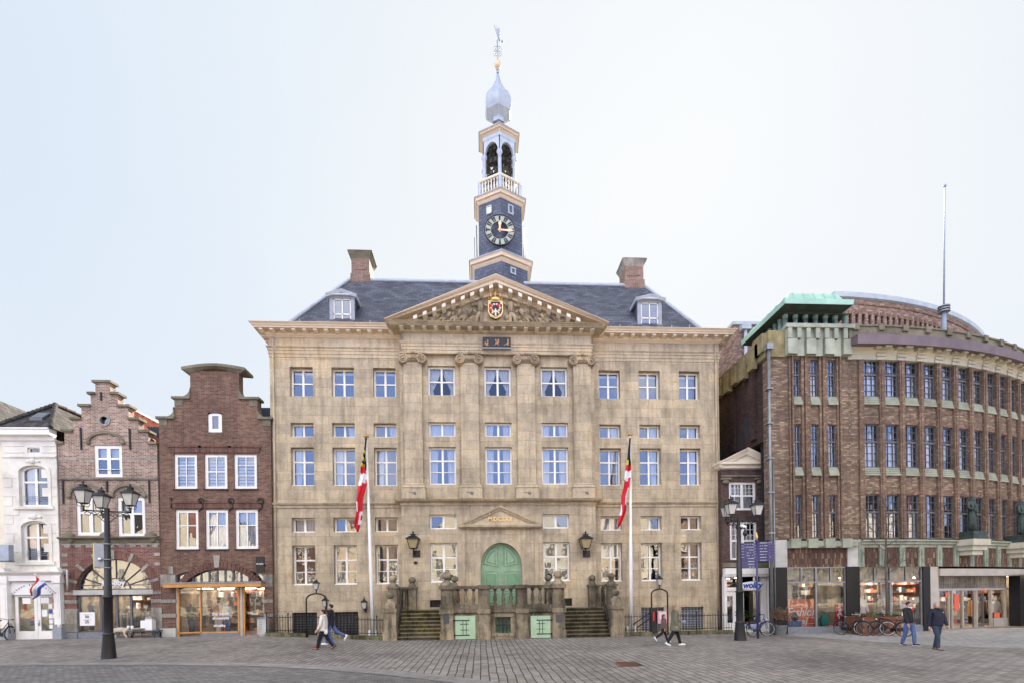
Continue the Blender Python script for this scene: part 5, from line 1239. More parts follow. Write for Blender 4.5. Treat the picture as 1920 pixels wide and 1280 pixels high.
for a, c, lab in ((d0,dm,1),(dm,d1,2)):
    b = MB(LW); e = .16
    g0, g1 = zz(1182,66), zz(1118,66)
    b.box(a+.01, a+e, YH+.02, YH+.1, -.05, dz); b.box(c-e, c-.01, YH+.02, YH+.1, -.05, dz); b.box(a+e, c-e, YH+.025, YH+.1, -.05, g0); b.box(a+e, c-e, YH+.025, YH+.1, g1, dz); b.box(a+.25, c-.25, YH+.01, YH+.03, .15, g0-.15)
    dr = b.build('door', M['white'], WH)
    g = MB(LW); g.quad((a+e,YH+.06,g0),(c-e,YH+.06,g0),(c-e,YH+.06,g1),(a+e,YH+.06,g1)); g.build('pane', M['glassshop'], dr)
    if lab == 2:
        b = MB(LW); b.tube([(a+.08,YH-.02,.95),(a+.08,YH-.02,1.25)], .025, 6); b.build('handle', M['chrome'], dr)
    random.seed(8+lab); b = MB(LW); mats = [M['paper'], M['bluesign'], M['salered'], M['greenlt'], M['greyblue'], M['orange']]
    w, h = c-a-2*e, g1-g0
    if lab == 2:
        cells = [(u, v) for v in range(6) for u in range(2)]
        for u, v in cells:
            b.mi = [0,4,0,3,0,0,1,0,0,5,4,2][(u+v*2) % 12]; xx = a+e+w*(.48+.26*u)-.0; z = g0+h*(.06+.15*v); b.box(xx, xx+w*.22, YH+.045, YH+.055, z, z+h*.12)
        b.mi = 0; b.box(a+e+w*.04, a+e+w*.38, YH+.044, YH+.054, g0+h*.42, g0+h*.62); b.box(a+e, a+e+w*.5, YH+.044, YH+.054, g1-h*.19, g1-h*.02)
    else:
        b.box(a+e+w*.25, a+e+w*.75, YH+.044, YH+.054, g1-h*.2, g1-h*.03)
        for mi, u, v, ww, hh in ((3,.5,.52,.3,.08),(2,.45,.36,.5,.1),(5,.05,.55,.2,.25),(1,.4,.15,.3,.15)): b.mi = mi; b.box(a+e+w*u, a+e+w*(u+ww), YH+.3, YH+.31, g0+h*v, g0+h*(v+hh))
    b.build('notices', mats, dr)
b = MB(LW); b.box(sg0, sg1, YH+.02, YH+.1, dz, gz0-.04) ; b.build('door_head', M['white'], WH)
def room(parent, x0, x1, z0, z1, y0, y1, wall='shopwall', lamp='lamp', floor='shopfloor', ceil='shopwall', lamps=3, lean=None, ls=.25):
    b = MB(lean); b.quad((x0,y1,z0),(x1,y1,z0),(x1,y1,z1),(x0,y1,z1)); b.quad((x0,y0,z0),(x0,y1,z0),(x0,y1,z1),(x0,y0,z1)); b.quad((x1,y1,z0),(x1,y0,z0),(x1,y0,z1),(x1,y1,z1)); b.quad((x0,y0,z1),(x0,y1,z1),(x1,y1,z1),(x1,y0,z1)); r = b.build('shop_room', M[wall], parent)
    b = MB(lean); b.quad((x0,y0,z0),(x1,y0,z0),(x1,y1,z0),(x0,y1,z0)); b.build('shop_floor', M[floor], r)
    b = MB(lean)
    for i in range(lamps):
        xx = x0+(x1-x0)*(i+.5)/lamps
        for yy in (y0+(y1-y0)*.3, y0+(y1-y0)*.7): b.box(xx-ls, xx+ls, yy-.12, yy+.12, z1-.05, z1-.02)
    b.build('ceiling_lamp', M[lamp], r); return r
room(WH, x0+.2, x1-.2, .1, gz0, YH+.5, YH+3, 'concrete', 'lampcool', lean=LW, lamps=2)
b = MB(LW); b.box(x0+.05, x1-.05, YH+.9, YH+.95, gz0+.1, zt_); b.box(x0, x0+.1, YH+.4, 38, 0, zt_); b.box(x1-.1, x1, YH+.4, 38, 0, zt_); b.build('room_wall', M['innerb'], WH)
# Dutch tricolour on a slanted pole
yf = YH-.5; b = MB(); p = Vector((X(113,1118,YH-.1),YH-.15,Z(113,1118,YH-.1))); q = Vector((X(66,1076,YH-1.1),YH-1.1,Z(66,1076,YH-1.1)))
b.tube([p, q], .022, 6); b.ball(q, .05); o = b.build('flag_pole', M['white']); tag(o, 'slanted white pole carrying the tricolour on the white shop front', 'flag pole')
P = lambda px, py: Vector((X(px,py,YH-.9),YH-.9,Z(px,py,YH-.9)))
A, Bq, C, D = P(66.5,1078), P(87,1095), P(63,1124), P(56.5,1117)
b = MB(); N = 9; mats = [M['salered'], M['whitecloth'], M['bluecloth']]
hv = lambda u, v: (A+(Bq-A)*v)*(1-u)+(D+(C-D)*v)*u+Vector((0, .12*_m.sin(u*7+v*3)+.07*_m.sin(v*13), .03*_m.sin(v*9)))
for i in range(N):
    for j in range(9):
        b.mi = j//3; u0, u1, v0, v1 = i/N, (i+1)/N, j/9, (j+1)/9; b.add([hv(u0,v0),hv(u1,v0),hv(u1,v1),hv(u0,v1)], [(0,1,2,3)], True)
tag(b.build('flag', mats), 'red white and blue tricolour flag hanging over the white shop sign', 'flag')
# ---------------------------------------------------------------- far-left house, only a strip of it is in the picture
FLH = thing('corner_house', 'pale house at the picture edge left of the white house, steep dark tiled roof', 'house')
x1f = lx(6,950)-.12; b = MB(LW); b.box(x1f-6, x1f, YH+.2, YH+9, -.3, Z(5,800,YH)); b.build('wall', M['creamlite'], FLH)
b = MB(LW); za = Z(5,797,YH); b.quad((x1f-3.6,YH+.0,Z(0,757,30)+1.5),(x1f-3.6+.01,YH+9,Z(0,757,30)+1.5),(x1f+.75,YH+9,za),(x1f+.75,YH,za)) if 0 else None
rx_, rz_ = X(-14,742,31), Z(-14,742,31); ex_, ez_ = X(33,796,31), Z(33,796,31)
b.quad((ex_,YH-.3,ez_),(ex_,YH+9,ez_),(rx_,YH+9,rz_),(rx_,YH-.3,rz_)); b.quad((rx_-5,YH-.3,ez_),(ex_,YH-.3,ez_),(rx_,YH-.3,rz_)); b.build('roof', M['darktile'], FLH)
b = MB(); b.box(X(-16,1035,YH-1.0), X(16,1035,YH-1.0), YH-1.0, YH-.7, Z(8,1050,YH-1), Z(8,1020,YH-1)); sb = tag(b.build('light_box', M['lead']), 'grey shop light box projecting at the left picture edge', 'sign')
b = MB(); b.box(X(-16,1035,YH-1.0), X(17,1035,YH-1.0), YH-1.02, YH-.68, Z(8,1052,YH-1), Z(8,1050,YH-1)+.0); b.build('box_frame', M['winframe'], sb)
b = MB(); b.box(X(-20,1035,YH-1.0), X(-10,1035,YH-1.0), YH-.9, YH+.3, Z(8,1038,YH-1), Z(8,1033,YH-1)); b.build('bracket', M['winframe'], sb)
# ---------------------------------------------------------------- stepped-gable house
LS = (-.018, 2.2); sxx = leaner(LS, YH)
SH = thing('step_gable_house', 'old pinkish brick house with a stepped gable, relieving arches and red tiled roof', 'house')
zb_ = .1
steps_px = [(178.5,206.5,716),(170,221,738),(152.5,241,761),(136.5,259.5,785.5),(120.5,277.5,808.5),(106,293.5,831)]
ST_ = [(sxx(a,py+10), sxx(c,py+10), Z(195,py,YH)) for a, c, py in steps_px]
sx0_, sx1_ = sxx(114,1000), sxx(299,1000)
zmid = Z(205,1013,YH)
Wt = (sxx(176.5,865), sxx(229,865), Z(203,893.5,YH), Z(203,833.5,YH)); Wl = (sxx(143,968), sxx(195,968), Z(169,1003,YH), Z(169,930,YH)); Wr = (sxx(220.5,968), sxx(272,968), Z(246,1005,YH), Z(246,931,YH))
RW = (sxx(195,787), Z(195,787,YH)); rr = .2
hs = [Wt, Wl, Wr, (RW[0]-rr, RW[0]+rr, RW[1]-rr, RW[1]+rr)]
xs = [sx0_, sx1_]+[v for s in ST_ for v in s[:2]]+[v for h in hs for v in h[:2]]; zs = [zmid]+[s[2] for s in ST_]+[v for h in hs for v in h[2:]]
def ins(x, z):
    if any(h[0] < x < h[1] and h[2] < z < h[3] for h in hs): return False
    if z < ST_[5][2]: return sx0_ < x < sx1_
    return any(s[0] < x < s[1] and z < s[2] for s in ST_)
b = MB(LS); b.slab(xs, zs, ins, YH, YH+.45); b.build('gable_wall', M['pinkbrick'], SH)
b = MB(LS)
for i, s in enumerate(ST_):
    prev = ST_[i-1] if i else None
    for a, c in ([(s[0]-.1, s[1]+.1)] if not prev else [(s[0]-.12, prev[0]), (prev[1], s[1]+.12)]):
        if i == 5: a, c = (sx0_-.05, c) if a < prev[0]-.001 and c <= prev[0]+.001 else (a, sx1_+.05)
        b = MB(LS); b.box(a, c, YH-.12, YH+.55, s[2]-.03, s[2]+.09); b.build('step_cap', M['parapet'], SH)
b = MB(LS); b.ring(RW[0], RW[1], rr, rr, rr+.13, rr+.13, YH-.04, YH+.02, 0, 2*PI, 20)
for q in range(4):                                            # fill the corners of the round opening
    a0 = PI/2*q
    for j in range(6):
        t0, t1 = a0+PI/2*j/6, a0+PI/2*(j+1)/6; cxx_, czz = (rr if math.cos((t0+t1)/2) > 0 else -rr), (rr if math.sin((t0+t1)/2) > 0 else -rr)
        A = (RW[0]+rr*math.cos(t0), YH, RW[1]+rr*math.sin(t0)); Bq = (RW[0]+rr*math.cos(t1), YH, RW[1]+rr*math.sin(t1)); b.quad((RW[0]+cxx_,YH,RW[1]+czz), Bq, A)
rw = b.build('round_window', M['lime'], SH); g = MB(LS); g.box(RW[0]-rr, RW[0]+rr, YH+.15, YH+.17, RW[1]-rr, RW[1]+rr); g.build('pane', M['glassstore'], rw)
w = window(SH, *Wt, YH+.06, 2, [(.60,.05)], cas=.17, bar=.06, lean=LS, fm='white', curtain='blindlong')
b = MB(LS); b.tube([(Wt[0]+.1,YH+.0,Wt[2]+.4),(Wt[1]-.1,YH,Wt[2]+.4)], .02, 5); b.build('window_rail', M['white'], w)
window(SH, *Wl, YH+.06, 2, [(.60,.05)], cas=.17, bar=.06, lean=LS, fm='white', curtain='blindlong'); window(SH, *Wr, YH+.06, 2, [(.60,.05)], cas=.17, bar=.06, lean=LS, fm='white', curtain='blindlong')
b = MB(LS)
for px0, px1, pyb, pyt in ((163,233,830,808),(128,194,930,906),(208,274,930,906)):
    c = (sxx(px0,pyt)+sxx(px1,pyt))/2; w = (sxx(px1,pyt)-sxx(px0,pyt))/2; z0, z1 = Z(200,pyb,YH), Z(200,pyt,YH)
    b.ring(c, z0, w*.86, (z1-z0)*.8, w, z1-z0, YH-.1, YH+.02, R(8), PI-R(8), 22)
    for s in (-1,1): b.ball((c+s*w*.93,YH-.06,z0+.02), .12, .08, .12)
    b.build('relieving_arch', M['parapet'], SH); b = MB(LS)
b = MB(LS)
for px, p0, p1 in ((152,801,843),(243.5,803,842),(118.5,901,943),(201,901,922),(280,900,942),(190,735,750)):
    x = sxx(px,p0); b = MB(LS); b.box(x-.035, x+.035, YH-.07, YH-.01, Z(200,p1,YH), Z(200,p0,YH)); b.build('wall_anchor', M['iron'], SH)
b = MB(LS)
zc_ = Z(205,895.5,YH); b.molding([(sx0_,YH),(sx1_,YH)], [(0,zc_-.14),(.1,zc_-.08),(.14,zc_),(0,zc_+.04)], PLAN)
for z0, z1, a, c in ((Z(205,861.5,YH),Z(205,857.5,YH),sx0_,Wt[0]),(Z(205,861.5,YH),Z(205,857.5,YH),Wt[1],sx1_)): b.box(a, c, YH-.012, YH+.002, z0, z1)
b.build('stone_band', M['lime'], SH)
zc_ = Z(205,1008,YH); b = MB(LS); b.molding([(sx0_,YH),(sx1_,YH)], [(0,zc_-.3),(.08,zc_-.25),(.1,zc_-.1),(.3,zc_),(.3,zc_+.05),(0,zc_+.1)], PLAN)
for px in (131,284,200):
    x = sxx(px,1003); b.ball((x,YH-.1,zc_+.12), .3, .12, .2); b.ball((x+.15,YH-.12,zc_-.05), .14, .1, .2)
b.build('ledge', M['parapet'], SH)
# shop storey
cxa = sxx(213.5,1085); ra = (sxx(284,1103)-sxx(143,1103))/2; zs_ = Z(214,1103.5,YH); zt2 = Z(214,1047,YH); zl0_, zl1_ = Z(214,1114,YH), Z(214,1105,YH)
ax0, ax1 = cxa-ra, cxa+ra
b = MB(LS); b.wall(sx0_, sx1_+.02, zb_-.3, zmid-.01, [(ax0, ax1, zb_-.3, zl0_), (ax0, ax1, zl1_, zt2)], YH-.02, YH+.43); b.spandrel(ax0, ax1, zs_, zt2, YH-.02, YH+.3, 24); b.build('shop_wall', M['shopbrick'], SH)
b = MB(LS); rz = zt2-zs_; b.ring(cxa, zs_, ra, rz, ra+.42, rz+.42, YH-.04, YH-.015, 0, PI, 30); b.build('brick_arch', M['solbrick'], SH)
b = MB(LS)
for i in range(7):
    a = PI*(i+.5)/7 if 0 else R(14+152*i/6); d = R(2.3); b.ring(cxa, zs_, ra-.02, rz-.02, ra+.46, rz+.46, YH-.06, YH-.03, a-d, a+d, 2)
zb1_, zb2_ = Z(205,1021,YH), Z(205,1015.5,YH); b.box(sx0_, sx1_, YH-.045, YH, zb1_, zb2_)
for i in range(9): x = sx0_+(sx1_-sx0_)*(i+.3)/9; b.box(x, x+.3, YH-.044, YH, zb1_-.12, zb1_+.001)
for py0, py1 in ((1036,1042),(1054,1060)):
    b.box(sx0_, sx0_+.34, YH-.045, YH, Z(200,py1,YH), Z(200,py0,YH)); b.box(sx1_-.3, sx1_+.01, YH-.045, YH, Z(200,py1,YH), Z(200,py0,YH))
for py0, py1 in ((1108.5,1114),(1123,1130),(1139.5,1183)):
    for a, c in ((sx0_-.02, ax0+.02),(ax1-.02, sx1_+.02)): b.box(a, c, YH-.06, YH+.2, Z(200,py1,YH), Z(200,py0,YH))
b.build('stone_blocks', M['lime'], SH)
b = MB(LS); b.box(sx0_-.03, ax0+.03, YH-.1, YH+.2, -.1, Z(200,1184,YH)); b.box(ax1-.03, sx1_, YH-.1, YH+.2, -.1, Z(200,1184,YH)); b.box(ax0+.03, ax0+1.35, YH-.05, YH+.2, -.1, Z(200,1184,YH)); b.build('plinth', M['granite'], SH)
b = MB(LS); b.box(ax0-.12, ax1+.1, YH-.08, YH+.2, zl0_, zl1_); b.build('lintel', M['concrete'], SH)
# fanlight
b = MB(LS); yf = YH+.2
for i in range(1, 8):
    a = PI*i/8; p0 = (cxa-ra*.36*math.cos(a), yf, zs_+rz*.36*math.sin(a)); p1 = (cxa-ra*math.cos(a), yf, zs_+rz*math.sin(a)); b.tube([p0,p1], .035, 4)
b.ring(cxa, zs_, ra*.35, rz*.35, ra*.38, rz*.38, yf-.03, yf+.03, 0, PI, 18); b.ring(cxa, zs_, ra*.97, rz*.97, ra*1.0, rz*1.0, yf-.03, yf+.05, 0, PI, 24); b.box(ax0, ax1, yf-.03, yf+.03, zl1_, zl1_+.07); b.box(ax0, ax1, yf-.025, yf+.03, zs_+rz*.12, zs_+rz*.12+.05); fl = b.build('fanlight', M['winframe'], SH)
g = MB(LS); g.add([(cxa+ra*math.cos(PI*i/24), yf+.02, zs_+rz*math.sin(PI*i/24)) for i in range(25)], [tuple(range(25))]); g.build('pane', M['mirrorglass'], fl)
g = MB(LS); g.box(ax0, ax1, YH+.42, YH+.44, zl1_, zt2); g.build('fanlight_backing', M['creamlite'], fl)
lsx = lambda x, z: x+LS[0]*(z-LS[1])
text('lettering', 'shoeby', .44, (lsx(sxx(208.5,1093),zs_), yf-.06, Z(209,1091.5,YH)), M['paper'], fl, ext=.01, bold=.006, sx=.95)
text('lettering', 'FASHION', .13, (lsx(sxx(210,1099),zs_), yf-.07, Z(210,1100.3,YH)), M['paper'], fl, ext=.01)
# shop window
zg0, zg1 = Z(214,1184.5,YH), zl0_
b = MB(LS); xd0, xd1 = sxx(187,1150), sxx(219,1150)
for x in (ax0+.05, xd0, xd1-.05, sxx(244,1150), ax1-.05): b.box(x-.05, x+.05, YH+.08, YH+.18, .05, zg1)
b.box(ax0, ax1, YH+.08, YH+.18, zg1-.08, zg1); b.box(ax0, xd0, YH+.08, YH+.18, zg0, zg0+.08); b.box(sxx(219,1150), ax1, YH+.08, YH+.18, zg0-.3, zg0-.2); sw = b.build('shop_window', M['winframe'], SH)
g = MB(LS); g.quad((ax0,YH+.13,zg0),(xd0,YH+.13,zg0),(xd0,YH+.13,zg1),(ax0,YH+.13,zg1)); g.quad((xd1,YH+.13,zg0-.25),(ax1,YH+.13,zg0-.25),(ax1,YH+.13,zg1),(xd1,YH+.13,zg1)); g.build('pane', M['glassshop'], sw)
b = MB(LS); b.box(xd1-.05, ax1, YH+.0, YH+.2, -.1, zg0-.3); b.build('window_base', M['granite'], sw)
room(SH, ax0-.1, ax1+.1, zb_+.08, zg1, YH+.3, YH+5, 'shopwall', 'lamp', lean=LS, lamps=3, ls=.3)
b = MB(LS); b.box(sx0_+.05, sx1_-.05, YH+1.2, YH+1.25, zmid, ST_[3][2]); b.box(sx0_, sx0_+.1, YH+.44, 40, 0, ST_[5][2]); b.box(sx1_-.1, sx1_, YH+.44, 40, 0, ST_[5][2]); b.build('room_wall', M['innerb'], SH)
b = MB(LS); xr_m = (sx0_+sx1_)/2; zr_ = ST_[1][2]-.15; zev = ST_[5][2]-.15
rr_ = lambda x, z: (x, z)
b.quad((sx0_-.1,YH+.3,zev),(xr_m,YH+.3,zr_),(xr_m,42,zr_),(sx0_-.1,42,zev)); b.quad((xr_m,YH+.3,zr_),(sx1_+.6,YH+.3,zev-.45),(sx1_+.6,42,zev-.45),(xr_m,42,zr_)); b.build('roof', M['redtile'], SH)
b = MB(LS); n = 34
for j in range(22):                                             # tile rolls on the visible slope
    y = YH+.5+j*.5; b.tube([(xr_m,y,zr_+.03),(sx1_+.6,y,zev-.42)], .06, 5)
b.cyl((xr_m,YH+.5,zr_+.04),(xr_m,42,zr_+.04), .12, .12, 8); b.build('roof_rolls', M['redtile'], SH)
b = MB(LS); b.tube([(sxx(133,1080),YH-.25,Z(132,1068,YH)),(sxx(133,1080),YH-.25,Z(132,1106,YH))], .05, 6); b.tube([(sxx(133,1080),YH-.25,Z(132,1068,YH)+.0),(sxx(122,1068),YH-.25,Z(132,1067.5,YH))], .03, 6); tag(b.build('banner_pole', M['concrete']), 'pale banner pole bracket between the white house and the stepped gable', 'bracket')
b = MB(LS); b.box(sxx(125,1082), sxx(130.5,1082), YH-.08, YH, Z(128,1086,YH), Z(128,1078,YH)); t = tag(b.build('number_plate', M['salered']), 'small red square plate beside the fanlight arch', 'plate')
b = MB(LS)
for z_ in (1079.5,1082,1084.5): b.box(sxx(126.5,1082), sxx(129.3,1082), YH-.085, YH-.08, Z(128,z_+.6,YH), Z(128,z_-.3,YH))
b.build('number', M['paper'], t)
# ---------------------------------------------------------------- dark brick house
BH = thing('brick_house', 'dark red brick house with a curved gable top and two rows of three white windows', 'house')
bx0, bx1 = X(300,950,YH), X(509.5,950,YH)-.0; bz = lambda py, px=405: Z(px,py,YH)
bx = lambda px, py=900: X(px,py,YH)
T = bz(695)
s1 = (bx(356.5,720), bx(448,720)); s2 = (bx(327.5,765), bx(483,765))
z1_, z2_ = bz(748,405), bz(785.5,405)
w0 = [(bx(389.5,790), bx(416,790), bz(809.5), bz(773))]
wr1 = [(bx(a,880), bx(c,880), bz(915.5,405), bz(850.5,405)) for a, c in ((326.5,369.5),(383.5,426),(439,481.5))]
wr2 = [(bx(a,990), bx(c,990), bz(1028.5,405), bz(954.5,405)) for a, c in ((329,372),(385.5,427.8),(441.3,483.8))]
hs = w0+wr1+wr2
shop0, shop1 = bx(329,1100), bx(495,1100); ztr = bz(1065.5,408); ztl = bz(1091,408)
xs = [bx0,bx1,*s1,*s2]+[v for h in hs for v in h[:2]]+[shop0,shop1]; zs = [-.2,T,z1_,z2_,ztr]+[v for h in hs for v in h[2:]]
def ins(x, z):
    if any(h[0] < x < h[1] and h[2] < z < h[3] for h in hs): return False
    if shop0 < x < shop1 and z < ztr: return False
    if z < z2_: return bx0 < x < bx1
    if z < z1_: return s2[0] < x < s2[1]
    return s1[0] < x < s1[1] and z < T
b = MB(); b.slab(xs, zs, ins, YH, YH+.5)
c = (shop0+shop1)/2; b.spandrel(shop0, shop1, ztr-.42, ztr, YH, YH+.3, 20)
b.build('gable_wall', M['redbrick'], BH)
b = MB()                                                       # shoulders and curved cap
for s in (-1,1):
    for (inner, outer, z0, hgt) in ((s1, s2, z1_, .36),(s2, (bx0,bx1), z2_, .36)):
        xi = inner[0] if s < 0 else inner[1]; xo = outer[0] if s < 0 else outer[1]
        zc = z0
        b.box(min(xi, xo-s*-.12), max(xi, xo+s*.12), YH-.12, YH+.56, zc+.002, zc+.12) if s > 0 else b.box(xo-.12, xi, YH-.12, YH+.56, zc+.002, zc+.12)
        n = 8; rad = .48; pts = [(xi, zc+.12)]+[(xi+s*(rad-rad*math.sin(PI/2*k/n)), zc+.12+rad-rad*math.cos(PI/2*k/n)) for k in range(n+1)]
        pts = pts if s < 0 else pts[::-1]
        b.prism(pts[::-1], YH-.06, YH+.5)
        b.box(xo-.0 if s < 0 else xo-.42, xo+.42 if s < 0 else xo, YH-.03, YH, zc-.34, zc)
n = 14; pa = (bx(343.5,695), bx(461.5,695)); zc0, zc1 = bz(700,405), bz(683,405); xm = (pa[0]+pa[1])/2; hw = (pa[1]-pa[0])/2; hi = (s1[1]-s1[0])/2
up = [(xm-hw+2*hw*i/n, bz(690,405)+(zc1-bz(690,405))*math.sin(PI*i/n)) for i in range(n+1)]
lo = [(xm+hi-2*hi*i/n, bz(699.5,405)+.24*math.sin(PI*i/n)) for i in range(n+1)]
for i in range(n):
    a, c_ = up[i], up[i+1]; d, e = lo[n-i], lo[n-i-1]
    y_o, y_i = YH-.2, YH-.02
    b.quad((d[0],y_i,d[1]),(e[0],y_i,e[1]),(c_[0],y_o,c_[1]-.14),(a[0],y_o,a[1]-.14)); b.quad((a[0],y_o,a[1]-.14),(c_[0],y_o,c_[1]-.14),(c_[0],y_o,c_[1]),(a[0],y_o,a[1])); b.quad((a[0],y_o,a[1]),(c_[0],y_o,c_[1]),(c_[0],YH+.9,c_[1]),(a[0],YH+.9,a[1]))
for i, s in ((0,-1),(n,1)):
    a = up[i]; d = lo[n-i]; b.quad((d[0],YH-.02,d[1]),(a[0],YH-.2,a[1]-.14),(a[0],YH+.9,a[1]-.14),(d[0],YH+.5,d[1])); b.quad((a[0],YH-.2,a[1]-.14),(a[0],YH-.2,a[1]),(a[0],YH+.9,a[1]),(a[0],YH+.9,a[1]-.14))
b.build('gable_coping', M['parapet'], BH)
window(BH, *w0[0], YH+.06, 1, [], cas=.2, fm='white', arch=.14)
for i, h in enumerate(wr1): window(BH, *h, YH+.07, 2, [(.5,.03)] if i == 1 else [(.72,.014),(.36,.014)], cas=.15, bar=.014, fm='white', curtain='slats', mid=.02)
for i, h in enumerate(wr2): window(BH, *h, YH+.07, 2, [(.62,.022)], cas=.15, bar=.016, fm='white', curtain='full' if i else None, gm='mirrorglass' if i == 0 else 'glass', mid=.025)
b = MB()
for h in wr1+wr2: b = MB(); b.box(h[0]-.05, h[1]+.05, YH-.06, YH+.05, h[2]-.07, h[2]-.002); b.build('window_sill', M['black'], BH)
b = MB()
for rowp, xs_ in ((847,wr1),(951,wr2)):
    z = bz(rowp,405)
    for h in xs_: b.box(h[0]-.18, h[1]+.18, YH-.05, YH+.01, z-.02, z+.24); b.box(h[0]-.26, h[1]+.26, YH-.09, YH, z+.24, z+.32)
b.build('soldier_course', M['solbrick'], BH)
b = MB()
for px, py in ((378,943),(434,943),(489,943),(322,943)):
    x, z = bx(px,py), bz(py,px); pts = [(x+.17*math.cos(a)*(1-.04*k), YH-.07, z+.12+.17*math.sin(a)*(1-.04*k)) for k, a in enumerate([R(-60+40*j) for j in range(10)])]
    if px == 322: pts = [(x,YH-.05,z+.3),(x,YH-.05,z-.25)]
    else: pts = [(x-.12,YH-.06,z-.42),(x+.1,YH-.06,z-.2)]+pts
    b = MB(); b.tube(pts, .035, 6); b.build('wall_anchor', M['iron'], BH)
# arched transom
b = MB(); yf = YH+.14; za_ = ztr-.42; hw = (shop1-shop0)/2; c = (shop0+shop1)/2
for i in range(12):
    x = shop0+(shop1-shop0)*i/11; top = za_+.42*math.sqrt(max(0, 1-((x-c)/hw)**2)); b.box(x-.04, x+.04, yf, yf+.08, ztl, max(ztl+.3, top))
b.ring(c, za_, hw-.09, .34, hw, .42, yf-.02, yf+.09, 0, PI, 22); b.box(shop0, shop1, yf, yf+.08, ztl, ztl+.06); fl = b.build('transom', M['winframe'], BH)
g = MB(); pts = [(shop1,yf+.05,ztl),]+[(c+hw*math.cos(PI*i/20), yf+.05, za_+.42*math.sin(PI*i/20)) for i in range(21)]+[(shop0,yf+.05,ztl)]; g.add(pts[::-1], [tuple(range(len(pts)))]); g.build('pane', M['mirrorglass'], fl)
g = MB(); g.box(shop0, shop1, YH+.40, YH+.42, ztl, ztr); g.build('transom_backing', M['shopwall'], fl)
b = MB()
for i in range(26):
    a0 = R(20)+R(140)*i/26; a1 = R(20)+R(140)*(i+.9)/26; b.ring(c, za_-1.2, hw*.93, 1.62, hw*1.05, 1.98, YH-.03, YH+.01, a0, a1, 1)
b.build('brick_arch', M['solbrick'], BH)
b = MB(); b.prism([(bx(403.5,1062),bz(1063)),(bx(411.5,1062),bz(1063)),(bx(413.5,1040),bz(1040)),(bx(401,1040),bz(1040))], YH-.08, YH)
for py0, py1 in ((1076,1099),(1123,1129.5),(1150,1157)):
    b.box(bx0, shop0+.02, YH-.05, YH+.2, bz(py1,310), bz(py0,310)); b.box(shop1-.02, bx1, YH-.05, YH+.2, bz(py1,500), bz(py0,500))
b.box(bx(318,1070), bx(326,1070), YH-.1, YH, bz(1075,320), bz(1061,320))
b.build('stone_blocks', M['lime'], BH)
b = MB(); b.box(bx0-.03, shop0+.03, YH-.1, YH+.2, -.1, bz(1177,310)); b.build('plinth', M['concrete'], BH)
b = MB(); b.box(bx(317,1096), bx(497,1096), YH-.55, YH+.1, bz(1100,405), bz(1093,405)); b.build('wood_canopy', M['wood'], BH)
b = MB(); b.box(bx(316,1096), bx(498,1096), YH-.58, YH+.1, bz(1093,405)+.002, bz(1091.5,405)+.03); b.build('canopy_cap', M['zinc'], BH)
zsw0, zsw1 = bz(1186,390), bz(1100,405)
b = MB()
for px, w in ((334,.08),(376,.06),(447,.1),(457,.08)): b.box(bx(px,1150)-w/2, bx(px,1150)+w/2, YH+.02, YH+.14, .1, zsw1)
b.box(bx(334,1150), bx(447,1150), YH+.02, YH+.14, zsw0, zsw0+.07); sw = b.build('shop_window', M['wood'], BH)
g = MB(); g.quad((bx(334,1150),YH+.08,zsw0-.2),(bx(447,1150),YH+.08,zsw0-.2),(bx(447,1150),YH+.08,zsw1),(bx(334,1150),YH+.08,zsw1)); g.quad((bx(457,1150),YH+.35,.2),(shop1,YH+.35,.2),(shop1,YH+.35,zsw1),(bx(457,1150),YH+.35,zsw1)); g.build('pane', M['glassshop'], sw)
b = MB(); b.box(bx(376,1180), bx(450,1180), YH-.02, YH+.2, -.1, zsw0); b.build('window_base', M['granite'], sw)
b = MB(); b.box(shop0-.02, bx(333,1150), YH+.03, YH+.2, .0, zsw1); b.box(bx(450,1150), bx(455,1150), YH+.0, YH+.3, .15, zsw1); b.build('door_post', M['steel'], sw)
room(BH, shop0-.1, shop1+.1, .2, zsw1, YH+.4, YH+6, 'shopwall', 'lamp', lamps=4, ls=.35)
text('lettering', 'the denim\nshowcase', .22, (bx(413,1153), YH+.06, bz(1154,412)), M['paper'], sw, ext=.004, bold=.004)
text('lettering', 'shoeby', .21, (bx(411,1173), YH+.06, bz(1172,412)), M['paper'], sw, ext=.004, bold=.004)
text('lettering', 'soul', .2, (bx(473,1150), YH+.33, bz(1150,472)), M['paper'], sw, ext=.004, bold=.003)
b = MB(); b.box(bx0+.05, bx1-.05, YH+1.2, YH+1.25, ztr, z1_); b.build('room_wall', M['innerb'], BH)
b = MB(); b.box(bx0, bx0+.1, YH+.5, 42, 0, z2_-2.6); b.box(bx1-.1, bx1, YH+.5, 42, 0, z2_-2.6); b.build('side_wall', M['redbrick'], BH)
b = MB(); zr_ = z1_-.4; xm = (bx0+bx1)/2; b.quad((bx0,YH+.4,z2_-2.6),(xm,YH+.4,zr_),(xm,42,zr_),(bx0,42,z2_-2.6)); b.quad((xm,YH+.4,zr_),(bx1,YH+.4,z2_-2.6),(bx1,42,z2_-2.6),(xm,42,zr_)); b.build('roof', M['darktile'], BH)
y = YH-.7; t = thing('projecting_sign', 'small black projecting shop sign with white lettering beside the town hall corner', 'sign')
b = MB(); b.box(bx(491.5,1057), bx(505.5,1057), y-.08, y+.08, Z(498,1072,y), Z(498,1042.5,y)); b.build('sign_panel', M['black'], t)
b = MB(); b.tube([(bx(498,1057),y,Z(498,1057,y)),(bx(498,1057),YH,Z(498,1057,y))], .04, 6); b.build('bracket', M['black'], t)
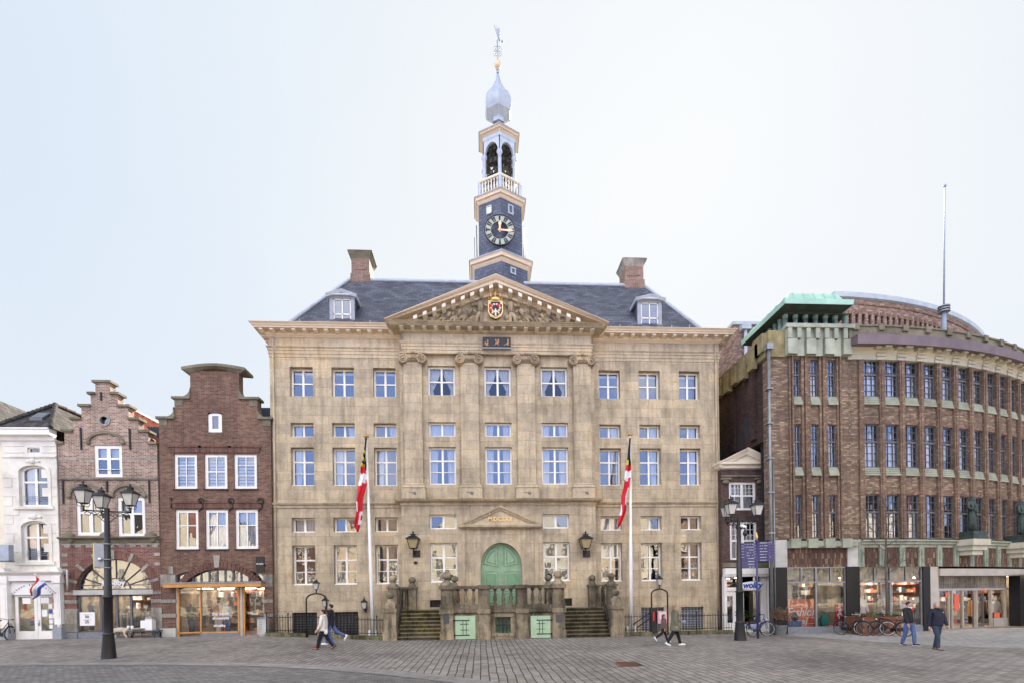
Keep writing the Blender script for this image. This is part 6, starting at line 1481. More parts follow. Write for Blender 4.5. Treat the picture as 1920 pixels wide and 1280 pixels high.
text('lettering', 'shoeby', .13, (bx(498.5,1057), y-.085, Z(498,1056,y)), M['paper'], t, ext=.003); text('lettering', 'MEN', .07, (bx(498.5,1057), y-.085, Z(498,1061,y)), M['paper'], t, ext=.003) if 0 else None
# ---------------------------------------------------------------- little shop house between town hall and store
YS = 28.7; sx_f = lambda px, py=1000: X(px,py,YS); sz = lambda py, px=1398: Z(px,py,YS)
SM = thing('small_shop_house', 'narrow dark brick house with a white pediment and white shopfront squeezed beside the town hall', 'house')
q0, q1 = sx_f(1353.5), sx_f(1449)
ztp = sz(872); w1 = (sx_f(1367,930), sx_f(1417,930), sz(955.5), sz(903)); w2 = (sx_f(1368.5,1010), sx_f(1419,1010), sz(1048.5), sz(977)); zfa = sz(1076)
b = MB(); b.wall(q0, q1, zfa, ztp, [w1, w2], YS, YS+.4); b.build('wall', M['sidebrick'], SM)
for w, fr in ((w1,.52),(w2,.50)):
    wn = window(SM, *w, YS+.06, 2, [(fr,.05)], cas=.12, bar=.05, fm='white', gm='glass', curtain='lower' if w is w2 else 'full')
    bb = MB(); h = w[3]-w[2]
    for k in range(2):
        a = w[0]+.12+(w[1]-w[0]-.24)*k/2; c = a+(w[1]-w[0]-.24)/2
        for i in (1,2): bb.box(a+(c-a)*i/3-.012, a+(c-a)*i/3+.012, YS+.07, YS+.10, w[2]+h*fr, w[3]-.12)
        for i in (1,2): zq = w[2]+h*fr+(w[3]-.12-w[2]-h*fr)*i/3; bb.box(a, c, YS+.07, YS+.10, zq-.012, zq+.012)
    bb.build('glazing_bars', M['white'], wn)
b = MB(); zc_ = sz(870.5)
b.molding([(q0,YS+.5),(q0,YS),(q1,YS),(q1,YS+.5)], [(0,sz(879)),(.1,sz(877)),(.12,sz(873)),(.26,zc_),(.26,zc_+.1),(0,zc_+.12)], PLAN)
mp = lambda a, b_, w: (a, YS-w, b_); ap = (sx_f(1398,840), sz(840.5))
b.molding([(q1+.26,zc_+.08), ap, (q0-.26,zc_+.08)], [(-.30,-1.0),(-.30,.16),(-.2,.2),(-.05,.3),(0,.32),(0,-1.0)], mp); b.prism([(q0,zc_),(q1,zc_),(ap[0],ap[1]-.2)], YS-.05, YS+.3); b.build('pediment', M['creamlite'], SM)
b = MB(); b.quad((q0-.2,YS+.3,zc_),(ap[0],YS+.3,ap[1]-.1),(ap[0],38,ap[1]-.1),(q0-.2,38,zc_)); b.quad((ap[0],YS+.3,ap[1]-.1),(q1+.2,YS+.3,zc_),(q1+.2,38,zc_),(ap[0],38,ap[1]-.1)); b.box(q0-.3,q0+.8,YS+1,38,zc_,zc_+.5); b.build('roof', M['lead'], SM)
b = MB(); zk = sz(899)
for xk in (sx_f(1360,900), sx_f(1424,900)):
    b.box(xk-.28, xk+.28, YS-.16, YS, zk, zk+.10); b.ball((xk,YS-.08,zk-.12), .22, .1, .12)
b.box(q0,q1,YS-.06,YS,sz(893),sz(890)); b.box(q0,q1,YS-.08,YS,sz(1062),sz(1054)); b.build('stone_band', M['parapet'], SM)
b = MB(); f0, f1 = sx_f(1355,1070), sx_f(1451,1070); b.box(f0, f1, YS-.35, YS+.1, zfa, sz(1064.5)); b.box(f0+.02, f1-.02, YS-.28, YS+.1, zfa-.12, zfa-.001)
t0, t1 = sx_f(1357,1120), sx_f(1447,1120); zt0, zt1 = sz(1108), sz(1098+.0)
b.box(t0, t0+.14, YS-.1, YS+.2, 0, zfa-.12); b.box(t1-.25, t1, YS-.1, YS+.2, 0, zfa-.12); b.box(sx_f(1427,1120), t1-.3, YS-.02, YS+.2, 0, zfa-.13); b.box(t0+.14, sx_f(1427,1120), YS-.05, YS+.2, sz(1106.5), sz(1100))
b.box(sx_f(1376,1120), sx_f(1394,1120), YS-.04, YS+.15, 0, sz(1107)); b.build('shop_front', M['white'], SM)
b = MB(); dz0, dz1 = .05, sz(1107); d0, d1 = sx_f(1358.5,1140), sx_f(1376,1140); b.wall(d0, d1, dz0, dz1, [(sx_f(1358.5,1140)+.05, sx_f(1374.5,1140), sz(1166), sz(1116))], YS+.0, YS+.1); dr = b.build('door', M['white'], SM)
g = MB(); g.quad((d0,YS+.06,sz(1166)),(d1-.04,YS+.06,sz(1166)),(d1-.04,YS+.06,sz(1116)),(d0,YS+.06,sz(1116))); g.build('pane', M['glassstore'], dr)
g = MB(); g.lathe([(.13,0),(.13,.012)], (0,0,0), 16); o = g.build('door_sticker', M['palegrey'], dr); o.rotation_euler = (PI/2,0,0); o.location = (sx_f(1365.5,1130), YS+.03, sz(1130))
b = MB(); b.ball((sx_f(1379,1147),YS-.06,sz(1146)), .04); b.ball((sx_f(1379,1147),YS-.06,sz(1152)), .04); b.build('handle', M['black'], dr)
g = MB(); g.quad((t0,YS+.08,sz(1100)),(t1,YS+.08,sz(1100)),(t1,YS+.08,zfa-.1),(t0,YS+.08,zfa-.1)); g.build('transom_pane', M['glassstore'], SM)
g = MB(); g.quad((sx_f(1394,1140),YS+.08,.5),(sx_f(1427,1140),YS+.08,.5),(sx_f(1427,1140),YS+.08,sz(1107)),(sx_f(1394,1140),YS+.08,sz(1107))); g.build('shop_pane', M['glassshop'], SM)
b = MB(); b.box(sx_f(1394,1140), sx_f(1427,1140), YS-.03, YS+.2, 0, .5); b.build('shop_base', M['white'], SM)
room(SM, q0+.1, q1-.1, .05, zfa-.12, YS+.3, YS+3.5, 'inner', 'lampcool', lamps=1, ls=.12)
b = MB(); b.box(q0, q0+.1, YS+.401, 38, 0, ztp); b.box(q1-.1, q1, YS+.401, 38, 0, ztp); b.build('side_wall', M['sidebrick'], SM)
b = MB(); b.box(q0+.05, q1-.05, YS+1.0, YS+1.05, zfa, ztp); b.build('room_wall', M['innerb'], SM)
b = MB(); c0, c1, z0, z1 = sx_f(1378,1097), sx_f(1420,1097), sz(1107.5), sz(1087.5); n = 20
pts = [((c0+c1)/2+(c1-c0)/2*math.copysign(abs(math.cos(2*PI*i/n))**.8, math.cos(2*PI*i/n)), (z0+z1)/2+(z1-z0)/2*(.78+.22*math.cos(2*PI*i/n))*math.sin(2*PI*i/n)) for i in range(n)]
b.prism(pts, YS-.52, YS-.42); so = tag(b.build('oval_sign', M['paper']), 'white oval shop sign with blue lettering on the little white shopfront', 'sign')
text('lettering', 'wolky', .45, ((c0+c1)/2+.07, YS-.53, (z0+z1)/2+.02), M['bluesign'], so, ext=.006, bold=.016, shear=.25, sx=.98)
b = MB(); b.box(c0-.02, c0+.02, YS-.53, YS-.515, (z0+z1)/2, (z0+z1)/2+.02); b.lathe([(.02,0),(.02,.01)],(0,0,0),6) if 0 else None; b.build('sign_rivet', M['bluesign'], so)
b = MB(); random.seed(4)
for i in range(120):
    x = random.uniform(sx_f(1397,1150), sx_f(1412,1150)); z = random.choice([random.uniform(.65,1.1), random.uniform(1.95,2.5)]); r = .10
    a = random.random()*6; b.quad((x,YS+.35,z),(x+r*math.cos(a),YS+.3,z+r*math.sin(a)),(x+r*math.cos(a+.8),YS+.4,z+r*math.sin(a+.8)))
tag(b.build('window_plant', M['grass']), 'green plant behind the little shop window', 'plant')
# ================================================================== DEPARTMENT STORE
YD = 26.9
DS = thing('department_store', 'big brown brick department store with curved front, green copper corner roof and tall windows', 'department store')
CX_, CY_, RR_ = 20.3, 53.7, 26.8
dx = lambda px, py=900: X(px,py,YD)
dz = lambda py, px=1530: Z(px,py,YD)
xA, xB = dx(1443.5,850), dx(1590,850)
a_first = math.asin((X(1621,850,26.82)-CX_)/RR_); PIT = R(2.46); NB = 17
def on(a, r=RR_): return Vector((CX_+r*math.sin(a), CY_-r*math.cos(a), 0))
def ang(px, py=1120, r=RR_):
    a = .1
    for _ in range(8): a += (X(px,py,on(a,r).y)-on(a,r).x)/r
    return a
def facet(a0, a1, r=RR_):
    p, q = on(a0, r), on(a1, r); d = q-p; return Matrix.Translation(p) @ Matrix.Rotation(math.atan2(d.y, d.x), 4, 'Z'), d.length
zB = dz(1010); zFr = Z(1640,674,26.85); ZRW = [(Z(1635,1009,27),Z(1635,926.5,27)),(Z(1635,876,27),Z(1635,795.6,27)),(Z(1635,744,27),Z(1635,674.5,27))]
zTopC = dz(668.5)
WW = .86
# flat corner block
cw = [(dx(1488,850), dx(1502,850)), (dx(1520.3,850), dx(1535.5,850)), (dx(1552.5,850), dx(1568.3,850))]
ZRC = [(dz(1008),dz(927.5)),(dz(875),dz(794.7)),(dz(743),dz(674))]
b = MB(); b.wall(xA, xB+.15, zB, zTopC+.3, [(c[0],c[1],*z) for c in cw for z in ZRC], YD, YD+.6); wl = b.build('corner_wall', M['storebrick'], DS)
b = MB()
edges = [dx(1479,850)]+[v for c in cw for v in c]+[dx(1577,850)]
for i in range(0, 8, 2):
    a, c = edges[i], edges[i+1]; w = c-a; n = 3 if i in (2,4) else 2
    for j in range(n):
        p = a+w*j/n+.02; q = a+w*(j+1)/n-.02; b.box(p, q, YD-.08-(.06 if j == n//2 else 0), YD, zB, zTopC)
b.build('brick_rib', M['storerib'], wl)
def store_win(parent, x0, x1, z0, z1, y, cols, mtx=None, stained=True, seed=0):
    rnd = random.Random(seed)
    def B():
        b = MB(); b.M = mtx; return b
    b = B(); w = .04
    b.box(x0, x0+.06, y, y+.1, z0, z1); b.box(x1-.06, x1, y, y+.1, z0, z1); b.box(x0+.06, x1-.06, y, y+.1, z0, z0+.06); b.box(x0+.06, x1-.06, y, y+.1, z1-.06, z1)
    zt_ = z0+(z1-z0)*.60; b.box(x0+.06, x1-.06, y-.01, y+.1, zt_-.05, zt_+.05)
    for i in range(1, cols): xx = x0+(x1-x0)*i/cols; b.box(xx-.016, xx+.016, y+.01, y+.07, z0+.06, z1-.06)
    for i in range(1, 6):
        zz_ = z0+(z1-z0)*i/6
        if abs(zz_-zt_) > .1: b.box(x0+.06, x1-.06, y+.012, y+.068, zz_-.013, zz_+.013)
    f = b.build('window', M['winframe'], parent)
    g = B(); lights(g, x0, x1, [z0, z0+(z1-z0)*.3, zt_, z1], y+.05, cols, .004); g.build('pane', M['glassstore'], f)
    c = B(); yy = y+.12
    m = rnd.random()*(.95 if z0 > ZRW[1][0]-.5 else 1.25); top = z1-(z1-z0)*.40; lo = z0+(.0 if m < .55 else rnd.uniform(.1,.8))
    xr_ = x1-(0 if m < .4 else .12)
    c.box(x0, xr_, yy, yy+.02, lo, top)
    if stained:
        c2 = B(); xm = (x0+x1)/2
        for s in (-1,1): c2.box(xm+s*.10-.05, xm+s*.10+.05, yy-.03, yy-.01, z1-(z1-z0)*.34, z1-(z1-z0)*.22)
        c2.build('stained_glass', M['curtain'], f)
    c.build('blind', M['curtain' if m < .8 else 'greyblue'], f)
    return f
for r, z in enumerate(ZRC):
    for i, c in enumerate(cw):
        f = store_win(DS, c[0], c[1], z[0], z[1], YD+.08, 2, None, False, 10*r+i)
        if r: b = MB(); [b.box(c[0]-.03, c[1]+.03, YD-.06-.04*k, YD+.2, z[0]-.11*(k+1)-.01*k, z[0]-.11*k-.015) for k in range(4)]; b.build('green_sill', M['greenstone'], f)
b = MB()
for c in cw:
    for r in range(3):
        z = ZRC[r][1]
        if r < 2: b.box(c[0]-.06, c[1]+.06, YD-.03, YD+.01, z+.0, z+.24)
b.build('soldier_course', M['storerib'], DS)
# curved wall: bays
wb = MB(); ribs = MB(); sold = MB()
aS = math.asin((xB+.0-CX_)/RR_)
Mx, L0 = facet(aS, a_first); wb.M = Mx; wb.wall(0, L0, zB, zFr+.4, [], 0, .6); ribs.M = Mx; ribs.box(L0-.26, L0-.0, -.12, 0, zB, zFr)
for i in range(NB):
    a0 = a_first+PIT*i; Mx, L = facet(a0, a0+PIT); wb.M = ribs.M = sold.M = Mx
    wb.wall(0, L, zB, zFr+.4, [(0, WW, *z) for z in ZRW], 0, .6)
    ribs.box(WW, L, -.12, .0, zB, zFr); ribs.box(WW+.08, L-.06, -.16, -.12, zB, zFr)
    for z in ZRW[:2]: sold.box(0, WW, -.03, .01, z[1], z[1]+.26)
    for r, z in enumerate(ZRW):
        f = store_win(DS, .0, WW, z[0], z[1], .06, 3, Mx, True, 100+r*31+i)
        if r:
            b = MB(); b.M = Mx; [b.box(.0, WW, -.03-.025*k, .1, z[0]-.11*(k+1), z[0]-.11*k-.02) for k in range(4)]; b.build('green_sill', M['greenstone'], f)
wl2 = wb.build('curved_wall', M['storebrick'], DS); ribs.build('brick_rib', M['storerib'], wl2); sold.build('soldier_course', M['storerib'], wl2)
aE = a_first+PIT*NB
def arcpath(r, a0=None, a1=None, n=24):
    a0 = aS if a0 is None else a0; a1 = aE if a1 is None else a1
    return [tuple(on(a0+(a1-a0)*i/n, r)[:2]) for i in range(n+1)]
zCb = Z(1640,646,26.4); zBd0, zBd1 = Z(1620,640,25.9), Z(1620,624.5,25.9); zPar = Z(1620,608.5,26.6)
b = MB(); b.molding(arcpath(RR_), [(-.2,zFr-.02),(.12,zFr),(.14,zFr+.25),(.30,zCb),(.34,zCb+.05),(-.2,zCb+.06)], PLAN); fz = b.build('cream_frieze', M['creamstone'], DS)
b = MB()
for i in range(NB):
    a0 = a_first+PIT*i+PIT*.80; Mx, L = facet(a0-PIT*.2, a0+PIT*.2, RR_+.12); b.M = Mx
    b = MB(); b.M = Mx
    for k in range(5): b.box(-.02, L+.02, -.06-.03*k, .3, zFr-.02+.17*k, zFr+.11+.17*k)
    b.box(L*.2, L*.95, -.55, .2, zCb-.16, zCb+.02); b.box(-.25, L*.15, -.35, .2, zCb-.14, zCb+.02)
    b.build('corbel', M['creamstone'], fz)
b = MB(); b.molding(arcpath(RR_), [(0,zCb+.05),(.8,zBd0),(.86,zBd0-.02),(.90,zBd1),(.84,zBd1+.03),(-1,zBd1+.1)], PLAN); b.build('copper_band', M['darkcopper'], DS)
b = MB(); b.molding(arcpath(RR_), [(.25,zBd1),(.25,zPar-.1),(.32,zPar-.08),(.32,zPar),(-.4,zPar),(-.4,zBd1)], PLAN); pp = b.build('parapet', M['parapet'], DS)
b = MB()
for i in range(NB+1):
    a0 = a_first+PIT*(i-.5)*1.18; Mx, L = facet(a0, a0+PIT*.26, RR_+.30); b = MB(); b.M = Mx; b.box(0, L, -.07, .3, zPar-.30, zPar+.03); b.build('parapet_block', M['parapet'], pp)
b = MB(); pts = arcpath(RR_-.5); 
for i in range(len(pts)-1): b.quad((*pts[i],zBd1+.05),(*pts[i+1],zBd1+.05),(CX_,CY_,zBd1+.05))
b.build('flat_roof', M['lead'], DS)
# set-back drum
Rd = RR_-3.0; zD1 = Z(1585,549,29.9); zD0 = zBd1
a0d, a1d = math.asin((X(1588,600,29.9)-CX_)/Rd)-R(2), R(46)
nd = 44; db = MB(); ps = []; zw0, zw1 = Z(1600,612,29.9)-.0, Z(1600,588,29.9)
for i in range(nd):
    t0 = a0d+(a1d-a0d)*i/nd; t1 = a0d+(a1d-a0d)*(i+1)/nd; Mx, L = facet(t0, t1, Rd); db.M = Mx
    db.wall(0, L, zD0, zD1-.32, [(L*.26, L*.74, zw0, zw1)], 0, .4)
dr_ = db.build('drum_wall', M['drumbrick'], DS)
g = MB(); fr = MB()
for i in range(nd):
    t0 = a0d+(a1d-a0d)*i/nd; t1 = a0d+(a1d-a0d)*(i+1)/nd; Mx, L = facet(t0, t1, Rd); g.M = fr.M = Mx
    g = MB(); g.M = Mx; g.quad((L*.26,.14,zw0),(L*.74,.14,zw0),(L*.74,.14,zw1),(L*.26,.14,zw1)); fr.box(L*.24,L*.76,-.03,.02,zw1,zw1+.2); fr.box(L*.26,L*.32,.1,.16,zw0,zw1)
    g.build('drum_window', M['glassstore'], DS)
None; fr.build('drum_soldier', M['storerib'], dr_)
b = MB(); b.molding(arcpath(Rd, a0d, a1d, 44), [(-.3,zD1-.33),(.0,zD1-.33),(.14,zD1-.28),(.14,zD1),(-.4,zD1),(-20,zD1-.1)], PLAN); b.build('drum_coping', M['leadpale'], DS)
b = MB(); b.molding(arcpath(Rd, a0d, a1d, 44), [(0,zw1+.55),(.05,zw1+.56),(.05,zw1+.63),(0,zw1+.64)], PLAN); b.build('drum_band', M['storerib'], dr_)
# corner turret: stone frieze blocks, copper columns, copper roof
zS0, zS1, zS2 = dz(668.5), dz(641), dz(612.5)
tx0, tx1 = dx(1470,650), dx(1590,650)
YTt = YD-.15
b = MB(); b.box(tx0, tx1+.1, YTt, YD+4.0, zS0, zS2)
n = 7
for i in range(n):
    a = tx0+(tx1-tx0)*i/n; w = (tx1-tx0)/n
    if i % 2 == 0: b.box(a+.03, a+w*1.05, YTt-.2, YTt, zS0+.02, zS1)
    else: b.box(a+.08, a+w-.05, YTt-.08, YTt, zS0-.04, zS1-.02)
    b.box(a+.04, a+w*.52, YTt-.18, YTt, zS1+.04, zS2-.18)
b.box(tx0-.06, tx1+.14, YTt-.22, YTt, zS2-.22, zS2-.02)
b.build('turret_frieze', M['patina'], DS)
b = MB(); b.box(xA-.05, tx0-.02, YD-.1, YD+1.2, zS0-.05, dz(622.5)); b.box(xA-.3, xA, YD+.1, YD+1.1, zS0+.3, dz(625)); b.build('lichen_block', M['lichen'], DS)
YE_ = YTt-.75; zE0, zE1, zE2 = Z(1530,571,YE_), Z(1530,561,YE_), Z(1530,553.5,YE_+.6)
ex0, ex1 = X(1472,566,YE_), X(1600,567,YE_)
cb = MB()
for i in range(7):
    x = tx0+.14+(tx1-tx0-.22)*i/6; cb = MB(); cb.lathe([(.15,zS2),(.15,zS2+.06),(.115,zS2+.12),(.125,zS2+.5),(.105,zE0-.3),(.14,zE0-.18),(.14,zE0)], (x,YTt+.25,0), 8); cb.build('copper_column', M['coppercol'], DS)
for i in range(1, 7): cb = MB(); cb.lathe([(.15,zS2),(.115,zS2+.12),(.105,zE0-.3),(.14,zE0)], (tx0+.14,YTt+.25+.48*i,0), 8); cb.build('copper_column', M['coppercol'], DS)
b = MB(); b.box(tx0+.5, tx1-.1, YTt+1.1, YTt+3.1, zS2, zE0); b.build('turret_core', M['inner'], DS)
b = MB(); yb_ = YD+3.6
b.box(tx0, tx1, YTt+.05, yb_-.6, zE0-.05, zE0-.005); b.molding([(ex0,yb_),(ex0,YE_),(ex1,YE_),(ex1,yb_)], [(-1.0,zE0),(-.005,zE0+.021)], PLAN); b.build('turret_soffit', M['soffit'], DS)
b = MB(); b.molding([(ex0,yb_),(ex0,YE_),(ex1,YE_),(ex1,yb_)], [(0,zE0+.02),(.03,zE1),(-.25,zE1+.05),(-.5,zE2),(-1.9,zE2+.2)], PLAN)
b.quad((ex0+1.8,YE_+1.8,zE2+.195),(ex1-1.8,YE_+1.8,zE2+.195),(ex1-1.8,yb_,zE2+.195),(ex0+1.8,yb_,zE2+.195))
for i in range(5): x = ex0+.7+(ex1-ex0-1.4)*i/4; b.tube([(x,YE_+.26,zE1+.08),(x,YE_+.5,zE2+.02),(x,YE_+1.8,zE2+.21)], .03, 4)
for i in range(5): y = YE_+.9+i*.8; b.tube([(ex0+.26,y,zE1+.08),(ex0+.5,y,zE2+.02),(ex0+1.8,y,zE2+.21)], .03, 4)
b.build('copper_roof', M['copper'], DS)
# side wall facing the town hall
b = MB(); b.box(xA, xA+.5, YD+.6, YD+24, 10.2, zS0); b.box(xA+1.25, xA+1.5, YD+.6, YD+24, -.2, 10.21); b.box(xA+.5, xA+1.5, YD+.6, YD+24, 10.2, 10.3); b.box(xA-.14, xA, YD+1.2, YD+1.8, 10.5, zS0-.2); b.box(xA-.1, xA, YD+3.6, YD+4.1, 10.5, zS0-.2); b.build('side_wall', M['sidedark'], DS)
b = MB()
for y, z0, z1 in ((YD+2.1,zS0-3.6,zS0-2.4),(YD+2.9,zS0-4.0,zS0-2.9),(YD+4.6,zS0-4.3,zS0-3.3),(YD+5.4,zS0-5.4,zS0-3.2)): b.box(xA-.02, xA+.02, y, y+.55, z0, z1)
b.build('side_window', M['inner'], DS)
b = MB(); b.box(xA-.14, xA+.5, YD+.05, YD+24, zS0, zS0+.55); b.box(xA-.2, xA+.5, YD+.05, YD+24, zS0+.55, zS0+1.05)
for i in range(9): y = YD+.9+i*.95; b.box(xA-.42, xA-.13, y, y+.55, zS0-.25-.12*(i%2), zS0+.75); b.box(xA-.3, xA-.15, y-.35, y-.05, zS0+.3, zS0+.95)
b.build('side_frieze', M['lichen'], DS)
yk = 33.5; b = MB(); b.box(X(1377,640,yk), xA+8, yk, yk+9, 8, Z(1400,610,yk)); b.build('rear_block', M['drumbrick'], DS)
b = MB(); b.box(X(1377,640,yk)-.12, xA+8, yk-.12, yk+9, Z(1400,610,yk), Z(1400,604.5,yk)); b.build('rear_coping', M['leadpale'], DS)
b = MB(); x = X(1398,640,yk-.2); b.tube([(x,yk-.2,Z(1398,620,yk)),(x,yk-.2,10)], .11, 8); b.box(x-.3,x+.3,yk-.4,yk,Z(1398,622,yk),Z(1398,612,yk)); b.build('rear_drainpipe', M['leadpale'], DS)
b = MB(); xq = dx(1440,830); yq = YD-.18
b.tube([(xq,yq,zS0+.3),(xq,yq,dz(860)),(xq+.0,yq,0)], .08, 8); b.box(xq-.16, xq+.16, yq-.16, yq+.16, zS0+.25, zS0+.55)
for py in (733,797,862,925,1000): b.box(xq-.16, xq+.16, yq-.13, YD+.1, dz(py), dz(py-2.5))
b.tube([(xq+.2,yq+.05,dz(868)),(xq+.2,yq+.05,0)], .04, 6); b.build('drainpipe', M['zinc'], DS)
# first-floor band: corner
zb0, zb1 = dz(1062), dz(1011)
b = MB(); b.box(dx(1449.5,1040), dx(1475,1040), YD-.06, YD+.4, zb0, zb1); b.build('stone_panel', M['concrete'], DS); b = MB(); b.box(dx(1588,1040), dx(1614.5,1040), YD-.06, YD+.4, zb0, zb1); b.build('stone_panel', M['concrete'], DS)
b = MB(); b.box(dx(1475,1040), dx(1588,1040), YD, YD+.4, zb0, dz(1027)); pb = b.build('brick_panel', M['panelbrick'], DS)
b = MB(); a, c = dx(1475,1020), dx(1593,1020); b.box(a, c, YD-.1, YD+.3, dz(1026.5), dz(1013))
for i in range(4): x = a+(c-a)*(.02+.27*i); b.box(x, x+.52, YD-.32, YD-.1, dz(1027), dz(1010))
for i in range(4): x = a+(c-a)*(.02+.27*i)+.56; b.box(x, x+.36, YD-.2, YD-.1, dz(1024), dz(1015))
b.build('green_cornice', M['greenstone'], DS)
# first-floor band: curved
zc0, zc1, zc2 = Z(1640,1062,26.8), Z(1640,1025,26.8), Z(1640,1011,26.8)
aP = math.asin((X(1614,1040,26.85)-CX_)/RR_)
b = MB(); b.molding(arcpath(RR_, aP, aE), [(-.4,zc1-.05),(.06,zc1),(.06,zc1+.12),(.16,zc1+.16),(.16,zc2-.12),(.26,zc2-.08),(.26,zc2),(-.4,zc2+.02)], PLAN); gb_ = b.build('green_ledge', M['greenstone'], DS)
b = MB(); b.molding(arcpath(RR_, aP, aE), [(-.3,zc0),(0,zc0),(0,zc1),(-.3,zc1)], PLAN); b.build('brick_panel', M['panelbrick'], DS)
b = MB(); c2 = MB()
for i in range(NB):
    a0 = a_first+PIT*(i-.34)
    Mx, L = facet(a0, a0+PIT*.26, RR_); b = MB(); c2 = MB(); b.M = c2.M = Mx
    b.box(-.0, L, -.10, .05, zc0+.02, zc1+.3)
    for k in range(9): c2.box(L*.3, L*.7, -.13, -.1, zc0+.08+.1*k, zc0+.14+.1*k)
    bk = b.build('green_bracket', M['greenstone'], DS); c2.build('bracket_groove', M['coppercol'], bk)
# street level
aQ = a_first
def shopglass(x0, x1, z0, z1, y, mtx, nb, nt, ztr, room_=True):
    def B():
        b = MB(); b.M = mtx; return b
    b = B(); 
    for i in range(nb+1): x = x0+(x1-x0)*i/nb; b.box(x-.045, x+.045, y-.04, y+.08, z0, z1)
    for i in range(1, nt): x = x0+(x1-x0)*i/nt; b.box(x-.03, x+.03, y-.03, y+.07, ztr, z1)
    for z in (z0, ztr, z1-.05): b.box(x0, x1, y-.045, y+.08, z, z+.09)
    f = b.build('shop_window', M['steelframe'], DS)
    g = B(); g.quad((x0,y+.02,z0),(x1,y+.02,z0),(x1,y+.02,ztr),(x0,y+.02,ztr)); g.build('pane', M['glassshop'], f)
    g = B(); g.quad((x0,y+.02,ztr+.09),(x1,y+.02,ztr+.09),(x1,y+.02,z1),(x0,y+.02,z1)); g.build('transom_pane', M['glassclear'], f)
    g = B(); g.box(x0, x1, y+.5, y+.55, ztr, z1); g.build('transom_blind', M['lime'], f)
    b = B(); b.box(x0-.02, x1+.02, y-.08, y+.3, -.1, z0-.002); b.build('shop_plinth', M['granite'], f)
    return f
zp = dz(1177); ztr = dz(1092.5); zsh = zb0-.01
b = MB(); b.box(xA+.02, dx(1475.5,1120), YD-.06, YD+.3, -.1, zb0-.002); b.build('black_pier', M['blackstone'], DS); b = MB(); b.box(dx(1586,1120), dx(1611,1120), YD-.06, YD+.4, -.1, zb0-.002); b.box(xA+.3, dx(1440,1200)+20, YD+.45, YD+.5, zb0-.25, zb0) if 0 else None
b.build('black_pier', M['blackstone'], DS)
sh1 = shopglass(dx(1475.5,1120), dx(1586,1120), zp, zsh, YD+.05, None, 2, 4, ztr)
aW0, aW1 = ang(1611.5), ang(1729)
Mx, L = facet(aW0, aW1); sh2 = shopglass(0, L, zp, zsh, .05, Mx, 2, 4, ztr)
aX = ang(1743); Mx, L = facet(aW1, aX); b = MB(); b.M = Mx; b.box(.02, L, -.06, .4, -.1, zc0-.002); b.build('black_pier', M['blackstone'], DS)
aY = ang(1759.5); Mx, L = facet(aX, aY); b = MB(); b.M = Mx; b.box(.02, L, -.02, .5, .0, zc0-.002); b.build('steel_column', M['steel'], DS)
aZ = ang(1909); Mx, L = facet(aY, aZ)
zcn0, zcn1 = Z(1760,1078.5,27.1), Z(1760,1065,27.1)
b = MB(); b.M = facet(aY, aE)[0]; b.M = None; b.molding(arcpath(RR_, aY, aE, 12), [(-1.5,zcn0),(.12,zcn0),(.14,zcn1),(-.4,zcn1)], PLAN); b.build('entrance_fascia', M['steel'], DS)
b = MB(); b.M = Mx; b.box(0, L, .55, .6, Z(1800,1102,27.3), zcn0+.1)
for i in range(36): x = L*i/36; b.box(x, x+.03, .53, .55, Z(1800,1102,27.3), zcn0)
b.build('slat_panel', M['lime'], DS)
b = MB(); b.M = Mx; g = MB(); g.M = Mx; zdh = Z(1800,1102,27.3)
for fx in (0,.115,.235,.28,.41,.585,.775,.965): b.box(L*fx, L*fx+.085, .48, .62, .0, zdh)
b.box(0, L, .45, .65, zdh-.12, zdh); b.box(L*.8, L, .45, .65, 0, .5)
en = b.build('entrance_frame', M['steel'], DS)
g.quad((.0,.55,.02),(L*.49,.55,.02),(L*.49,.55,zdh-.1),(0,.55,zdh-.1)); g.quad((L*.61,.8,.02),(L*.76,.8,.02),(L*.76,.8,zdh-.1),(L*.61,.8,zdh-.1)); g.quad((L*.8,.55,.5),(L*.97,.55,.5),(L*.97,.55,zdh-.1),(L*.8,.55,zdh-.1)); g.build('pane', M['glassshop'], en)
b = MB(); b.M = Mx; b.box(L*.62, L*.76, .78, .84, 0, .2); b.box(L*.62, L*.635, .78, .84, .2, zdh-.2); b.box(L*.745, L*.76, .78, .84, .2, zdh-.2); b.build('door', M['winframe'], en)
b = MB(); b.M = Mx
for u, z0_, w, h in ((.205,1.75,.3,.32),(.31,1.05,.42,.9),(.82,.52,.5,.3)): b.box(L*u, L*u+w, .50, .515, z0_, z0_+h)
b.build('door_notice', M['orange'], en)
Mx2, L2 = facet(aZ, aZ+R(8)); b = MB(); b.M = Mx2; b.box(0, L2, -.1, .4, -.1, zcn0); b.build('black_pier', M['blackstone'], DS)
b = MB(); b.M = Mx; b.quad((-.3,.0,.012),(L,.0,.012),(L,5,.012),(-.3,5,.012)); b.build('entrance_floor', M['granite'], DS)
room(DS, dx(1476,1120), dx(1600,1120), .1, ztr+.1, YD+.6, YD+4.0, 'lime', 'lampcool', lamps=3, ls=.3)
r2 = MB(); 
p0, p1 = on(aW0)+Vector((0,.6,0)), on(aZ)+Vector((0,.9,0))
room(DS, dx(1606,1120), p1.x+2.5, .03, zcn0+.05, YD+1.6, YD+6.5, 'shopwall', 'lamp', lamps=7, ls=.75)
b = MB(); b.box(xA+.5, 42, YD+9, YD+9.1, 0, zBd1); b.box(xA+1.51, xA+1.6, YD+.6, YD+9, 0, zTopC)
pts = arcpath(RR_-1.0)
for i in range(len(pts)-1): b.quad((*pts[i],zB),(*pts[i+1],zB),(*pts[i+1],zBd1),(*pts[i],zBd1))
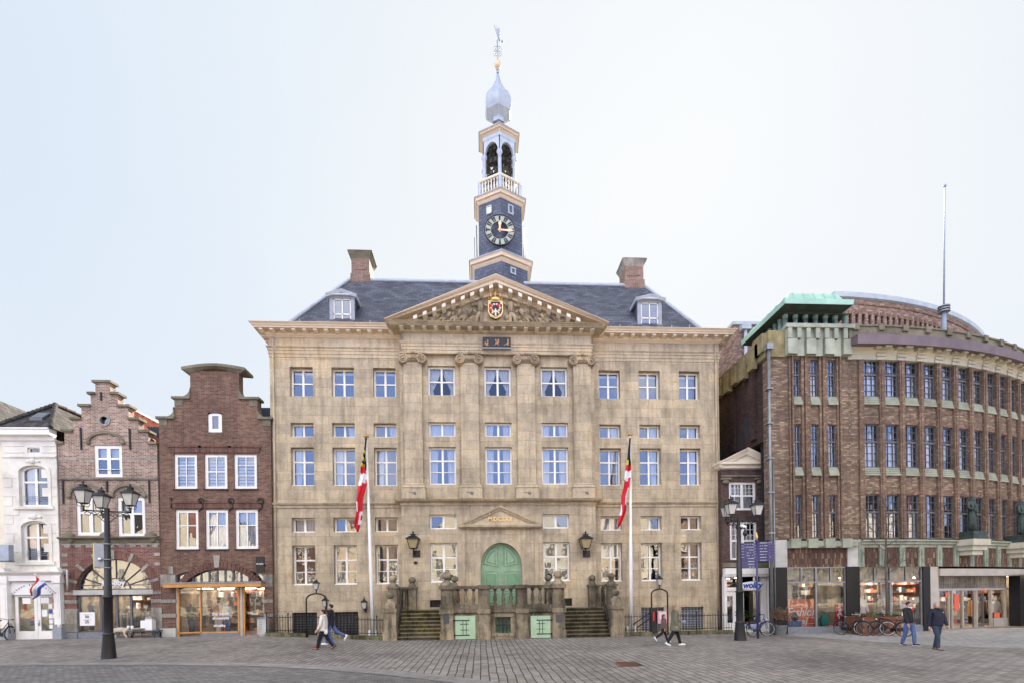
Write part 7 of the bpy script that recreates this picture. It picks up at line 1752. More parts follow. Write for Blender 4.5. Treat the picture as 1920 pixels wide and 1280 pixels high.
b.quad((xA+.05,YD+1.0,zB),(xB+.2,YD+1.0,zB),(xB+.2,YD+1.0,zTopC),(xA+.05,YD+1.0,zTopC)); b.build('room_wall', M['inner'], DS)
b = MB(); 
for i in range(len(pts)-1): b.quad((*pts[i],zc0+.05),(*pts[i+1],zc0+.05),(pts[i+1][0],pts[i+1][1]+6,zc0+.05),(pts[i][0],pts[i][1]+6,zc0+.05))
b.quad((xA+1.5,YD+.3,zc0+.05),(xB+.5,YD+.3,zc0+.05),(xB+.5,YD+7,zc0+.05),(xA+1.5,YD+7,zc0+.05)); b.build('floor_slab', M['inner'], DS)
# flagpole on the roof
yp = 29.0; xp = X(1770,600,yp); b = MB(); zt0, zt1 = Z(1770,612,yp), Z(1771.5,349,yp)
b.tube([(xp,yp,zt0-2),(xp,yp,Z(1770,585,yp))], .12, 8); b.tube([(xp,yp,Z(1770,585,yp)),(X(1771.5,349,yp),yp,zt1)], [.05,.028], 8); b.ball((X(1771.5,349,yp),yp,zt1), .09)
fp = tag(b.build('roof_flagpole', M['mast']), 'bare pale flagpole standing on the roof of the curved department store', 'flagpole')
b = MB(); 
for k in range(3): b.lathe([(.3,Z(1770,586,yp)+.14*k),(.3,Z(1770,586,yp)+.14*k+.06)], (xp,yp,0), 10)
b.build('collar', M['zinc'], fp)
# ---------------------------------------------------------------- shop displays
yy = YD+.45; b = MB(); b.box(X(1477,1140,yy), X(1532,1140,yy), yy, yy+.03, Z(1500,1176,yy), Z(1500,1122,yy)); pn = tag(b.build('window_poster', M['orange']), 'big orange-red window poster reading Fashion Deal', 'poster')
text('lettering', 'Fashion', .62, (X(1502,1148,yy), yy-.02, Z(1502,1147,yy)), M['paper'], pn, shear=.3, bold=.008, sx=.86)
text('lettering', 'Deal', .62, (X(1495,1166,yy), yy-.02, Z(1495,1165,yy)), M['paper'], pn, shear=.3, bold=.008, sx=.86)
b = MB(); q = lambda px, py: (X(px,py,yy), yy-.02, Z(px,py,yy)); b.tube([q(1513,1157),q(1526,1157),q(1527,1168),q(1512,1168)], .02, 4, closed=True); b.tube([q(1516,1157),q(1517,1153),q(1522,1153),q(1523,1157)], .015, 4); b.build('bag_outline', M['paper'], pn)
yy = YD+.25; b = MB(); b.box(X(1566.5,1150,yy), X(1584,1150,yy), yy, yy+.04, Z(1575,1176,yy), Z(1575,1131.5,yy)); pn = tag(b.build('sale_banner', M['salered']), 'red upright banner reading SALE in the corner shop window', 'banner')
for i, chx in enumerate('SALE'): text('lettering', chx, .40, (X(1574.5,1150,yy), yy-.012, Z(1574,1139.5+10.1*i,yy)), M['paper'], pn, ext=.004, bold=.016)
def backpack(px, py0, py1, w, mat, label, yy):
    x = X(px,py0,yy); z0, z1 = Z(px,py0,yy), Z(px,py1,yy); h = z1-z0
    t = thing('backpack', label, 'backpack', (x,yy,z0)); b = MB(); b.ball((0,0,h*.45), w*.5, .16, h*.46, 12, 8); b.ball((0,-.02,h*.75), w*.4, .14, h*.25, 10, 6); b.build('bag_body', M[mat], t)
    b = MB(); b.ball((0,-.16,h*.32), w*.36, .08, h*.2, 10, 6); b.build('front_pocket', M[mat], t)
    b = MB(); b.tube([(-.06,0,h*.96),(-.05,0,h*1.06),(.05,0,h*1.06),(.06,0,h*.96)], .02, 5); b.tube([(-w*.3,-.1,h*.85),(-w*.4,-.15,h*.5),(-w*.3,-.12,h*.15)], .025, 5); b.build('strap', M['black'], t)
backpack(1544, 1176, 1149, .62, 'teal', 'teal backpack standing in the corner shop window', YD+.5)
backpack(1490, 1163, 1148, .34, 'black', 'black backpack on blue crates in front of the orange poster', YD+.35)
yy = YD+.35
for i, px in enumerate((1481.5,1489.5,1497)):
    x = X(px,1176,yy); b = MB(); z0, z1 = zp+.1, Z(px,1163,yy)
    for k in range(4): b.box(x-.1, x+.1, yy-.1+.0, yy+.12, z0+(z1-z0)*k/4, z0+(z1-z0)*(k+.7)/4)
    for s in (-1,1): b.box(x+s*.1-.015, x+s*.1+.015, yy-.11, yy+.13, z0, z1)
    tag(b.build('crate', M['blueplastic']), 'blue slatted crate in the corner shop window, '+('left','middle','right')[i]+' one below the black backpack', 'crate', 'blue crates in the shop window')
for px, lab in ((1504,'small orange price card beside the blue crates'),(1558,'small orange price card beside the teal backpack')):
    b = MB(); x = X(px,1170,yy); b.box(x-.13, x+.13, yy, yy+.03, Z(px,1176,yy), Z(px,1168.5,yy)); c = tag(b.build('price_card', M['orange']), lab, 'card')
    b = MB(); b.box(x-.09, x+.09, yy-.012, yy-.002, Z(px,1173,yy), Z(px,1171.3,yy)); b.build('print', M['paper'], c)
yy = 27.4; b = MB(); b.box(X(1688,1130,yy), X(1709,1130,yy), yy, yy+.03, Z(1698,1140,yy), Z(1698,1124,yy)); pn = tag(b.build('discount_sign', M['whitecloth']), 'white sign with orange 50 percent print in the curved shop window', 'sign')
text('lettering', '50%', .26, (X(1698,1130,yy), yy-.012, Z(1698,1128.5,yy)), M['orange'], pn, ext=.004, bold=.01); text('lettering', '30%', .26, (X(1698,1136,yy), yy-.012, Z(1698,1136,yy)), M['orange'], pn, ext=.004, bold=.01) if 0 else None
for px0, px1, lab in ((1652,1661,'left'),(1663,1674,'right')):
    b = MB(); x0_, x1_ = X(px0,1130,28.3), X(px1,1130,28.3); n = 10; vs = []
    for j in (0,1):
        for i in range(n+1): vs.append((x0_+(x1_-x0_)*i/n, 28.3+.05*math.sin(i*1.9), [.45, zcn0][j]))
    b.add(vs, [(i,i+1,n+2+i,n+1+i) for i in range(n)], True); tag(b.build('drape', M['curtain']), 'white hanging drape inside the curved shop window, '+lab+' one of two', 'drape', 'white drapes in the shop window')
# small dome lamps and cameras on the ledge above the entrance
# ================================================================== STATUES
def statue(px, pyt, pyb, label, seed):
    a = math.asin((X(px,960,27.0)-CX_)/RR_)
    for _ in range(4): p = on(a, RR_+.45); a += (X(px,960,p.y)-p.x)/RR_
    p = on(a, RR_+.45); zt_, zb_ = Z(px,pyt,p.y), Z(px,pyb,p.y); h = zt_-zb_
    t = thing('statue', label, 'statue', (p.x,p.y,zb_), a, 'bronze statues over the store entrance'); rnd = random.Random(seed)
    def skinmesh(name, pts, edges, mat, parent, sub=2): return skin(name, pts, edges, mat, parent, sub)
    P = [((0,0,.02*h),(.20*h*.55,.15*h*.5)),((0,0,.22*h),(.17*h*.55,.14*h*.5)),((0,.01,.45*h),(.16*h*.55,.13*h*.5)),((.01,.0,.62*h),(.15*h*.5,.11*h*.5)),((0,-.01,.76*h),(.17*h*.52,.1*h*.52)),((0,-.02,.83*h),(.05*h,.05*h)),((.02,-.05,.88*h),(.052*h,.055*h)),((.02,-.05,.97*h),(.042*h,.048*h)),
         ((-.11*h,-.01,.78*h),(.05*h,.05*h)),((-.15*h,-.05,.62*h),(.045*h,.045*h)),((-.05*h,-.17,.60*h),(.035*h,.035*h)),((.11*h,-.01,.78*h),(.05*h,.05*h)),((.15*h,-.03,.60*h),(.045*h,.045*h)),((.08*h,-.16,.50*h),(.035*h,.035*h))]
    skinmesh('body', P, [(0,1),(1,2),(2,3),(3,4),(4,5),(5,6),(6,7),(4,8),(8,9),(9,10),(4,11),(11,12),(12,13)], 'coppercol2', t)
    b = MB()
    for i in range(9):
        ang = R(-150+15*i)+rnd.uniform(-.05,.05); r = .105*h; b.tube([(r*math.cos(ang)*1.0,r*.8*math.sin(ang),.0),(r*math.cos(ang)*.92,r*.75*math.sin(ang),.3*h),(r*.75*math.cos(ang),r*.62*math.sin(ang),.62*h)], [.05,.035,.02], 5)
    b.tube([(-.10*h,-.10,.78*h),(-.02*h,-.16,.6*h),(.1*h,-.12,.42*h)], .05, 6); b.build('robe_folds', M['coppercol2'], t)
    b = MB(); b.box(-.48, .52, -.42, .5, -.42, -.002); b.build('statue_base', M['coppercol2'], t)
    b = MB(); b.box(-.62, .66, -.5, .6, -.75, -.425); b.box(-.5, .55, -.38, .6, -1.0, -.752); b.box(-.36, .4, -.26, .6, -1.25, -1.002); b.build('corbel', M['creamstone'], t)
    return t
M['coppercol2'] = plain('dark_green_bronze', (.052,.075,.066), .6, .3, .5, 4)
def skin(name, pts, edges, mat, parent=None, sub=2, root=0, mats=None):
    """one continuous surface grown over a skeleton: pts [(co, (rx, ry))]"""
    me = bpy.data.meshes.new('skeleton'); bm = bmesh.new(); ly = bm.verts.layers.skin.verify(); vs = []
    for i, (co, r) in enumerate(pts):
        v = bm.verts.new(co); v[ly].radius = r if isinstance(r, tuple) else (r, r); v[ly].use_root = (i == root); vs.append(v)
    for a, c in edges: bm.edges.new((vs[a], vs[c]))
    bm.to_mesh(me); bm.free()
    o = bpy.data.objects.new('tmp_skeleton', me); COL.objects.link(o)
    s = o.modifiers.new('skin', 'SKIN'); s.use_smooth_shade = True
    if sub: m = o.modifiers.new('sub', 'SUBSURF'); m.levels = sub; m.render_levels = sub
    dg = bpy.context.evaluated_depsgraph_get(); nm = bpy.data.meshes.new_from_object(o.evaluated_get(dg))
    bpy.data.objects.remove(o); nm.name = name; nm.materials.clear(); nm.materials.append(M[mat])
    nm.polygons.foreach_set('use_smooth', [True]*len(nm.polygons))
    ob = bpy.data.objects.new(name, nm); COL.objects.link(ob)
    if parent: ob.parent = parent
    return ob
statue(1821, 926, 996, 'dark bronze robed statue on the ledge, the whole one left of the picture edge', 1)
statue(1914, 934, 1003, 'dark bronze robed statue cut by the right picture edge', 2)
# ================================================================== PEOPLE
def person(label, loc, rz, Hs, legs, arms, jacket, trousers, shoe, hair, jl=.47, hairlen=0, head=0, nod=0, fat=1.0, cat='person', name='person', skinm='skin', group=None, collar=None, flare=1.0, fingers=True, jw=1.0, coat=False):
    """loc = point on the ground under the hips; rz = heading (0 faces away from the camera). angles in degrees: legs (hip, knee), arms (shoulder, elbow, out)"""
    t = thing(name, label, cat, loc, rz, group); h = Hs
    J = {}
    hipz = .525*h
    for s, (hp, kn) in ((-1, legs[0]), (1, legs[1])):
        a, k = R(hp), R(hp-kn); o = Vector((s*.052*h, 0, hipz))
        K = o+Vector((s*.004*h, math.sin(a), -math.cos(a)))*1.0*Vector((1,.245*h,.245*h)).y if False else o+Vector((0, math.sin(a)*.245*h, -math.cos(a)*.245*h))
        A = K+Vector((0, math.sin(k)*.235*h, -math.cos(k)*.235*h))
        J[s] = [o, K, A, k]
    low = min(J[-1][2].z, J[1][2].z)-.042*h
    dzv = Vector((0,0,-low))
    for s in (-1,1):
        for i in range(3): J[s][i] = J[s][i]+dzv
    up = lambda z, y=0, x=0: Vector((x, y, z*h-low))
    pel, spi, che, nec = up(.53), up(.64,.006*h), up(.765,.0), up(.845,-.002*h)
    hr = R(head); fx, fy = -math.sin(hr), math.cos(hr)
    H3 = lambda sx, f, z: up(z)+Vector((fx*f*h+fy*sx*h*1.0, fy*f*h-fx*sx*h*-1.0 if False else fy*f*h+math.sin(hr)*sx*h, 0))
    AR = {}
    for s, (sa, el, out) in ((-1, arms[0]), (1, arms[1])):
        S = up(.80, -.002*h, s*.100*h*fat**.5); a = R(sa); o = R(out)
        E = S+Vector((s*math.sin(o)*.18*h, math.sin(a)*.175*h, -math.cos(a)*math.cos(o)*.175*h)); b_ = R(sa+el)
        W = E+Vector((s*math.sin(o)*.05*h, math.sin(b_)*.14*h, -math.cos(b_)*.14*h)); d = (W-E).normalized(); AR[s] = (S, E, W, d)
    # ---- body: one continuous skin
    P = [(pel,.050*h),(spi,.048*h),(che,.052*h),(nec,.027*h),(H3(0,.012,.868),.042*h),(H3(0,.010,.912),.058*h),(H3(0,.002,.962),.048*h),(H3(0,.066,.905),.009*h)]
    Ed = [(0,1),(1,2),(2,3),(3,4),(4,5),(5,6),(5,7)]
    for s in (-1,1):
        S, E, W, d = AR[s]; n = len(P); side = Vector((s,0,0)); fw = d.cross(side).normalized()
        if fw.y < 0: fw = -fw
        P += [(S,.027*h),(E,.020*h),(W,.015*h),(W+d*.042*h,.0165*h)]; Ed += [(2,n),(n,n+1),(n+1,n+2),(n+2,n+3)]
        if fingers:
            for i, (o, L) in enumerate(((.020,.036),(.008,.043),(-.004,.041),(-.015,.033))):
                b0 = W+d*.06*h+fw*o*h; m = len(P); P += [(b0,.0058*h),(b0+d*L*.55*h-side*.006*h,.0052*h),(b0+d*L*h-side*.016*h,.0042*h)]; Ed += [(n+3,m),(m,m+1),(m+1,m+2)]
            m = len(P); P += [(W+d*.030*h+fw*.022*h-side*.006*h,.0065*h),(W+d*.052*h+fw*.030*h-side*.012*h,.005*h)]; Ed += [(n+3,m),(m,m+1)]
        n = len(P); o, K, A, k = J[s]; ft = Vector((0, math.cos(min(0,k)*.9), math.sin(min(0,k)*.9)))
        P += [(o,.040*h),(K,.026*h),(A,.017*h),(A+ft*.075*h+Vector((0,0,-.022*h)),.017*h)]; Ed += [(0,n),(n,n+1),(n+1,n+2),(n+2,n+3)]
    skin('body', P, Ed, skinm, t, 2)
    def cloth(name, P, Ed, mat, sy):
        o = skin(name, [(Vector((p.x, p.y/sy, p.z)), r) for p, r in P], Ed, mat, t, 2)
        for v in o.data.vertices: v.co.y *= sy
        return o
    # ---- jacket
    hem = up(jl); P = [(che,.098*h*fat*jw),(spi,.094*h*fat*jw),(hem+Vector((0,0,.05*h)),.094*h*fat*flare),(hem,.092*h*fat*flare),(up(.825,.002*h),.060*h),(up(.852,.004*h),.043*h),(up(.862,.004*h),.040*h)]; Ed = [(0,1),(1,2),(2,3),(0,4),(4,5),(5,6)]
    for s in (-1,1):
        S, E, W, d = AR[s]; n = len(P); P += [(S,.056*h*fat**.3),(E,.046*h*fat**.4),(W-d*.015*h,.035*h),(W+d*.006*h,.031*h)]; Ed += [(0,n),(n,n+1),(n+1,n+2),(n+2,n+3)]
    cloth('coat' if coat else 'jacket', P, Ed, jacket, .74)
    # ---- trousers
    P = [(up(.57),.084*h*fat),(up(.515),.088*h*fat)]; Ed = [(0,1)]
    for s in (-1,1):
        o, K, A, k = J[s]; n = len(P); P += [(o+Vector((s*.008*h,0,-.03*h)),.066*h),(K,.049*h),(A+(K-A)*.3,.043*h),(A+Vector((0,0,-.016*h)),.041*h)]; Ed += [(1,n),(n,n+1),(n+1,n+2),(n+2,n+3)]
    cloth('trousers', P, Ed, trousers, .9)
    # ---- shoes
    for s in (-1,1):
        o, K, A, k = J[s]; kk = min(0, k)*.95; b = MB(); fwd = Vector((0,math.cos(kk),math.sin(kk))); upv = Vector((0,-math.sin(kk),math.cos(kk)))
        b.M = Matrix.Translation(A) @ Matrix(((1,0,0,0),(0,fwd.y,upv.y,0),(0,fwd.z,upv.z,0),(0,0,0,1)))
        b.ball((0,.050*h,-.022*h), .029*h, .085*h, .022*h, 12, 7); b.ball((0,0,-.008*h), .026*h, .038*h, .032*h, 10, 6)
        sh = b.build('shoe', M[shoe], t)
        b2 = MB(); b2.M = b.M; b2.lathe([(.9,0),(1,.1),(1,.9),(.95,1)], (0,0,0), 14)
        for v in b2.v: pass
        vs = [b.M.inverted() @ v for v in b2.v]; b2.v = [b.M @ Vector((v.x*.030*h, .042*h+v.y*.090*h, -.043*h+v.z*.012*h)) for v in vs]; b2.build('sole', M['rubber' if shoe not in ('shoewhite','navy') else 'shoewhite'], sh)
    # ---- hair, eyes, mouth
    if hair:
        b = MB(); c = H3(0,-.010,.930); b.M = Matrix.Translation(c) @ Matrix.Rotation(hr, 4, 'Z')
        b.ball((0,0,0), .0485*h, .056*h, .050*h, 14, 9)
        b.ball((0,.030*h,.030*h), .036*h, .028*h, .022*h, 10, 6)
        if hairlen: b.ball((0,-.03*h,-.045*h), .046*h, .034*h, .075*h*hairlen, 12, 7)
        b.build('hair', M[hair], t)
        b = MB(); b.M = Matrix.Translation(H3(0,0,.915)) @ Matrix.Rotation(hr, 4, 'Z')
        for s in (-1,1): b.ball((s*.017*h,.0515*h,.004*h), .006*h, .004*h, .0045*h, 8, 5)
        b.build('eyes', M['hairdark'], t)
        b = MB(); b.M = Matrix.Translation(H3(0,0,.88)) @ Matrix.Rotation(hr, 4, 'Z'); b.ball((0,.044*h,0), .013*h, .004*h, .003*h, 8, 5); b.build('mouth', M['pink'], t)
        b = MB(); b.M = Matrix.Translation(H3(0,0,.908)) @ Matrix.Rotation(hr, 4, 'Z')
        for s in (-1,1): b.ball((s*.046*h,.0,0), .007*h, .012*h, .016*h, 8, 5)
        b.build('ears', M[skinm], t)
    return t, up, h, H3, AR
def gnd(px, py):
    Y = 20.0
    for _ in range(12):
        x, z = at(px, py, Y); zt_ = gz(x, Y); Y = Y*(H-zt_)/(H-z) if abs(H-z) > 1e-6 else Y
    x, z = at(px, py, Y); return (x, Y, gz(x, Y))
def detail(t, name, b, mat): return b.build(name, M[mat], t)
# two men walking towards the camera on the right
p = gnd(1705,1209)
t, up, h, H3, AR = person('man in black jacket, red scarf and light blue jeans walking towards the camera', p, R(180+14), 1.80, ((16,14),(-10,10)), ((-10,10,9),(10,12,9)), 'blackcloth', 'jeans', 'navy', 'hairdark', .50, 0, 12, fat=1.32)
b = MB(); b.ball((0,.135,up(.80).z), .045, .035, .075, 10, 7); detail(t, 'scarf', b, 'red')
b = MB(); b.tube([up(.862,.02,-.08),up(.848,.095,-.04),up(.825,.135,0),up(.848,.095,.04),up(.862,.02,.08)], .020, 6); detail(t, 'collar', b, 'whitecloth')
b = MB(); [b.ring(s*.035, H3(0,0,.918).z, .016,.016,.022,.022, .108,.112, 0, 2*PI, 12) for s in (-1,1)]; b.M = None; g_ = detail(t, 'glasses', b, 'black')
b = MB(); b.tube([(0,.172,up(.52).z),(0,.178,up(.75).z)], .008, 4); detail(t, 'zip', b, 'zinc')
p = gnd(1757,1217)
t, up, h, H3, AR = person('grey-haired man in navy jacket and dark jeans with tan shoes, glancing aside', p, R(180+6), 1.80, ((-8,8),(16,16)), ((10,12,10),(-8,12,10)), 'navy', 'darkjeans', 'shoetan', 'hairgrey', .475, .55, -32, fat=1.42)
b = MB(); b.tube([up(.858,.02,-.08),up(.845,.09,-.04),up(.825,.12,0),up(.845,.09,.04),up(.858,.02,.08)], .024, 6); detail(t, 'collar', b, 'black')
b = MB(); b.ball((-.10,.165,up(.775).z), .014, .01, .014); detail(t, 'pin', b, 'paper')
# three people walking left before the hall
p = gnd(607,1217)
t, up, h, H3, AR = person('dark-haired woman in off-white jacket and black trousers walking left', p, R(90), 1.76, ((20,8),(-17,20)), ((8,25,6),(-10,20,6)), 'offwhite', 'blacktrouser', 'shoebrown', 'hairdark', .45, .2, 0, fat=1.5)
b = MB(); b.ball(up(.835,-.075), .10, .055, .055, 12, 7); detail(t, 'hood', b, 'offwhite')
b = MB(); b.ball((-.17, -.15, up(.45).z), .04, .085, .11, 10, 6); b.tube([(-.17,-.13,up(.50).z),(-.165,-.06,up(.8).z)], .014, 5); detail(t, 'shoulder_bag', b, 'offwhite')
p = gnd(613,1212.5); p = (p[0], p[1], p[2])
person('person in jeans and red shoes half hidden between the walking couple', p, R(90), 1.74, ((28,10),(-16,10)), ((-8,15,6),(8,15,6)), 'navy', 'jeans', 'shoered', 'hairdark', .48, .3, 0)
p = gnd(621,1207)
t, up, h, H3, AR = person('tall man in navy coat and blue jeans walking left behind the off-white jacket', p, R(90), 1.90, ((14,4),(-28,38)), ((12,20,6),(-8,15,6)), 'navy', 'jeans', 'shoewhite', 'hairdark', .42, 0, 0, fat=1.15)
# woman and child on the right
p = gnd(1266,1209)
t, up, h, H3, AR = person('woman with blond hair in a long olive coat and white shoes walking right', p, R(-90), 1.80, ((20,6),(-20,12)), ((25,35,6),(-12,20,6)), 'olive', 'blacktrouser', 'shoewhite', 'hairblond', .345, .9, 0, fat=1.2, flare=1.55, coat=True)
b = MB(); hnd = AR[-1][2]; b.ball((hnd.x, hnd.y+.13, hnd.z-.02), .05, .10, .075, 12, 8); detail(t, 'lavender_purse', b, 'bag')
b = MB(); b.ring(0,0,.19,.19,.215,.215,-.02,.02,0,2*PI,24); b.M = None
b2 = MB(); b2.lathe([(.150,up(.625).z-.03),(.152,up(.625).z+.03)], (0,0,0), 16); [setattr(v, 'y', v.y*.80) for v in b2.v]
p = gnd(1245,1203)
person('small child in a brown speckled coat walking right beside the woman in olive', p, R(-90), 1.32, ((18,4),(-26,34)), ((10,15,5),(-10,15,5)), 'leopard', 'blacktrouser', 'shoewhite', 'hairred', .44, .8, 0, fat=1.25, flare=1.1, coat=True)
# mannequins in the windows
def mannequin(px, py, Y, h, jacket, trousers, label, z0=None):
    x = X(px,py,Y); z = Z(px,py,Y) if z0 is None else z0
    return person(label, (x,Y,z), R(180), h, ((4,2),(-4,2)), ((6,14,8),(-4,14,8)), jacket, trousers, 'mannequin', None, .47, skinm='mannequin', cat='mannequin', name='mannequin', fingers=False, group='shop window mannequins')
mannequin(172, 1182, YH+.75, 1.62, 'greyblue', 'blacktrouser', 'mannequin in a blue-grey top behind the white price board')
mannequin(359, 1187, YH+.8, 1.72, 'olive', 'darkjeans', 'mannequin in an olive jacket, leftmost in the denim window')
mannequin(410, 1186, YH+.9, 1.72, 'wood', 'offwhite', 'mannequin in an orange-brown coat in the middle of the denim window')
mannequin(427, 1186, YH+.7, 1.72, 'offwhite', 'jeans', 'mannequin in a pale top and blue jeans, rightmost in the denim window')
mannequin(1617, 1176, 27.35, 1.80, 'whitecloth', 'whitecloth', 'mannequin dressed all in white at the left of the curved shop window')
mannequin(1648, 1174, 28.1, 1.85, 'shopwall', 'shopwall', 'mannequin in beige standing back in the curved shop window')
mannequin(1866, 1176, 30.0, 1.85, 'offwhite', 'darkjeans', 'mannequin in a pale top just inside the store entrance')
# clothes racks in the shops
def rack(x, y, z, w, label, mats, seed):
    t = thing('clothes_rack', label, 'clothes rack', (x,y,z)); rnd = random.Random(seed)
    b = MB(); b.tube([(-w/2,0,0),(-w/2,0,1.5),(w/2,0,1.5),(w/2,0,0)], .02, 6); b.tube([(-w/2,-.2,.02),(-w/2,.2,.02)], .02, 5); b.tube([(w/2,-.2,.02),(w/2,.2,.02)], .02, 5); b.build('rack_frame', M['black'], t)
    n = int(w/.11)
    for i in range(n):
        xx = -w/2+w*(i+.5)/n; L = rnd.uniform(.7,1.15); b = MB(); b.sm = True
        b.lathe([(.05,1.46),(.20,1.38),(.22,1.0),(.24,1.46-L)], (0,0,0), 10)
        for v in b.v: v.x = xx+v.x*.22
        b.build('garment', M[mats[rnd.randrange(len(mats))]], t)
rack(X(243,1170,YH+1.3), YH+1.3, .15, 1.25, 'clothes rack with dark and tan coats in the stepped gable shop', ['blackcloth','blackcloth','wood','greyblue','shopwall'], 1)
rack(X(276,1170,YH+1.5), YH+1.5, .15, .6, 'small clothes rack with brown garments at the right of the stepped gable shop', ['corten','greyblue','blackcloth'], 2)
rack(X(392,1170,YH+2.2), YH+2.2, .25, 1.6, 'clothes rack with mixed denim behind the mannequins', ['jeans','darkjeans','offwhite','olive','wood'], 3)
rack(X(1633,1170,29.5), 29.5, .05, 1.6, 'clothes rack in warm colours inside the curved shop', ['orange','shopwall','wood','blackcloth'], 4)
rack(X(1845,1170,31.5), 31.5, .05, 1.8, 'clothes rack behind the store entrance', ['olive','shopwall','wood','blackcloth','corten'], 5)
def shelf(x, y, z, w, h, label, mats, seed):
    t = thing('display_shelf', label, 'shelf', (x,y,z)); rnd = random.Random(seed)
    b = MB(); b.box(-w/2, w/2, .3, .34, 0, h); n = max(3, int(h/.45))
    for i in range(n+1): zq = h*i/n; b.box(-w/2, w/2, -.05, .299, zq-.015, zq+.015)
    for q in (-w/2, w/2): b.box(q-.02, q+.02, -.06, .35, 0, h)
    b.build('shelf_frame', M['corten'], t)
    for i in range(n):
        u = -w/2+.05
        while u < w/2-.2:
            d = rnd.uniform(.14,.34); hh = rnd.uniform(.12,.34)
            if rnd.random() < .8: b = MB(); b.box(u, u+d*.85, .0, .25, h*i/n+.017, h*i/n+.017+hh); b.build('goods', M[mats[rnd.randrange(len(mats))]], t)
            u += d
GD = ['blackcloth','offwhite','greyblue','wood','olive','darkjeans','paper','corten','orange']
zc9 = gz(-15,29)+.02
shelf(X(163,1150,31.5), 32.0, .2, 2.2, 2.3, 'shelf of goods at the left behind the price board', GD, 1)
shelf(X(255,1150,32.6), 33.0, .2, 3.2, 2.5, 'shelf of goods at the back of the stepped gable shop', GD, 2)
shelf(X(350,1150,33.5), 33.6, .22, 2.4, 2.6, 'shelf of goods at the back left of the denim shop', GD, 3)
shelf(X(425,1150,33.5), 33.6, .22, 3.4, 2.6, 'shelf of goods at the back right of the denim shop', GD, 4)
shelf(X(475,1150,33.0), 33.2, .22, 1.6, 2.6, 'shelf of goods behind the open door of the denim shop', GD, 5)
shelf(X(1500,1130,30), 30.2, .12, 2.2, 2.8, 'shelf of goods behind the orange poster', GD, 6)
shelf(X(1556,1130,30), 30.2, .12, 1.5, 2.8, 'shelf of goods behind the teal backpack', GD, 7)
shelf(X(1625,1130,32), 32.4, .05, 3.6, 3.0, 'shelf of goods at the left back of the curved shop', GD, 8)
shelf(X(1700,1130,32), 32.4, .05, 3.2, 3.0, 'shelf of goods at the right back of the curved shop', GD, 9)
shelf(X(1800,1130,32), 32.6, .05, 3.4, 2.8, 'shelf of goods behind the glass doors of the store', GD, 10)
shelf(X(1890,1130,32), 32.6, .05, 3.0, 2.8, 'shelf of goods at the right of the store entrance', GD, 11)
# price board, bench, boxes, dog before the stepped gable shop
yy = YH+.02; b = MB(); b.box(X(149.5,1160,yy), X(177.5,1160,yy), yy, yy+.04, Z(163,1172,yy), Z(163,1147,yy)); pb_ = tag(b.build('price_board', M['paper']), 'white price board reading 50 and 25 in the stepped gable shop window', 'sign')
for s, py in (('50.',1155.5),('25.',1165)): text('lettering', s, .2, (X(164,py,yy), yy-.01, Z(164,py,yy)), M['black'], pb_, ext=.003, bold=.004)
for py in (1151,1161):
    b = MB(); b.box(X(156,py,yy), X(172,py,yy), yy-.008, yy-.002, Z(164,py+.4,yy), Z(164,py-.3,yy)); b.build('print_line', M['greyblue'], pb_)
yb_ = YH-.45; x0, x1 = X(239,1185,yb_), X(300,1185,yb_); zt_ = Z(270,1180.5,yb_); zg = gz(x0,yb_)
t = thing('bench', 'low dark bench with thin legs under the shop window of the stepped gable', 'bench')
b = MB(); b.box(x0, x1, yb_-.2, yb_+.25, zt_-.05, zt_); b.build('seat', M['winframe'], t)
for x in (x0+.12, x1-.12):
    b = MB(); b.tube([(x,yb_-.12,zt_-.05),(x-.08,yb_-.16,zg)], .016, 5); b.tube([(x,yb_-.12,zt_-.05),(x+.08,yb_+.16,zg)], .016, 5); b.build('leg', M['iron'], t)
b = MB(); b.ball(((x0*.66+x1*.34),yb_,zt_+.07), .42, .2, .07, 12, 6); tag(b.build('cushion', M['lime']), 'grey cushion lying on the dark bench', 'cushion')
b = MB(); b.box(X(264.5,1170,yb_), X(286,1170,yb_), yb_-.05, yb_+.3, zt_+.002, Z(275,1162.5,yb_)); tag(b.build('display_cube', M['paper']), 'white display cube on the right end of the bench', 'box')
for i, py in enumerate((1158.5,1155.5)):
    b = MB(); z = Z(278,1162.5,yb_)+.004+i*.1; b.box(X(272,1160,yb_), X(285,1160,yb_), yb_, yb_+.25, z, z+.09); tag(b.build('folded_clothes', M['greyblue'] if i else M['offwhite']), ('dark' if i else 'pale')+' folded clothes on the white display cube', 'clothes')
for i, px in enumerate((242,249)):
    b = MB(); x = X(px,1175,yb_); b.lathe([(.05,0),(.07,.2),(.05,.24)], (x,yb_-.05,zt_+.002+(.12 if 0 else 0)), 10); tag(b.build('white_pot', M['paper']), 'small white pot on the left end of the bench, '+('left' if not i else 'right')+' of two', 'pot', 'white pots on the bench')
p = gnd(226,1196); t = thing('dog', 'pale woolly dog sniffing at the door of the stepped gable shop', 'dog', p, R(90))
P = [((0,-.28,.42),.13),((0,0,.44),.145),((0,.25,.43),.15),((0,.40,.45),.095),((0,.52,.40),.085),((0,.64,.33),.045),((0,-.40,.52),.035),((0,-.48,.64),.025)]
E_ = [(0,1),(1,2),(2,3),(3,4),(4,5),(0,6),(6,7)]
for (y, base, k) in ((.24,2,-1),(-.28,0,1)):
    for s in (-1,1):
        n = len(P); P += [((s*.08,y,.36),.075),((s*.085,y+(.03 if k < 0 else .06)+s*.03,.2),.045),((s*.085,y+(-.0 if k < 0 else -.05)+s*.05,.09),.035),((s*.085,y+.03+s*.05,.03),.04)]; E_ += [(base,n),(n,n+1),(n+1,n+2),(n+2,n+3)]
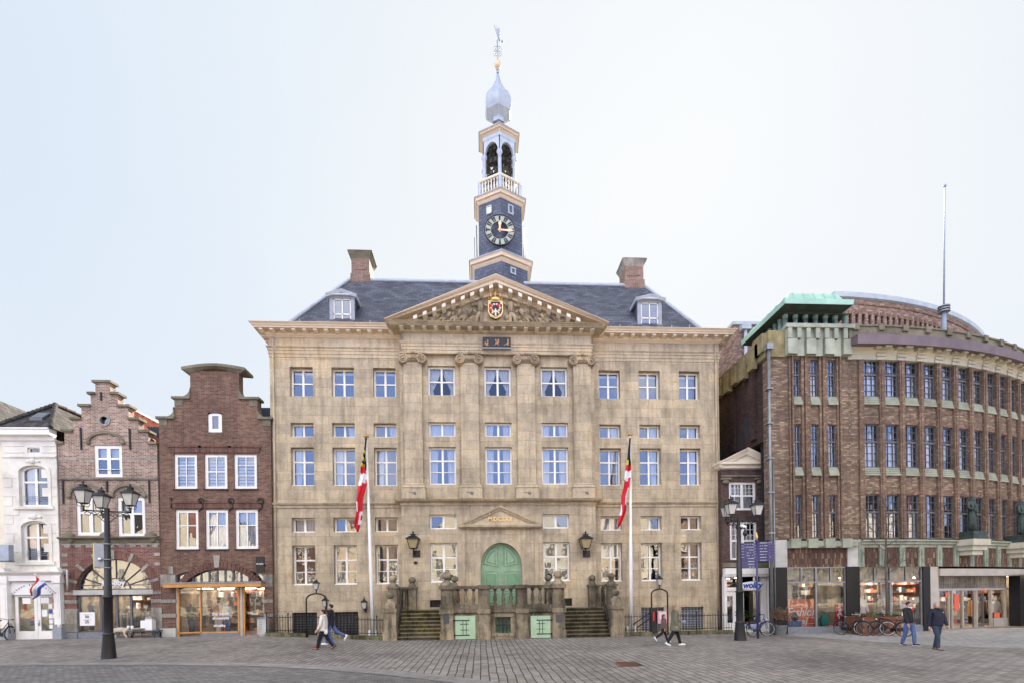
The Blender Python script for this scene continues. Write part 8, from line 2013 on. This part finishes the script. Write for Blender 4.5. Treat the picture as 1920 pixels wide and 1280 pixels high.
for s in (-1,1): n = len(P); P += [((s*.075,.50,.42),.035),((s*.095,.50,.34),.028)]; E_ += [(4,n),(n,n+1)]
skin('body', P, E_, 'fur', t, 2, 1)
b = MB(); b.ball((0,.68,.33), .022, .018, .018, 8, 5); b.ball((-.04,.60,.385), .012); b.ball((.04,.60,.385), .012); b.build('nose_and_eyes', M['black'], t)
# ================================================================== BICYCLES
def bicycle(label, loc, rz, frame='black', rim='chrome', steer=0, lean=6, bag=None, basket=None, grips='black', bar='black', guard='black', upright=True):
    """heading +y; loc midway between the wheels on the ground"""
    t = thing('bicycle', label, 'bicycle', loc, rz, 'parked bicycles'); t.rotation_euler.y = R(lean)
    r = .345; F_, Bk = Vector((0,.56,r)), Vector((0,-.54,r)); BB = Vector((0,-.05,.29)); SE = Vector((0,-.25,.98)); HD = Vector((0,.40,.92)); HB = Vector((0,.45,.72))
    def wheel(c, st):
        w = MB(); w.M = Matrix.Translation(c) @ Matrix.Rotation(st, 4, 'Z'); n = 30
        w.tube([(0,r*math.cos(2*PI*i/n),r*math.sin(2*PI*i/n)) for i in range(n)], .021, 6, closed=True); o = w.build('wheel', M['rubber'], t)
        q = MB(); q.M = w.M; q.tube([(0,(r-.03)*math.cos(2*PI*i/n),(r-.03)*math.sin(2*PI*i/n)) for i in range(n)], .013, 5, closed=True); q.build('rim', M[rim], o)
        q = MB(); q.M = w.M; q.cyl((-.05,0,0),(.05,0,0), .025, .025, 8)
        for i in range(18): a = 2*PI*i/18; q.tube([(.02*(-1)**i,0,0),(0,(r-.03)*math.cos(a),(r-.03)*math.sin(a))], .0025, 3)
        q.build('spokes', M['chrome'], o)
        g_ = MB(); g_.M = w.M; g_.tube([(0,(r+.04)*math.cos(a),(r+.04)*math.sin(a)) for a in [R(10+14*i) for i in range(12)]], .02, 5); g_.build('mudguard', M[guard], t)
    st = R(steer); wheel(F_, st); wheel(Bk, 0)
    b = MB(); b.tube([HB, BB], .024, 7); b.tube([HD, Vector((0,.1,.62)), BB+Vector((0,-.06,.25))], .018, 6) if upright else b.tube([HD-Vector((0,0,.06)), SE-Vector((0,.03,.22))], .018, 6)
    b.tube([SE-Vector((0,.02,.14)), BB], .020, 6); b.tube([HD, HB], .024, 7)
    for s in (-1,1): b.tube([BB+Vector((s*.04,0,0)), Bk+Vector((s*.06,0,0))], .011, 5); b.tube([SE+Vector((s*.02,.03,-.35)), Bk+Vector((s*.06,0,0))], .010, 5); b.tube([HB+Vector((s*.03,0,0)), F_+Vector((s*.055,0,0))], .014, 5)
    b.build('frame', M[frame], t)
    b = MB(); b.tube([SE-Vector((0,.02,.16)), SE], .013, 6); b.build('seat_post', M['chrome'], t)
    b = MB(); b.ball(SE+Vector((0,-.05,.04)), .095, .12, .045, 10, 6); b.ball(SE+Vector((0,.07,.045)), .04, .12, .03, 10, 6); b.build('saddle', M['black'], t)
    b = MB(); up_ = Vector((0,0,.12)); S_ = Matrix.Rotation(st, 3, 'Z'); C_ = HD+up_
    pts = [S_@Vector((-.29,-.20,.05)), S_@Vector((-.27,-.06,.04)), S_@Vector((-.15,.03,.01)), Vector((0,.02,0)), S_@Vector((.15,.03,.01)), S_@Vector((.27,-.06,.04)), S_@Vector((.29,-.20,.05))]
    b.tube([C_+p for p in pts], .0125, 6); b.tube([HD, C_+Vector((0,.02,0))], .014, 6); hb = b.build('handlebar', M[bar], t)
    b = MB()
    for k in (0, 6): q = C_+pts[k]; b.tube([q, q+(pts[k]-pts[1 if k == 0 else 5])*.001+S_@Vector((0,-.06,.005))], .018, 6); b.tube([C_+pts[1 if k == 0 else 5]+Vector((0,.02,-.02)), C_+pts[k]+Vector((0,0,-.05))], .006, 4)
    b.build('grip', M[grips], hb)
    b = MB()
    for s in (-1,1): b.tube([Bk+Vector((s*.06,0,0)), Bk+Vector((s*.07,-.05,.42))], .008, 4); b.tube([Bk+Vector((s*.07,.28,.43)), Bk+Vector((s*.07,-.24,.43))], .010, 4)
    for i in range(5): b.tube([Bk+Vector((-.07,.25-.12*i,.43)), Bk+Vector((.07,.25-.12*i,.43))], .007, 4)
    b.build('carrier', M['black'], t)
    b = MB(); b.cyl(BB+Vector((.05,0,0)), BB+Vector((.06,0,0)), .09, .09, 14)
    for s in (-1,1): e = BB+Vector((s*.08,s*.12,-s*.12)); b.tube([BB+Vector((s*.07,0,0)), e], .011, 4); b.box(e.x+s*.01, e.x+s*.10, e.y-.04, e.y+.04, e.z-.012, e.z+.012)
    b.box(.045, .075, -.5, .0, .24, .40) if guard == 'black' else None
    b.build('crank', M['black'], t)
    b = MB(); b.lathe([(.01,-.03),(.045,0),(.045,.04)], (0,0,0), 8); o = b.build('headlight', M['chrome'], t); o.location = HB+Vector((0,.09,.1)); o.rotation_euler = (R(-90),0,0)
    b = MB(); b.box(-.04,.04,Bk.y-.27,Bk.y-.24,r+.30,r+.36); b.build('rear_light', M['salered'], t)
    b = MB(); b.tube([BB+Vector((-.06,-.1,-.05)), Vector((-.16,-.16,.02))], .009, 4); b.build('kickstand', M['chrome'], t)
    if bag:
        for s in (-1,1):
            b = MB(); b.ball(Bk+Vector((s*.16,-.02,.20)), .085, .22, .20, 12, 8); o = b.build('pannier', M[bag], t)
            b = MB(); b.ball(Bk+Vector((s*.17,-.04,.34)), .09, .23, .09, 12, 6); b.build('pannier_flap', M['black'], o)
    if basket:
        b = MB(); c = HD+Vector((0,.24,-.05))
        for z, k in ((0,.8),(.1,.9),(.2,1.0)): b.tube([c+Vector((x_*k,y_*k,z)) for x_, y_ in ((-.18,-.13),(.18,-.13),(.18,.13),(-.18,.13))], .008, 4, closed=True)
        for i in range(5):
            u = -.18+.09*i
            for y_ in (-.13,.13): b.tube([c+Vector((u*.8,y_*.8,0)), c+Vector((u,y_,.2))], .005, 4)
        b.build('basket', M[basket], t)
    return t
bicycle('dark blue bicycle with grey-blue panniers leaning at the finger post', gnd(1425,1192), R(-68), 'purple', 'chrome', -48, -5, bag='bag', grips='black', upright=True)
bicycle('black bicycle with silver handlebar, leftmost before the rusty planter', gnd(1598,1190), R(-155), 'black', 'zinc', 14, 5, bar='chrome', grips='chrome', guard='black')
bicycle('black bicycle with a bright white front rim before the rusty planter', gnd(1640,1190), R(62), 'black', 'paper', 12, 6, basket='black', grips='black')
bicycle('dark bicycle with black saddle and no basket at the right of the rusty planter', gnd(1670,1192), R(52), 'iron', 'zinc', 20, -6, upright=False)
bicycle('black bicycle parked at the left picture edge before the white house', (X(2,1190,28.2),28.2,gz(-25,28)), R(10), 'black', 'zinc', 0, 5)
# ================================================================== PLANTERS, TREE, POT
yp = 25.3; x0, x1 = X(1618,1185,yp), X(1690,1185,yp); zt_ = Z(1655,1155.5,yp)
b = MB(); b.wall(x0, x1, -.05, zt_, [], yp-.0, yp+.04); b.box(x0, x0+.04, yp+.041, yp+1.2, -.05, zt_); b.box(x1-.04, x1, yp+.041, yp+1.2, -.05, zt_); b.box(x0, x1, yp+1.201, yp+1.24, -.05, zt_); b.box(x0-.02, x1+.02, yp-.02, yp+.0-.001, zt_-.05, zt_)
pl = tag(b.build('planter', M['corten']), 'rusty steel planter box behind the parked bicycles', 'planter')
b = MB(); b.box(x0+.04, x1-.04, yp+.04, yp+1.2, 0, zt_-.06); b.build('soil', M['bark'], pl)
def leafy(name, label, cx, cy, z0, rx, ry, h, n, mat, seed, stems=6, leaf=.06, cat='plant', group=None):
    t = thing(name, label, cat, (cx,cy,z0), 0, group); rnd = random.Random(seed); b = MB(); s = MB()
    for i in range(stems): a = rnd.random()*6.28; s.tube([(rnd.uniform(-.3,.3)*rx,rnd.uniform(-.3,.3)*ry,0),(math.cos(a)*rx*.5,math.sin(a)*ry*.5,h*.7),(math.cos(a)*rx*.8,math.sin(a)*ry*.8,h*.95)], .01, 4)
    for i in range(n):
        a = rnd.random()*6.28; q = rnd.random()**.5; c = Vector((math.cos(a)*rx*q, math.sin(a)*ry*q, h*(.35+.65*rnd.random()*(1-.4*q)))); d = Vector((rnd.gauss(0,1),rnd.gauss(0,1),rnd.gauss(0,1))).normalized(); e = d.orthogonal().normalized()
        b.add([c-d*leaf,c+e*leaf*.4,c+d*leaf,c-e*leaf*.4], [(0,1,2,3)])
    s.build('stems', M['bark'], t); b.build('leaves', M[mat], t); return t
for i, f in enumerate((.14,.42,.70,.92)):
    leafy('planter_plant', 'low plant growing in the rusty planter, '+('leftmost','second from left','third from left','rightmost')[i]+' of four', x0+(x1-x0)*f, yp+.4, zt_-.08, .30, .3, .30, 90, 'grass' if i % 2 else 'dry', 20+i, group='low plants in the rusty planter')
yq = 26.2; x = X(1463,1180,yq); zt_ = Z(1463,1171.5,yq)
b = MB(); b.lathe([(.24,0),(.27,.05),(.32,zt_-.03),(.34,zt_),(.30,zt_),(.28,zt_-.08)], (x,yq,0), 20); pt = tag(b.build('flower_pot', M['pot']), 'round grey flower pot before the black corner pier', 'pot')
b = MB(); b.lathe([(.29,zt_-.09),(.01,zt_-.07)], (x,yq,0), 16); b.build('soil', M['bark'], pt)
t = leafy('potted_shrub', 'brown dried shrub standing in the grey flower pot', x, yq, zt_-.07, .46, .36, Z(1463,1133,yq)-zt_, 520, 'dry', 31, 9, .05, 'shrub')
def bare_tree(px, Yt, zb, ptop, label):
    x = X(px,1100,Yt); zt_ = Z(px,ptop,Yt); t = thing('bare_tree', label, 'tree', (x,Yt,zb)); rnd = random.Random(11); h = zt_-zb
    tr = MB(); tr.tube([(0,0,0),(.03,0,h*.2),(-.02,.02,h*.45),(.05,0,h*.7),(.0,.02,h)], [.075,.065,.05,.03,.008], 8); tr.build('trunk', M['bark'], t); b = MB()
    def grow(p, d, L, r, k):
        q = p+d*L*.5+Vector((rnd.gauss(0,.04),rnd.gauss(0,.04),.03)); e = p+d*L+Vector((0,0,L*.16)); b.tube([p,q,e], [r,r*.75,r*.4], 4)
        if k:
            for _ in range(3): f = rnd.uniform(.35,1); grow(p+(e-p)*f, (d+Vector((rnd.gauss(0,.45),rnd.gauss(0,.45),rnd.gauss(.15,.3)))).normalized(), L*rnd.uniform(.4,.65), r*.5, k-1)
    for i in range(15):
        z = h*(.36+.6*i/15); a = i*2.4; grow(Vector((0,0,z)), Vector((math.cos(a),math.sin(a),rnd.uniform(.35,.8))).normalized(), 1.15*(1.15-i/17), .02, 3)
    b.build('branches', M['bark'], t)
bare_tree(1662, 25.9, .4, 905, 'thin bare young tree rising from the rusty planter before the curved store')
# ================================================================== GROUND
def paving(name, c, w, h, rot, ms, mortar, var, stain=.3):
    t = NT(name); uv = t.uv((1,1,1), rot); ob = t.obj()
    n0 = t.n('ShaderNodeTexNoise'); n0.inputs['Scale'].default_value = .9; n0.inputs['Detail'].default_value = 3; t.l(ob, n0.inputs['Vector'])
    ad = t.n('ShaderNodeVectorMath', operation='MULTIPLY_ADD'); ad.inputs[1].default_value = (.10,.10,0); t.l(n0.outputs['Color'], ad.inputs[0]); t.l(uv, ad.inputs[2]); uvw = ad.outputs[0]
    b = t.brick(uvw, tuple(x*(1-var) for x in c), tuple(x*(1+var) for x in c), mortar, w, h, ms)
    b2 = t.brick(uvw, (0,0,0), (0,0,0), (1,1,1), 400, h, ms*1.5)
    col = t.mix(b.outputs[0], mortar, t.mix(b2.outputs[1], (0,0,0), 0.0, 'MIX') if False else b2.outputs[1], 'MIX')
    n1 = t.noise(ob, .22, 6, .65); col = t.mix(col, t.ramp(n1, [(.3, (1-stain,)*3), (.5, (1,1,1)), (.72, (1.22,1.2,1.16))]))
    n2 = t.noise(ob, 3.5, 5, .7); col = t.mix(col, t.ramp(n2, [(.3, (.8,.8,.8)), (.7, (1.14,)*3)]))
    n3 = t.noise(ob, 30, 3, .7); col = t.mix(col, t.ramp(n3, [(.3, (.88,.88,.88)), (.7, (1.1,)*3)]))
    inv = t.n('ShaderNodeMath', operation='SUBTRACT'); inv.inputs[0].default_value = 1; t.l(b.outputs[1], inv.inputs[1])
    t.bsdf(col, .72, 0, inv.outputs[0], .55, .02, .35); return t.mat
M['setts'] = paving('grey_setts', (.262,.238,.218), .34, .235, PI/2, .012, (.036,.034,.033), .21, .45)
M['setts2'] = paving('dark_setts', (.20,.19,.182), .24, .12, R(8), .010, (.05,.049,.05), .3)
M['slabs'] = paving('pale_slabs', (.33,.315,.30), .45, .30, R(0), .010, (.11,.105,.10), .14, .2)
M['gutter'] = paving('gutter_stone', (.265,.25,.24), .6, .5, R(20), .008, (.10,.10,.10), .1)
xs = [-300,-120,-60]+[-40+i*1.25 for i in range(65)]+[60,120,300]; ys = [-300,-100,-40,-20,0,6]+[10+i*1.0 for i in range(26)]+[40,60,120,300,900]
vs = [(x,y,gz(x,y)) for y in ys for x in xs]; nx = len(xs)
b = MB(); b.add(vs, [(j*nx+i, j*nx+i+1, (j+1)*nx+i+1, (j+1)*nx+i) for j in range(len(ys)-1) for i in range(nx-1)], True)
struct(b.build('plaza_paving', M['setts']))
gp = [(-40,22.5),(-24,20.6),(-16.64,19.42),(-11.5,18.8),(-7.36,17.82),(-5,16.7),(-3.13,15.53),(-1.8,14.5),(-.74,13.6),(.2,12.6),(1.5,10.5),(3,7)]
b = MB(); pts = [Vector(p) for p in gp]; L_ = []; R_ = []
for i, p in enumerate(pts):
    d = (pts[min(i+1,len(pts)-1)]-pts[max(i-1,0)]).normalized(); n = Vector((d.y,-d.x)); L_.append(p); R_.append(p-n*.75)
b.add([(p.x,p.y,gz(p.x,p.y)+.006) for p in L_]+[(p.x,p.y,gz(p.x,p.y)+.006) for p in R_], [(i,i+1,len(pts)+i+1,len(pts)+i) for i in range(len(pts)-1)]); struct(b.build('gutter_strip', M['gutter']))
b = MB(); 
for i in range(len(pts)-1):
    p, q = pts[i], pts[i+1]; d = (q-p).normalized(); n = Vector((d.y,-d.x)); b.quad((p.x,p.y,gz(*p)+.010),(q.x,q.y,gz(*q)+.010),(q.x+n.x*.07,q.y+n.y*.07,gz(*q)+.010),(p.x+n.x*.07,p.y+n.y*.07,gz(*p)+.010))
struct(b.build('gutter_slot', M['winframe']))
b = MB(); poly = [(p.x,p.y) for p in pts]+[(3,-12),(-40,-12)]; b.add([(x_,y_,gz(x_,y_)+.003) for x_, y_ in poly], [tuple(reversed(range(len(poly))))]); struct(b.build('road_paving', M['setts2']))
b = MB(); poly = [(14.6,27.9),(15.3,26),(16.2,23.3),(17.3,20.6),(18.6,19.2),(20.5,17.9),(26,15.6),(34,13),(60,9),(60,50),(14.6,50)]; b.add([(x_,y_,.005) for x_, y_ in poly], [tuple(range(len(poly)))]); struct(b.build('store_pavement', M['slabs']))
gA, gB, gC, gD = gnd(1152,1240.5), gnd(1192,1240), gnd(1201,1248.5), gnd(1160,1249.5)
b = MB(); b.quad(*[(p[0],p[1],p[2]+.008) for p in (gD,gC,gB,gA)]); gr = tag(b.build('drain_cover', M['corten']), 'rusty brown drain cover set in the grey setts', 'drain cover')
b = MB()
for i in range(9): u = (i+.5)/9; p = Vector(gA)+(Vector(gB)-Vector(gA))*u; q = Vector(gD)+(Vector(gC)-Vector(gD))*u; b.box(p.x-.012, p.x+.012, min(p.y,q.y)+.05, max(p.y,q.y)-.05, .009, .013)
b.build('slots', M['iron'], gr)
p = gnd(943,1196); t = thing('ground_spotlight', 'small ground spotlight before the barred cellar window', 'spotlight', p)
b = MB(); b.lathe([(.06,0),(.10,.05),(.11,.12),(.08,.15)], (0,0,0), 10); b.build('lamp_head', M['chrome'], t)
b = MB(); [b.box(-.36,.36,-.30+o,-.27+o,.004,.012) for o in (0,.22)]; b.box(-.36,-.33,-.27,-.08,.004,.0118); b.box(.33,.36,-.27,-.08,.004,.0118); b.build('ground_frame', M['concrete'], t)
for px, py in ((1012,1228),(1047,1233.5),(1069,1227.5)):
    p = gnd(px,py); b = MB(); b.box(p[0]-.16, p[0]+.16, p[1]-.05, p[1]+.05, p[2]+.004, p[2]+.012); struct(b.build('paving_cover', M['gutter']))
# ================================================================== HOUSES ON THE FAR SIDE OF THE SQUARE (mirrored in the panes)
rnd = random.Random(21)
opp = [(-76,10,16,'stucco'),(-66,10,15,'cream'),(-56,10,16.5,'creamlite'),(-46,9,15,'creamlite'),(-37,8,14,'stucco'),(-29,7.5,16.5,'redbrick'),(-21.5,7,14.5,'cream'),(-14.5,6.5,17,'pinkbrick'),(-8,7,15,'creamlite'),(-1,6.5,17.5,'redbrick'),(5.5,7,14,'stucco'),(12.5,7.5,16,'cream'),(20,7,13.5,'creamlite'),(27,8,16,'pinkbrick'),(35,9,14,'stucco'),(44,9,15,'cream'),(53,8,16.5,'creamlite'),(61,9,15,'stucco'),(70,9,17,'cream'),(79,10,15,'pinkbrick')]
words = {'creamlite':'pale cream','stucco':'white stucco','redbrick':'dark red brick','cream':'ochre cream','pinkbrick':'pinkish brick'}
for i, (x0, w, h, m) in enumerate(opp):
    yo = -15.0-rnd.uniform(0,.6); x1 = x0+w
    t = thing('gabled_house', f'{words[m]} gabled house across the square, number {i+1} along its row from the left, seen mirrored in panes', 'house', (0,0,0), 0, 'houses across the square')
    t['label'] = f'{words[m]} gabled house of the row behind the camera, ' + ('first','second','third','fourth','fifth','sixth','seventh','eighth','ninth','tenth','eleventh','twelfth','thirteenth','fourteenth','fifteenth','sixteenth','seventeenth','eighteenth','nineteenth','twentieth')[i] + ' from the left'
    ze = h*.70; b = MB(); b.box(x0, x1, yo-8, yo, -.2, ze); b.add([(x0,yo,ze),(x1,yo,ze),((x0+x1)/2,yo,h)], [(1,0,2)]); b.build('wall', M[m], t)
    b = MB(); xm = (x0+x1)/2; b.quad((x0-.1,yo+.15,ze-.1),(xm,yo+.15,h+.1),(xm,yo-9,h+.1),(x0-.1,yo-9,ze-.1)); b.quad((xm,yo+.15,h+.1),(x1+.1,yo+.15,ze-.1),(x1+.1,yo-9,ze-.1),(xm,yo-9,h+.1)); b.build('roof', M['redtile' if i % 3 == 0 else 'darktile'], t)
    b = MB(); g = MB(); n = 3 if w > 6.8 else 2
    for r in range(3):
        for k in range(n):
            xc = x0+w*(k+.5)/n; z0 = [.4,4.2,7.6][r]; hh = [2.8,2.2,1.9][r]; ww = [.95,.6,.55][r]
            if z0+hh < ze:
                for q in (-ww, ww-.12, -.05): b.box(xc+q, xc+q+.12, yo+.001, yo+.10, z0, z0+hh)
                for q in (0, hh*.6, hh-.12): b.box(xc-ww, xc+ww, yo+.002, yo+.09, z0+q, z0+q+.12)
                b.box(xc-ww-.1, xc+ww+.1, yo, yo+.2, z0-.14, z0-.01)
                g.box(xc-ww+.05, xc+ww-.05, yo+.02, yo+.05, z0+.05, z0+hh-.05)
    b.box(x0, x1, yo, yo+.3, 3.5, 3.75); b.build('window_frames', M['creamlite'], t); g.build('window_panes', M['oppglass'], t)
    if i % 2: b = MB(); b.box(x0+.4, x1-.4, yo, yo+2.2, 2.9, 3.05); b.build('awning', M['salered' if i % 4 == 1 else 'offwhite'], t)
# ================================================================== LIGHT, SKY, CAMERA
HAZE = [(0,(.18,.205,.24)),(.60,(.190,.217,.258)),(.80,(.198,.223,.257)),(.86,(.210,.232,.259)),(.91,(.226,.243,.261)),(.96,(.242,.252,.261)),(1,(.260,.264,.267))]
BACK = [(0,(.30,.41,.72)),(.40,(.28,.40,.78)),(.56,(1.12,1.03,.93)),(1,(1.04,.97,.89))]
SUN_EL, SUN_AZ = R(36), R(21)
S_ = Vector((math.sin(SUN_AZ)*math.cos(SUN_EL), math.cos(SUN_AZ)*math.cos(SUN_EL), math.sin(SUN_EL)))
sl = bpy.data.lights.new('sun', 'SUN'); sl.energy = 5.0; sl.angle = R(.5); sl.color = (1,.90,.76)
so = bpy.data.objects.new('sun', sl); COL.objects.link(so); so.rotation_euler = S_.to_track_quat('Z', 'Y').to_euler()
W = bpy.data.worlds.new('World'); SC.world = W; W.use_nodes = True; nt = W.node_tree; nt.nodes.clear()
out = nt.nodes.new('ShaderNodeOutputWorld'); bg = nt.nodes.new('ShaderNodeBackground'); nt.links.new(bg.outputs[0], out.inputs[0])
sky = nt.nodes.new('ShaderNodeTexSky'); sky.sky_type = 'NISHITA'; sky.sun_disc = False; sky.sun_elevation = SUN_EL; sky.sun_rotation = SUN_AZ; sky.air_density = 1.0; sky.dust_density = 1.5; sky.ozone_density = 1.0
bg.inputs[1].default_value = SKY_STR if 'SKY_STR' in globals() else .12
# thin bright high haze over the whole sky: pale and glaring round the sun, sunlit and bluer behind the camera
def wn(ty): return nt.nodes.new(ty)
tc = wn('ShaderNodeTexCoord'); dot = wn('ShaderNodeVectorMath'); dot.operation = 'DOT_PRODUCT'; dot.inputs[1].default_value = tuple(S_); nt.links.new(tc.outputs['Generated'], dot.inputs[0])
hz = wn('ShaderNodeValToRGB'); nt.links.new(dot.outputs['Value'], hz.inputs[0]); cr_ = hz.color_ramp
def fill(cr_, stops):
    while len(cr_.elements) < len(stops): cr_.elements.new(.5)
    for e, (p, c) in zip(cr_.elements, stops): e.position = p; e.color = (*c, 1)
fill(cr_, HAZE)
mp_ = wn('ShaderNodeMapRange'); mp_.inputs['From Min'].default_value = -1; nt.links.new(dot.outputs['Value'], mp_.inputs['Value']); nt.links.new(mp_.outputs[0], hz.inputs[0])
sp = wn('ShaderNodeSeparateXYZ'); nt.links.new(tc.outputs['Generated'], sp.inputs[0])
bk = wn('ShaderNodeValToRGB'); nt.links.new(sp.outputs[2], bk.inputs[0]); cr_ = bk.color_ramp
fill(cr_, BACK)
fr_ = wn('ShaderNodeMapRange'); fr_.interpolation_type = 'SMOOTHSTEP'; fr_.inputs['From Min'].default_value = .30; fr_.inputs['From Max'].default_value = -.10; nt.links.new(dot.outputs['Value'], fr_.inputs['Value'])
fb = wn('ShaderNodeMix'); fb.data_type = 'RGBA'; nt.links.new(fr_.outputs[0], fb.inputs[0]); zr2 = wn('ShaderNodeMapRange'); zr2.inputs['From Min'].default_value = .62; zr2.inputs['From Max'].default_value = .08; zr2.inputs['To Max'].default_value = .75; nt.links.new(sp.outputs[2], zr2.inputs['Value'])
hm = wn('ShaderNodeMix'); hm.data_type = 'RGBA'; nt.links.new(zr2.outputs[0], hm.inputs[0]); nt.links.new(hz.outputs[0], hm.inputs[6]); hm.inputs[7].default_value = (.236,.247,.262,1); nt.links.new(hm.outputs[2], fb.inputs[6])
cn = wn('ShaderNodeTexNoise'); cn.inputs['Scale'].default_value = 5.5; cn.inputs['Detail'].default_value = 5; nt.links.new(tc.outputs['Generated'], cn.inputs['Vector'])
cr2 = wn('ShaderNodeValToRGB'); nt.links.new(cn.outputs[0], cr2.inputs[0]); e = cr2.color_ramp.elements; e[0].position = .5; e[0].color = (0,0,0,1); e[1].position = .72; e[1].color = (.75,.75,.75,1)
bc = wn('ShaderNodeMix'); bc.data_type = 'RGBA'; nt.links.new(cr2.outputs[0], bc.inputs[0]); nt.links.new(bk.outputs[0], bc.inputs[6]); bc.inputs[7].default_value = (.85,.86,.88,1); nt.links.new(bc.outputs[2], fb.inputs[7])
nz = wn('ShaderNodeTexNoise'); nz.inputs['Scale'].default_value = 1.6; nz.inputs['Detail'].default_value = 4; nt.links.new(tc.outputs['Generated'], nz.inputs['Vector'])
vr = wn('ShaderNodeValToRGB'); nt.links.new(nz.outputs[0], vr.inputs[0]); e = vr.color_ramp.elements; e[0].position = .3; e[0].color = (.93,.955,.985,1); e[1].position = .7; e[1].color = (1,1,1,1)
ml = wn('ShaderNodeVectorMath'); ml.operation = 'MULTIPLY'; nt.links.new(fb.outputs[2], ml.inputs[0]); nt.links.new(vr.outputs[0], ml.inputs[1])
m2 = wn('ShaderNodeVectorMath'); m2.operation = 'SCALE'; m2.inputs[3].default_value = 1/.12; nt.links.new(ml.outputs[0], m2.inputs[0])
mx = wn('ShaderNodeMix'); mx.data_type = 'RGBA'; mx.inputs[0].default_value = .998; nt.links.new(sky.outputs[0], mx.inputs[6]); nt.links.new(m2.outputs[0], mx.inputs[7]); nt.links.new(mx.outputs[2], bg.inputs[0])
cam = bpy.data.cameras.new('camera'); co = bpy.data.objects.new('camera', cam); COL.objects.link(co); SC.camera = co
cam.sensor_width = 36; cam.lens = F/1920*36; cam.shift_x = 0; cam.shift_y = (CY-640)/1920; cam.clip_end = 3000; cam.clip_start = .1
fwd = Vector((-math.sin(YAW), math.cos(YAW), 0)); rgt = Vector((math.cos(YAW), math.sin(YAW), 0)); upv = Vector((0,0,1))
c_, s_ = math.cos(ROLL), math.sin(ROLL)
cr = rgt*c_-upv*s_ ; cu = rgt*s_+upv*c_
co.matrix_world = Matrix(((cr.x,cu.x,-fwd.x,0),(cr.y,cu.y,-fwd.y,0),(cr.z,cu.z,-fwd.z,H),(0,0,0,1)))
vs_ = SC.view_settings; vs_.view_transform = 'Standard'; vs_.look = 'None'; vs_.gamma = 1; vs_.exposure = 1.88; vs_.use_curve_mapping = False
SC.cycles.use_denoising = True; SC.cycles.max_bounces = 8; SC.cycles.transparent_max_bounces = 16; SC.cycles.sample_clamp_indirect = 6; SC.cycles.caustics_reflective = False; SC.cycles.caustics_refractive = False
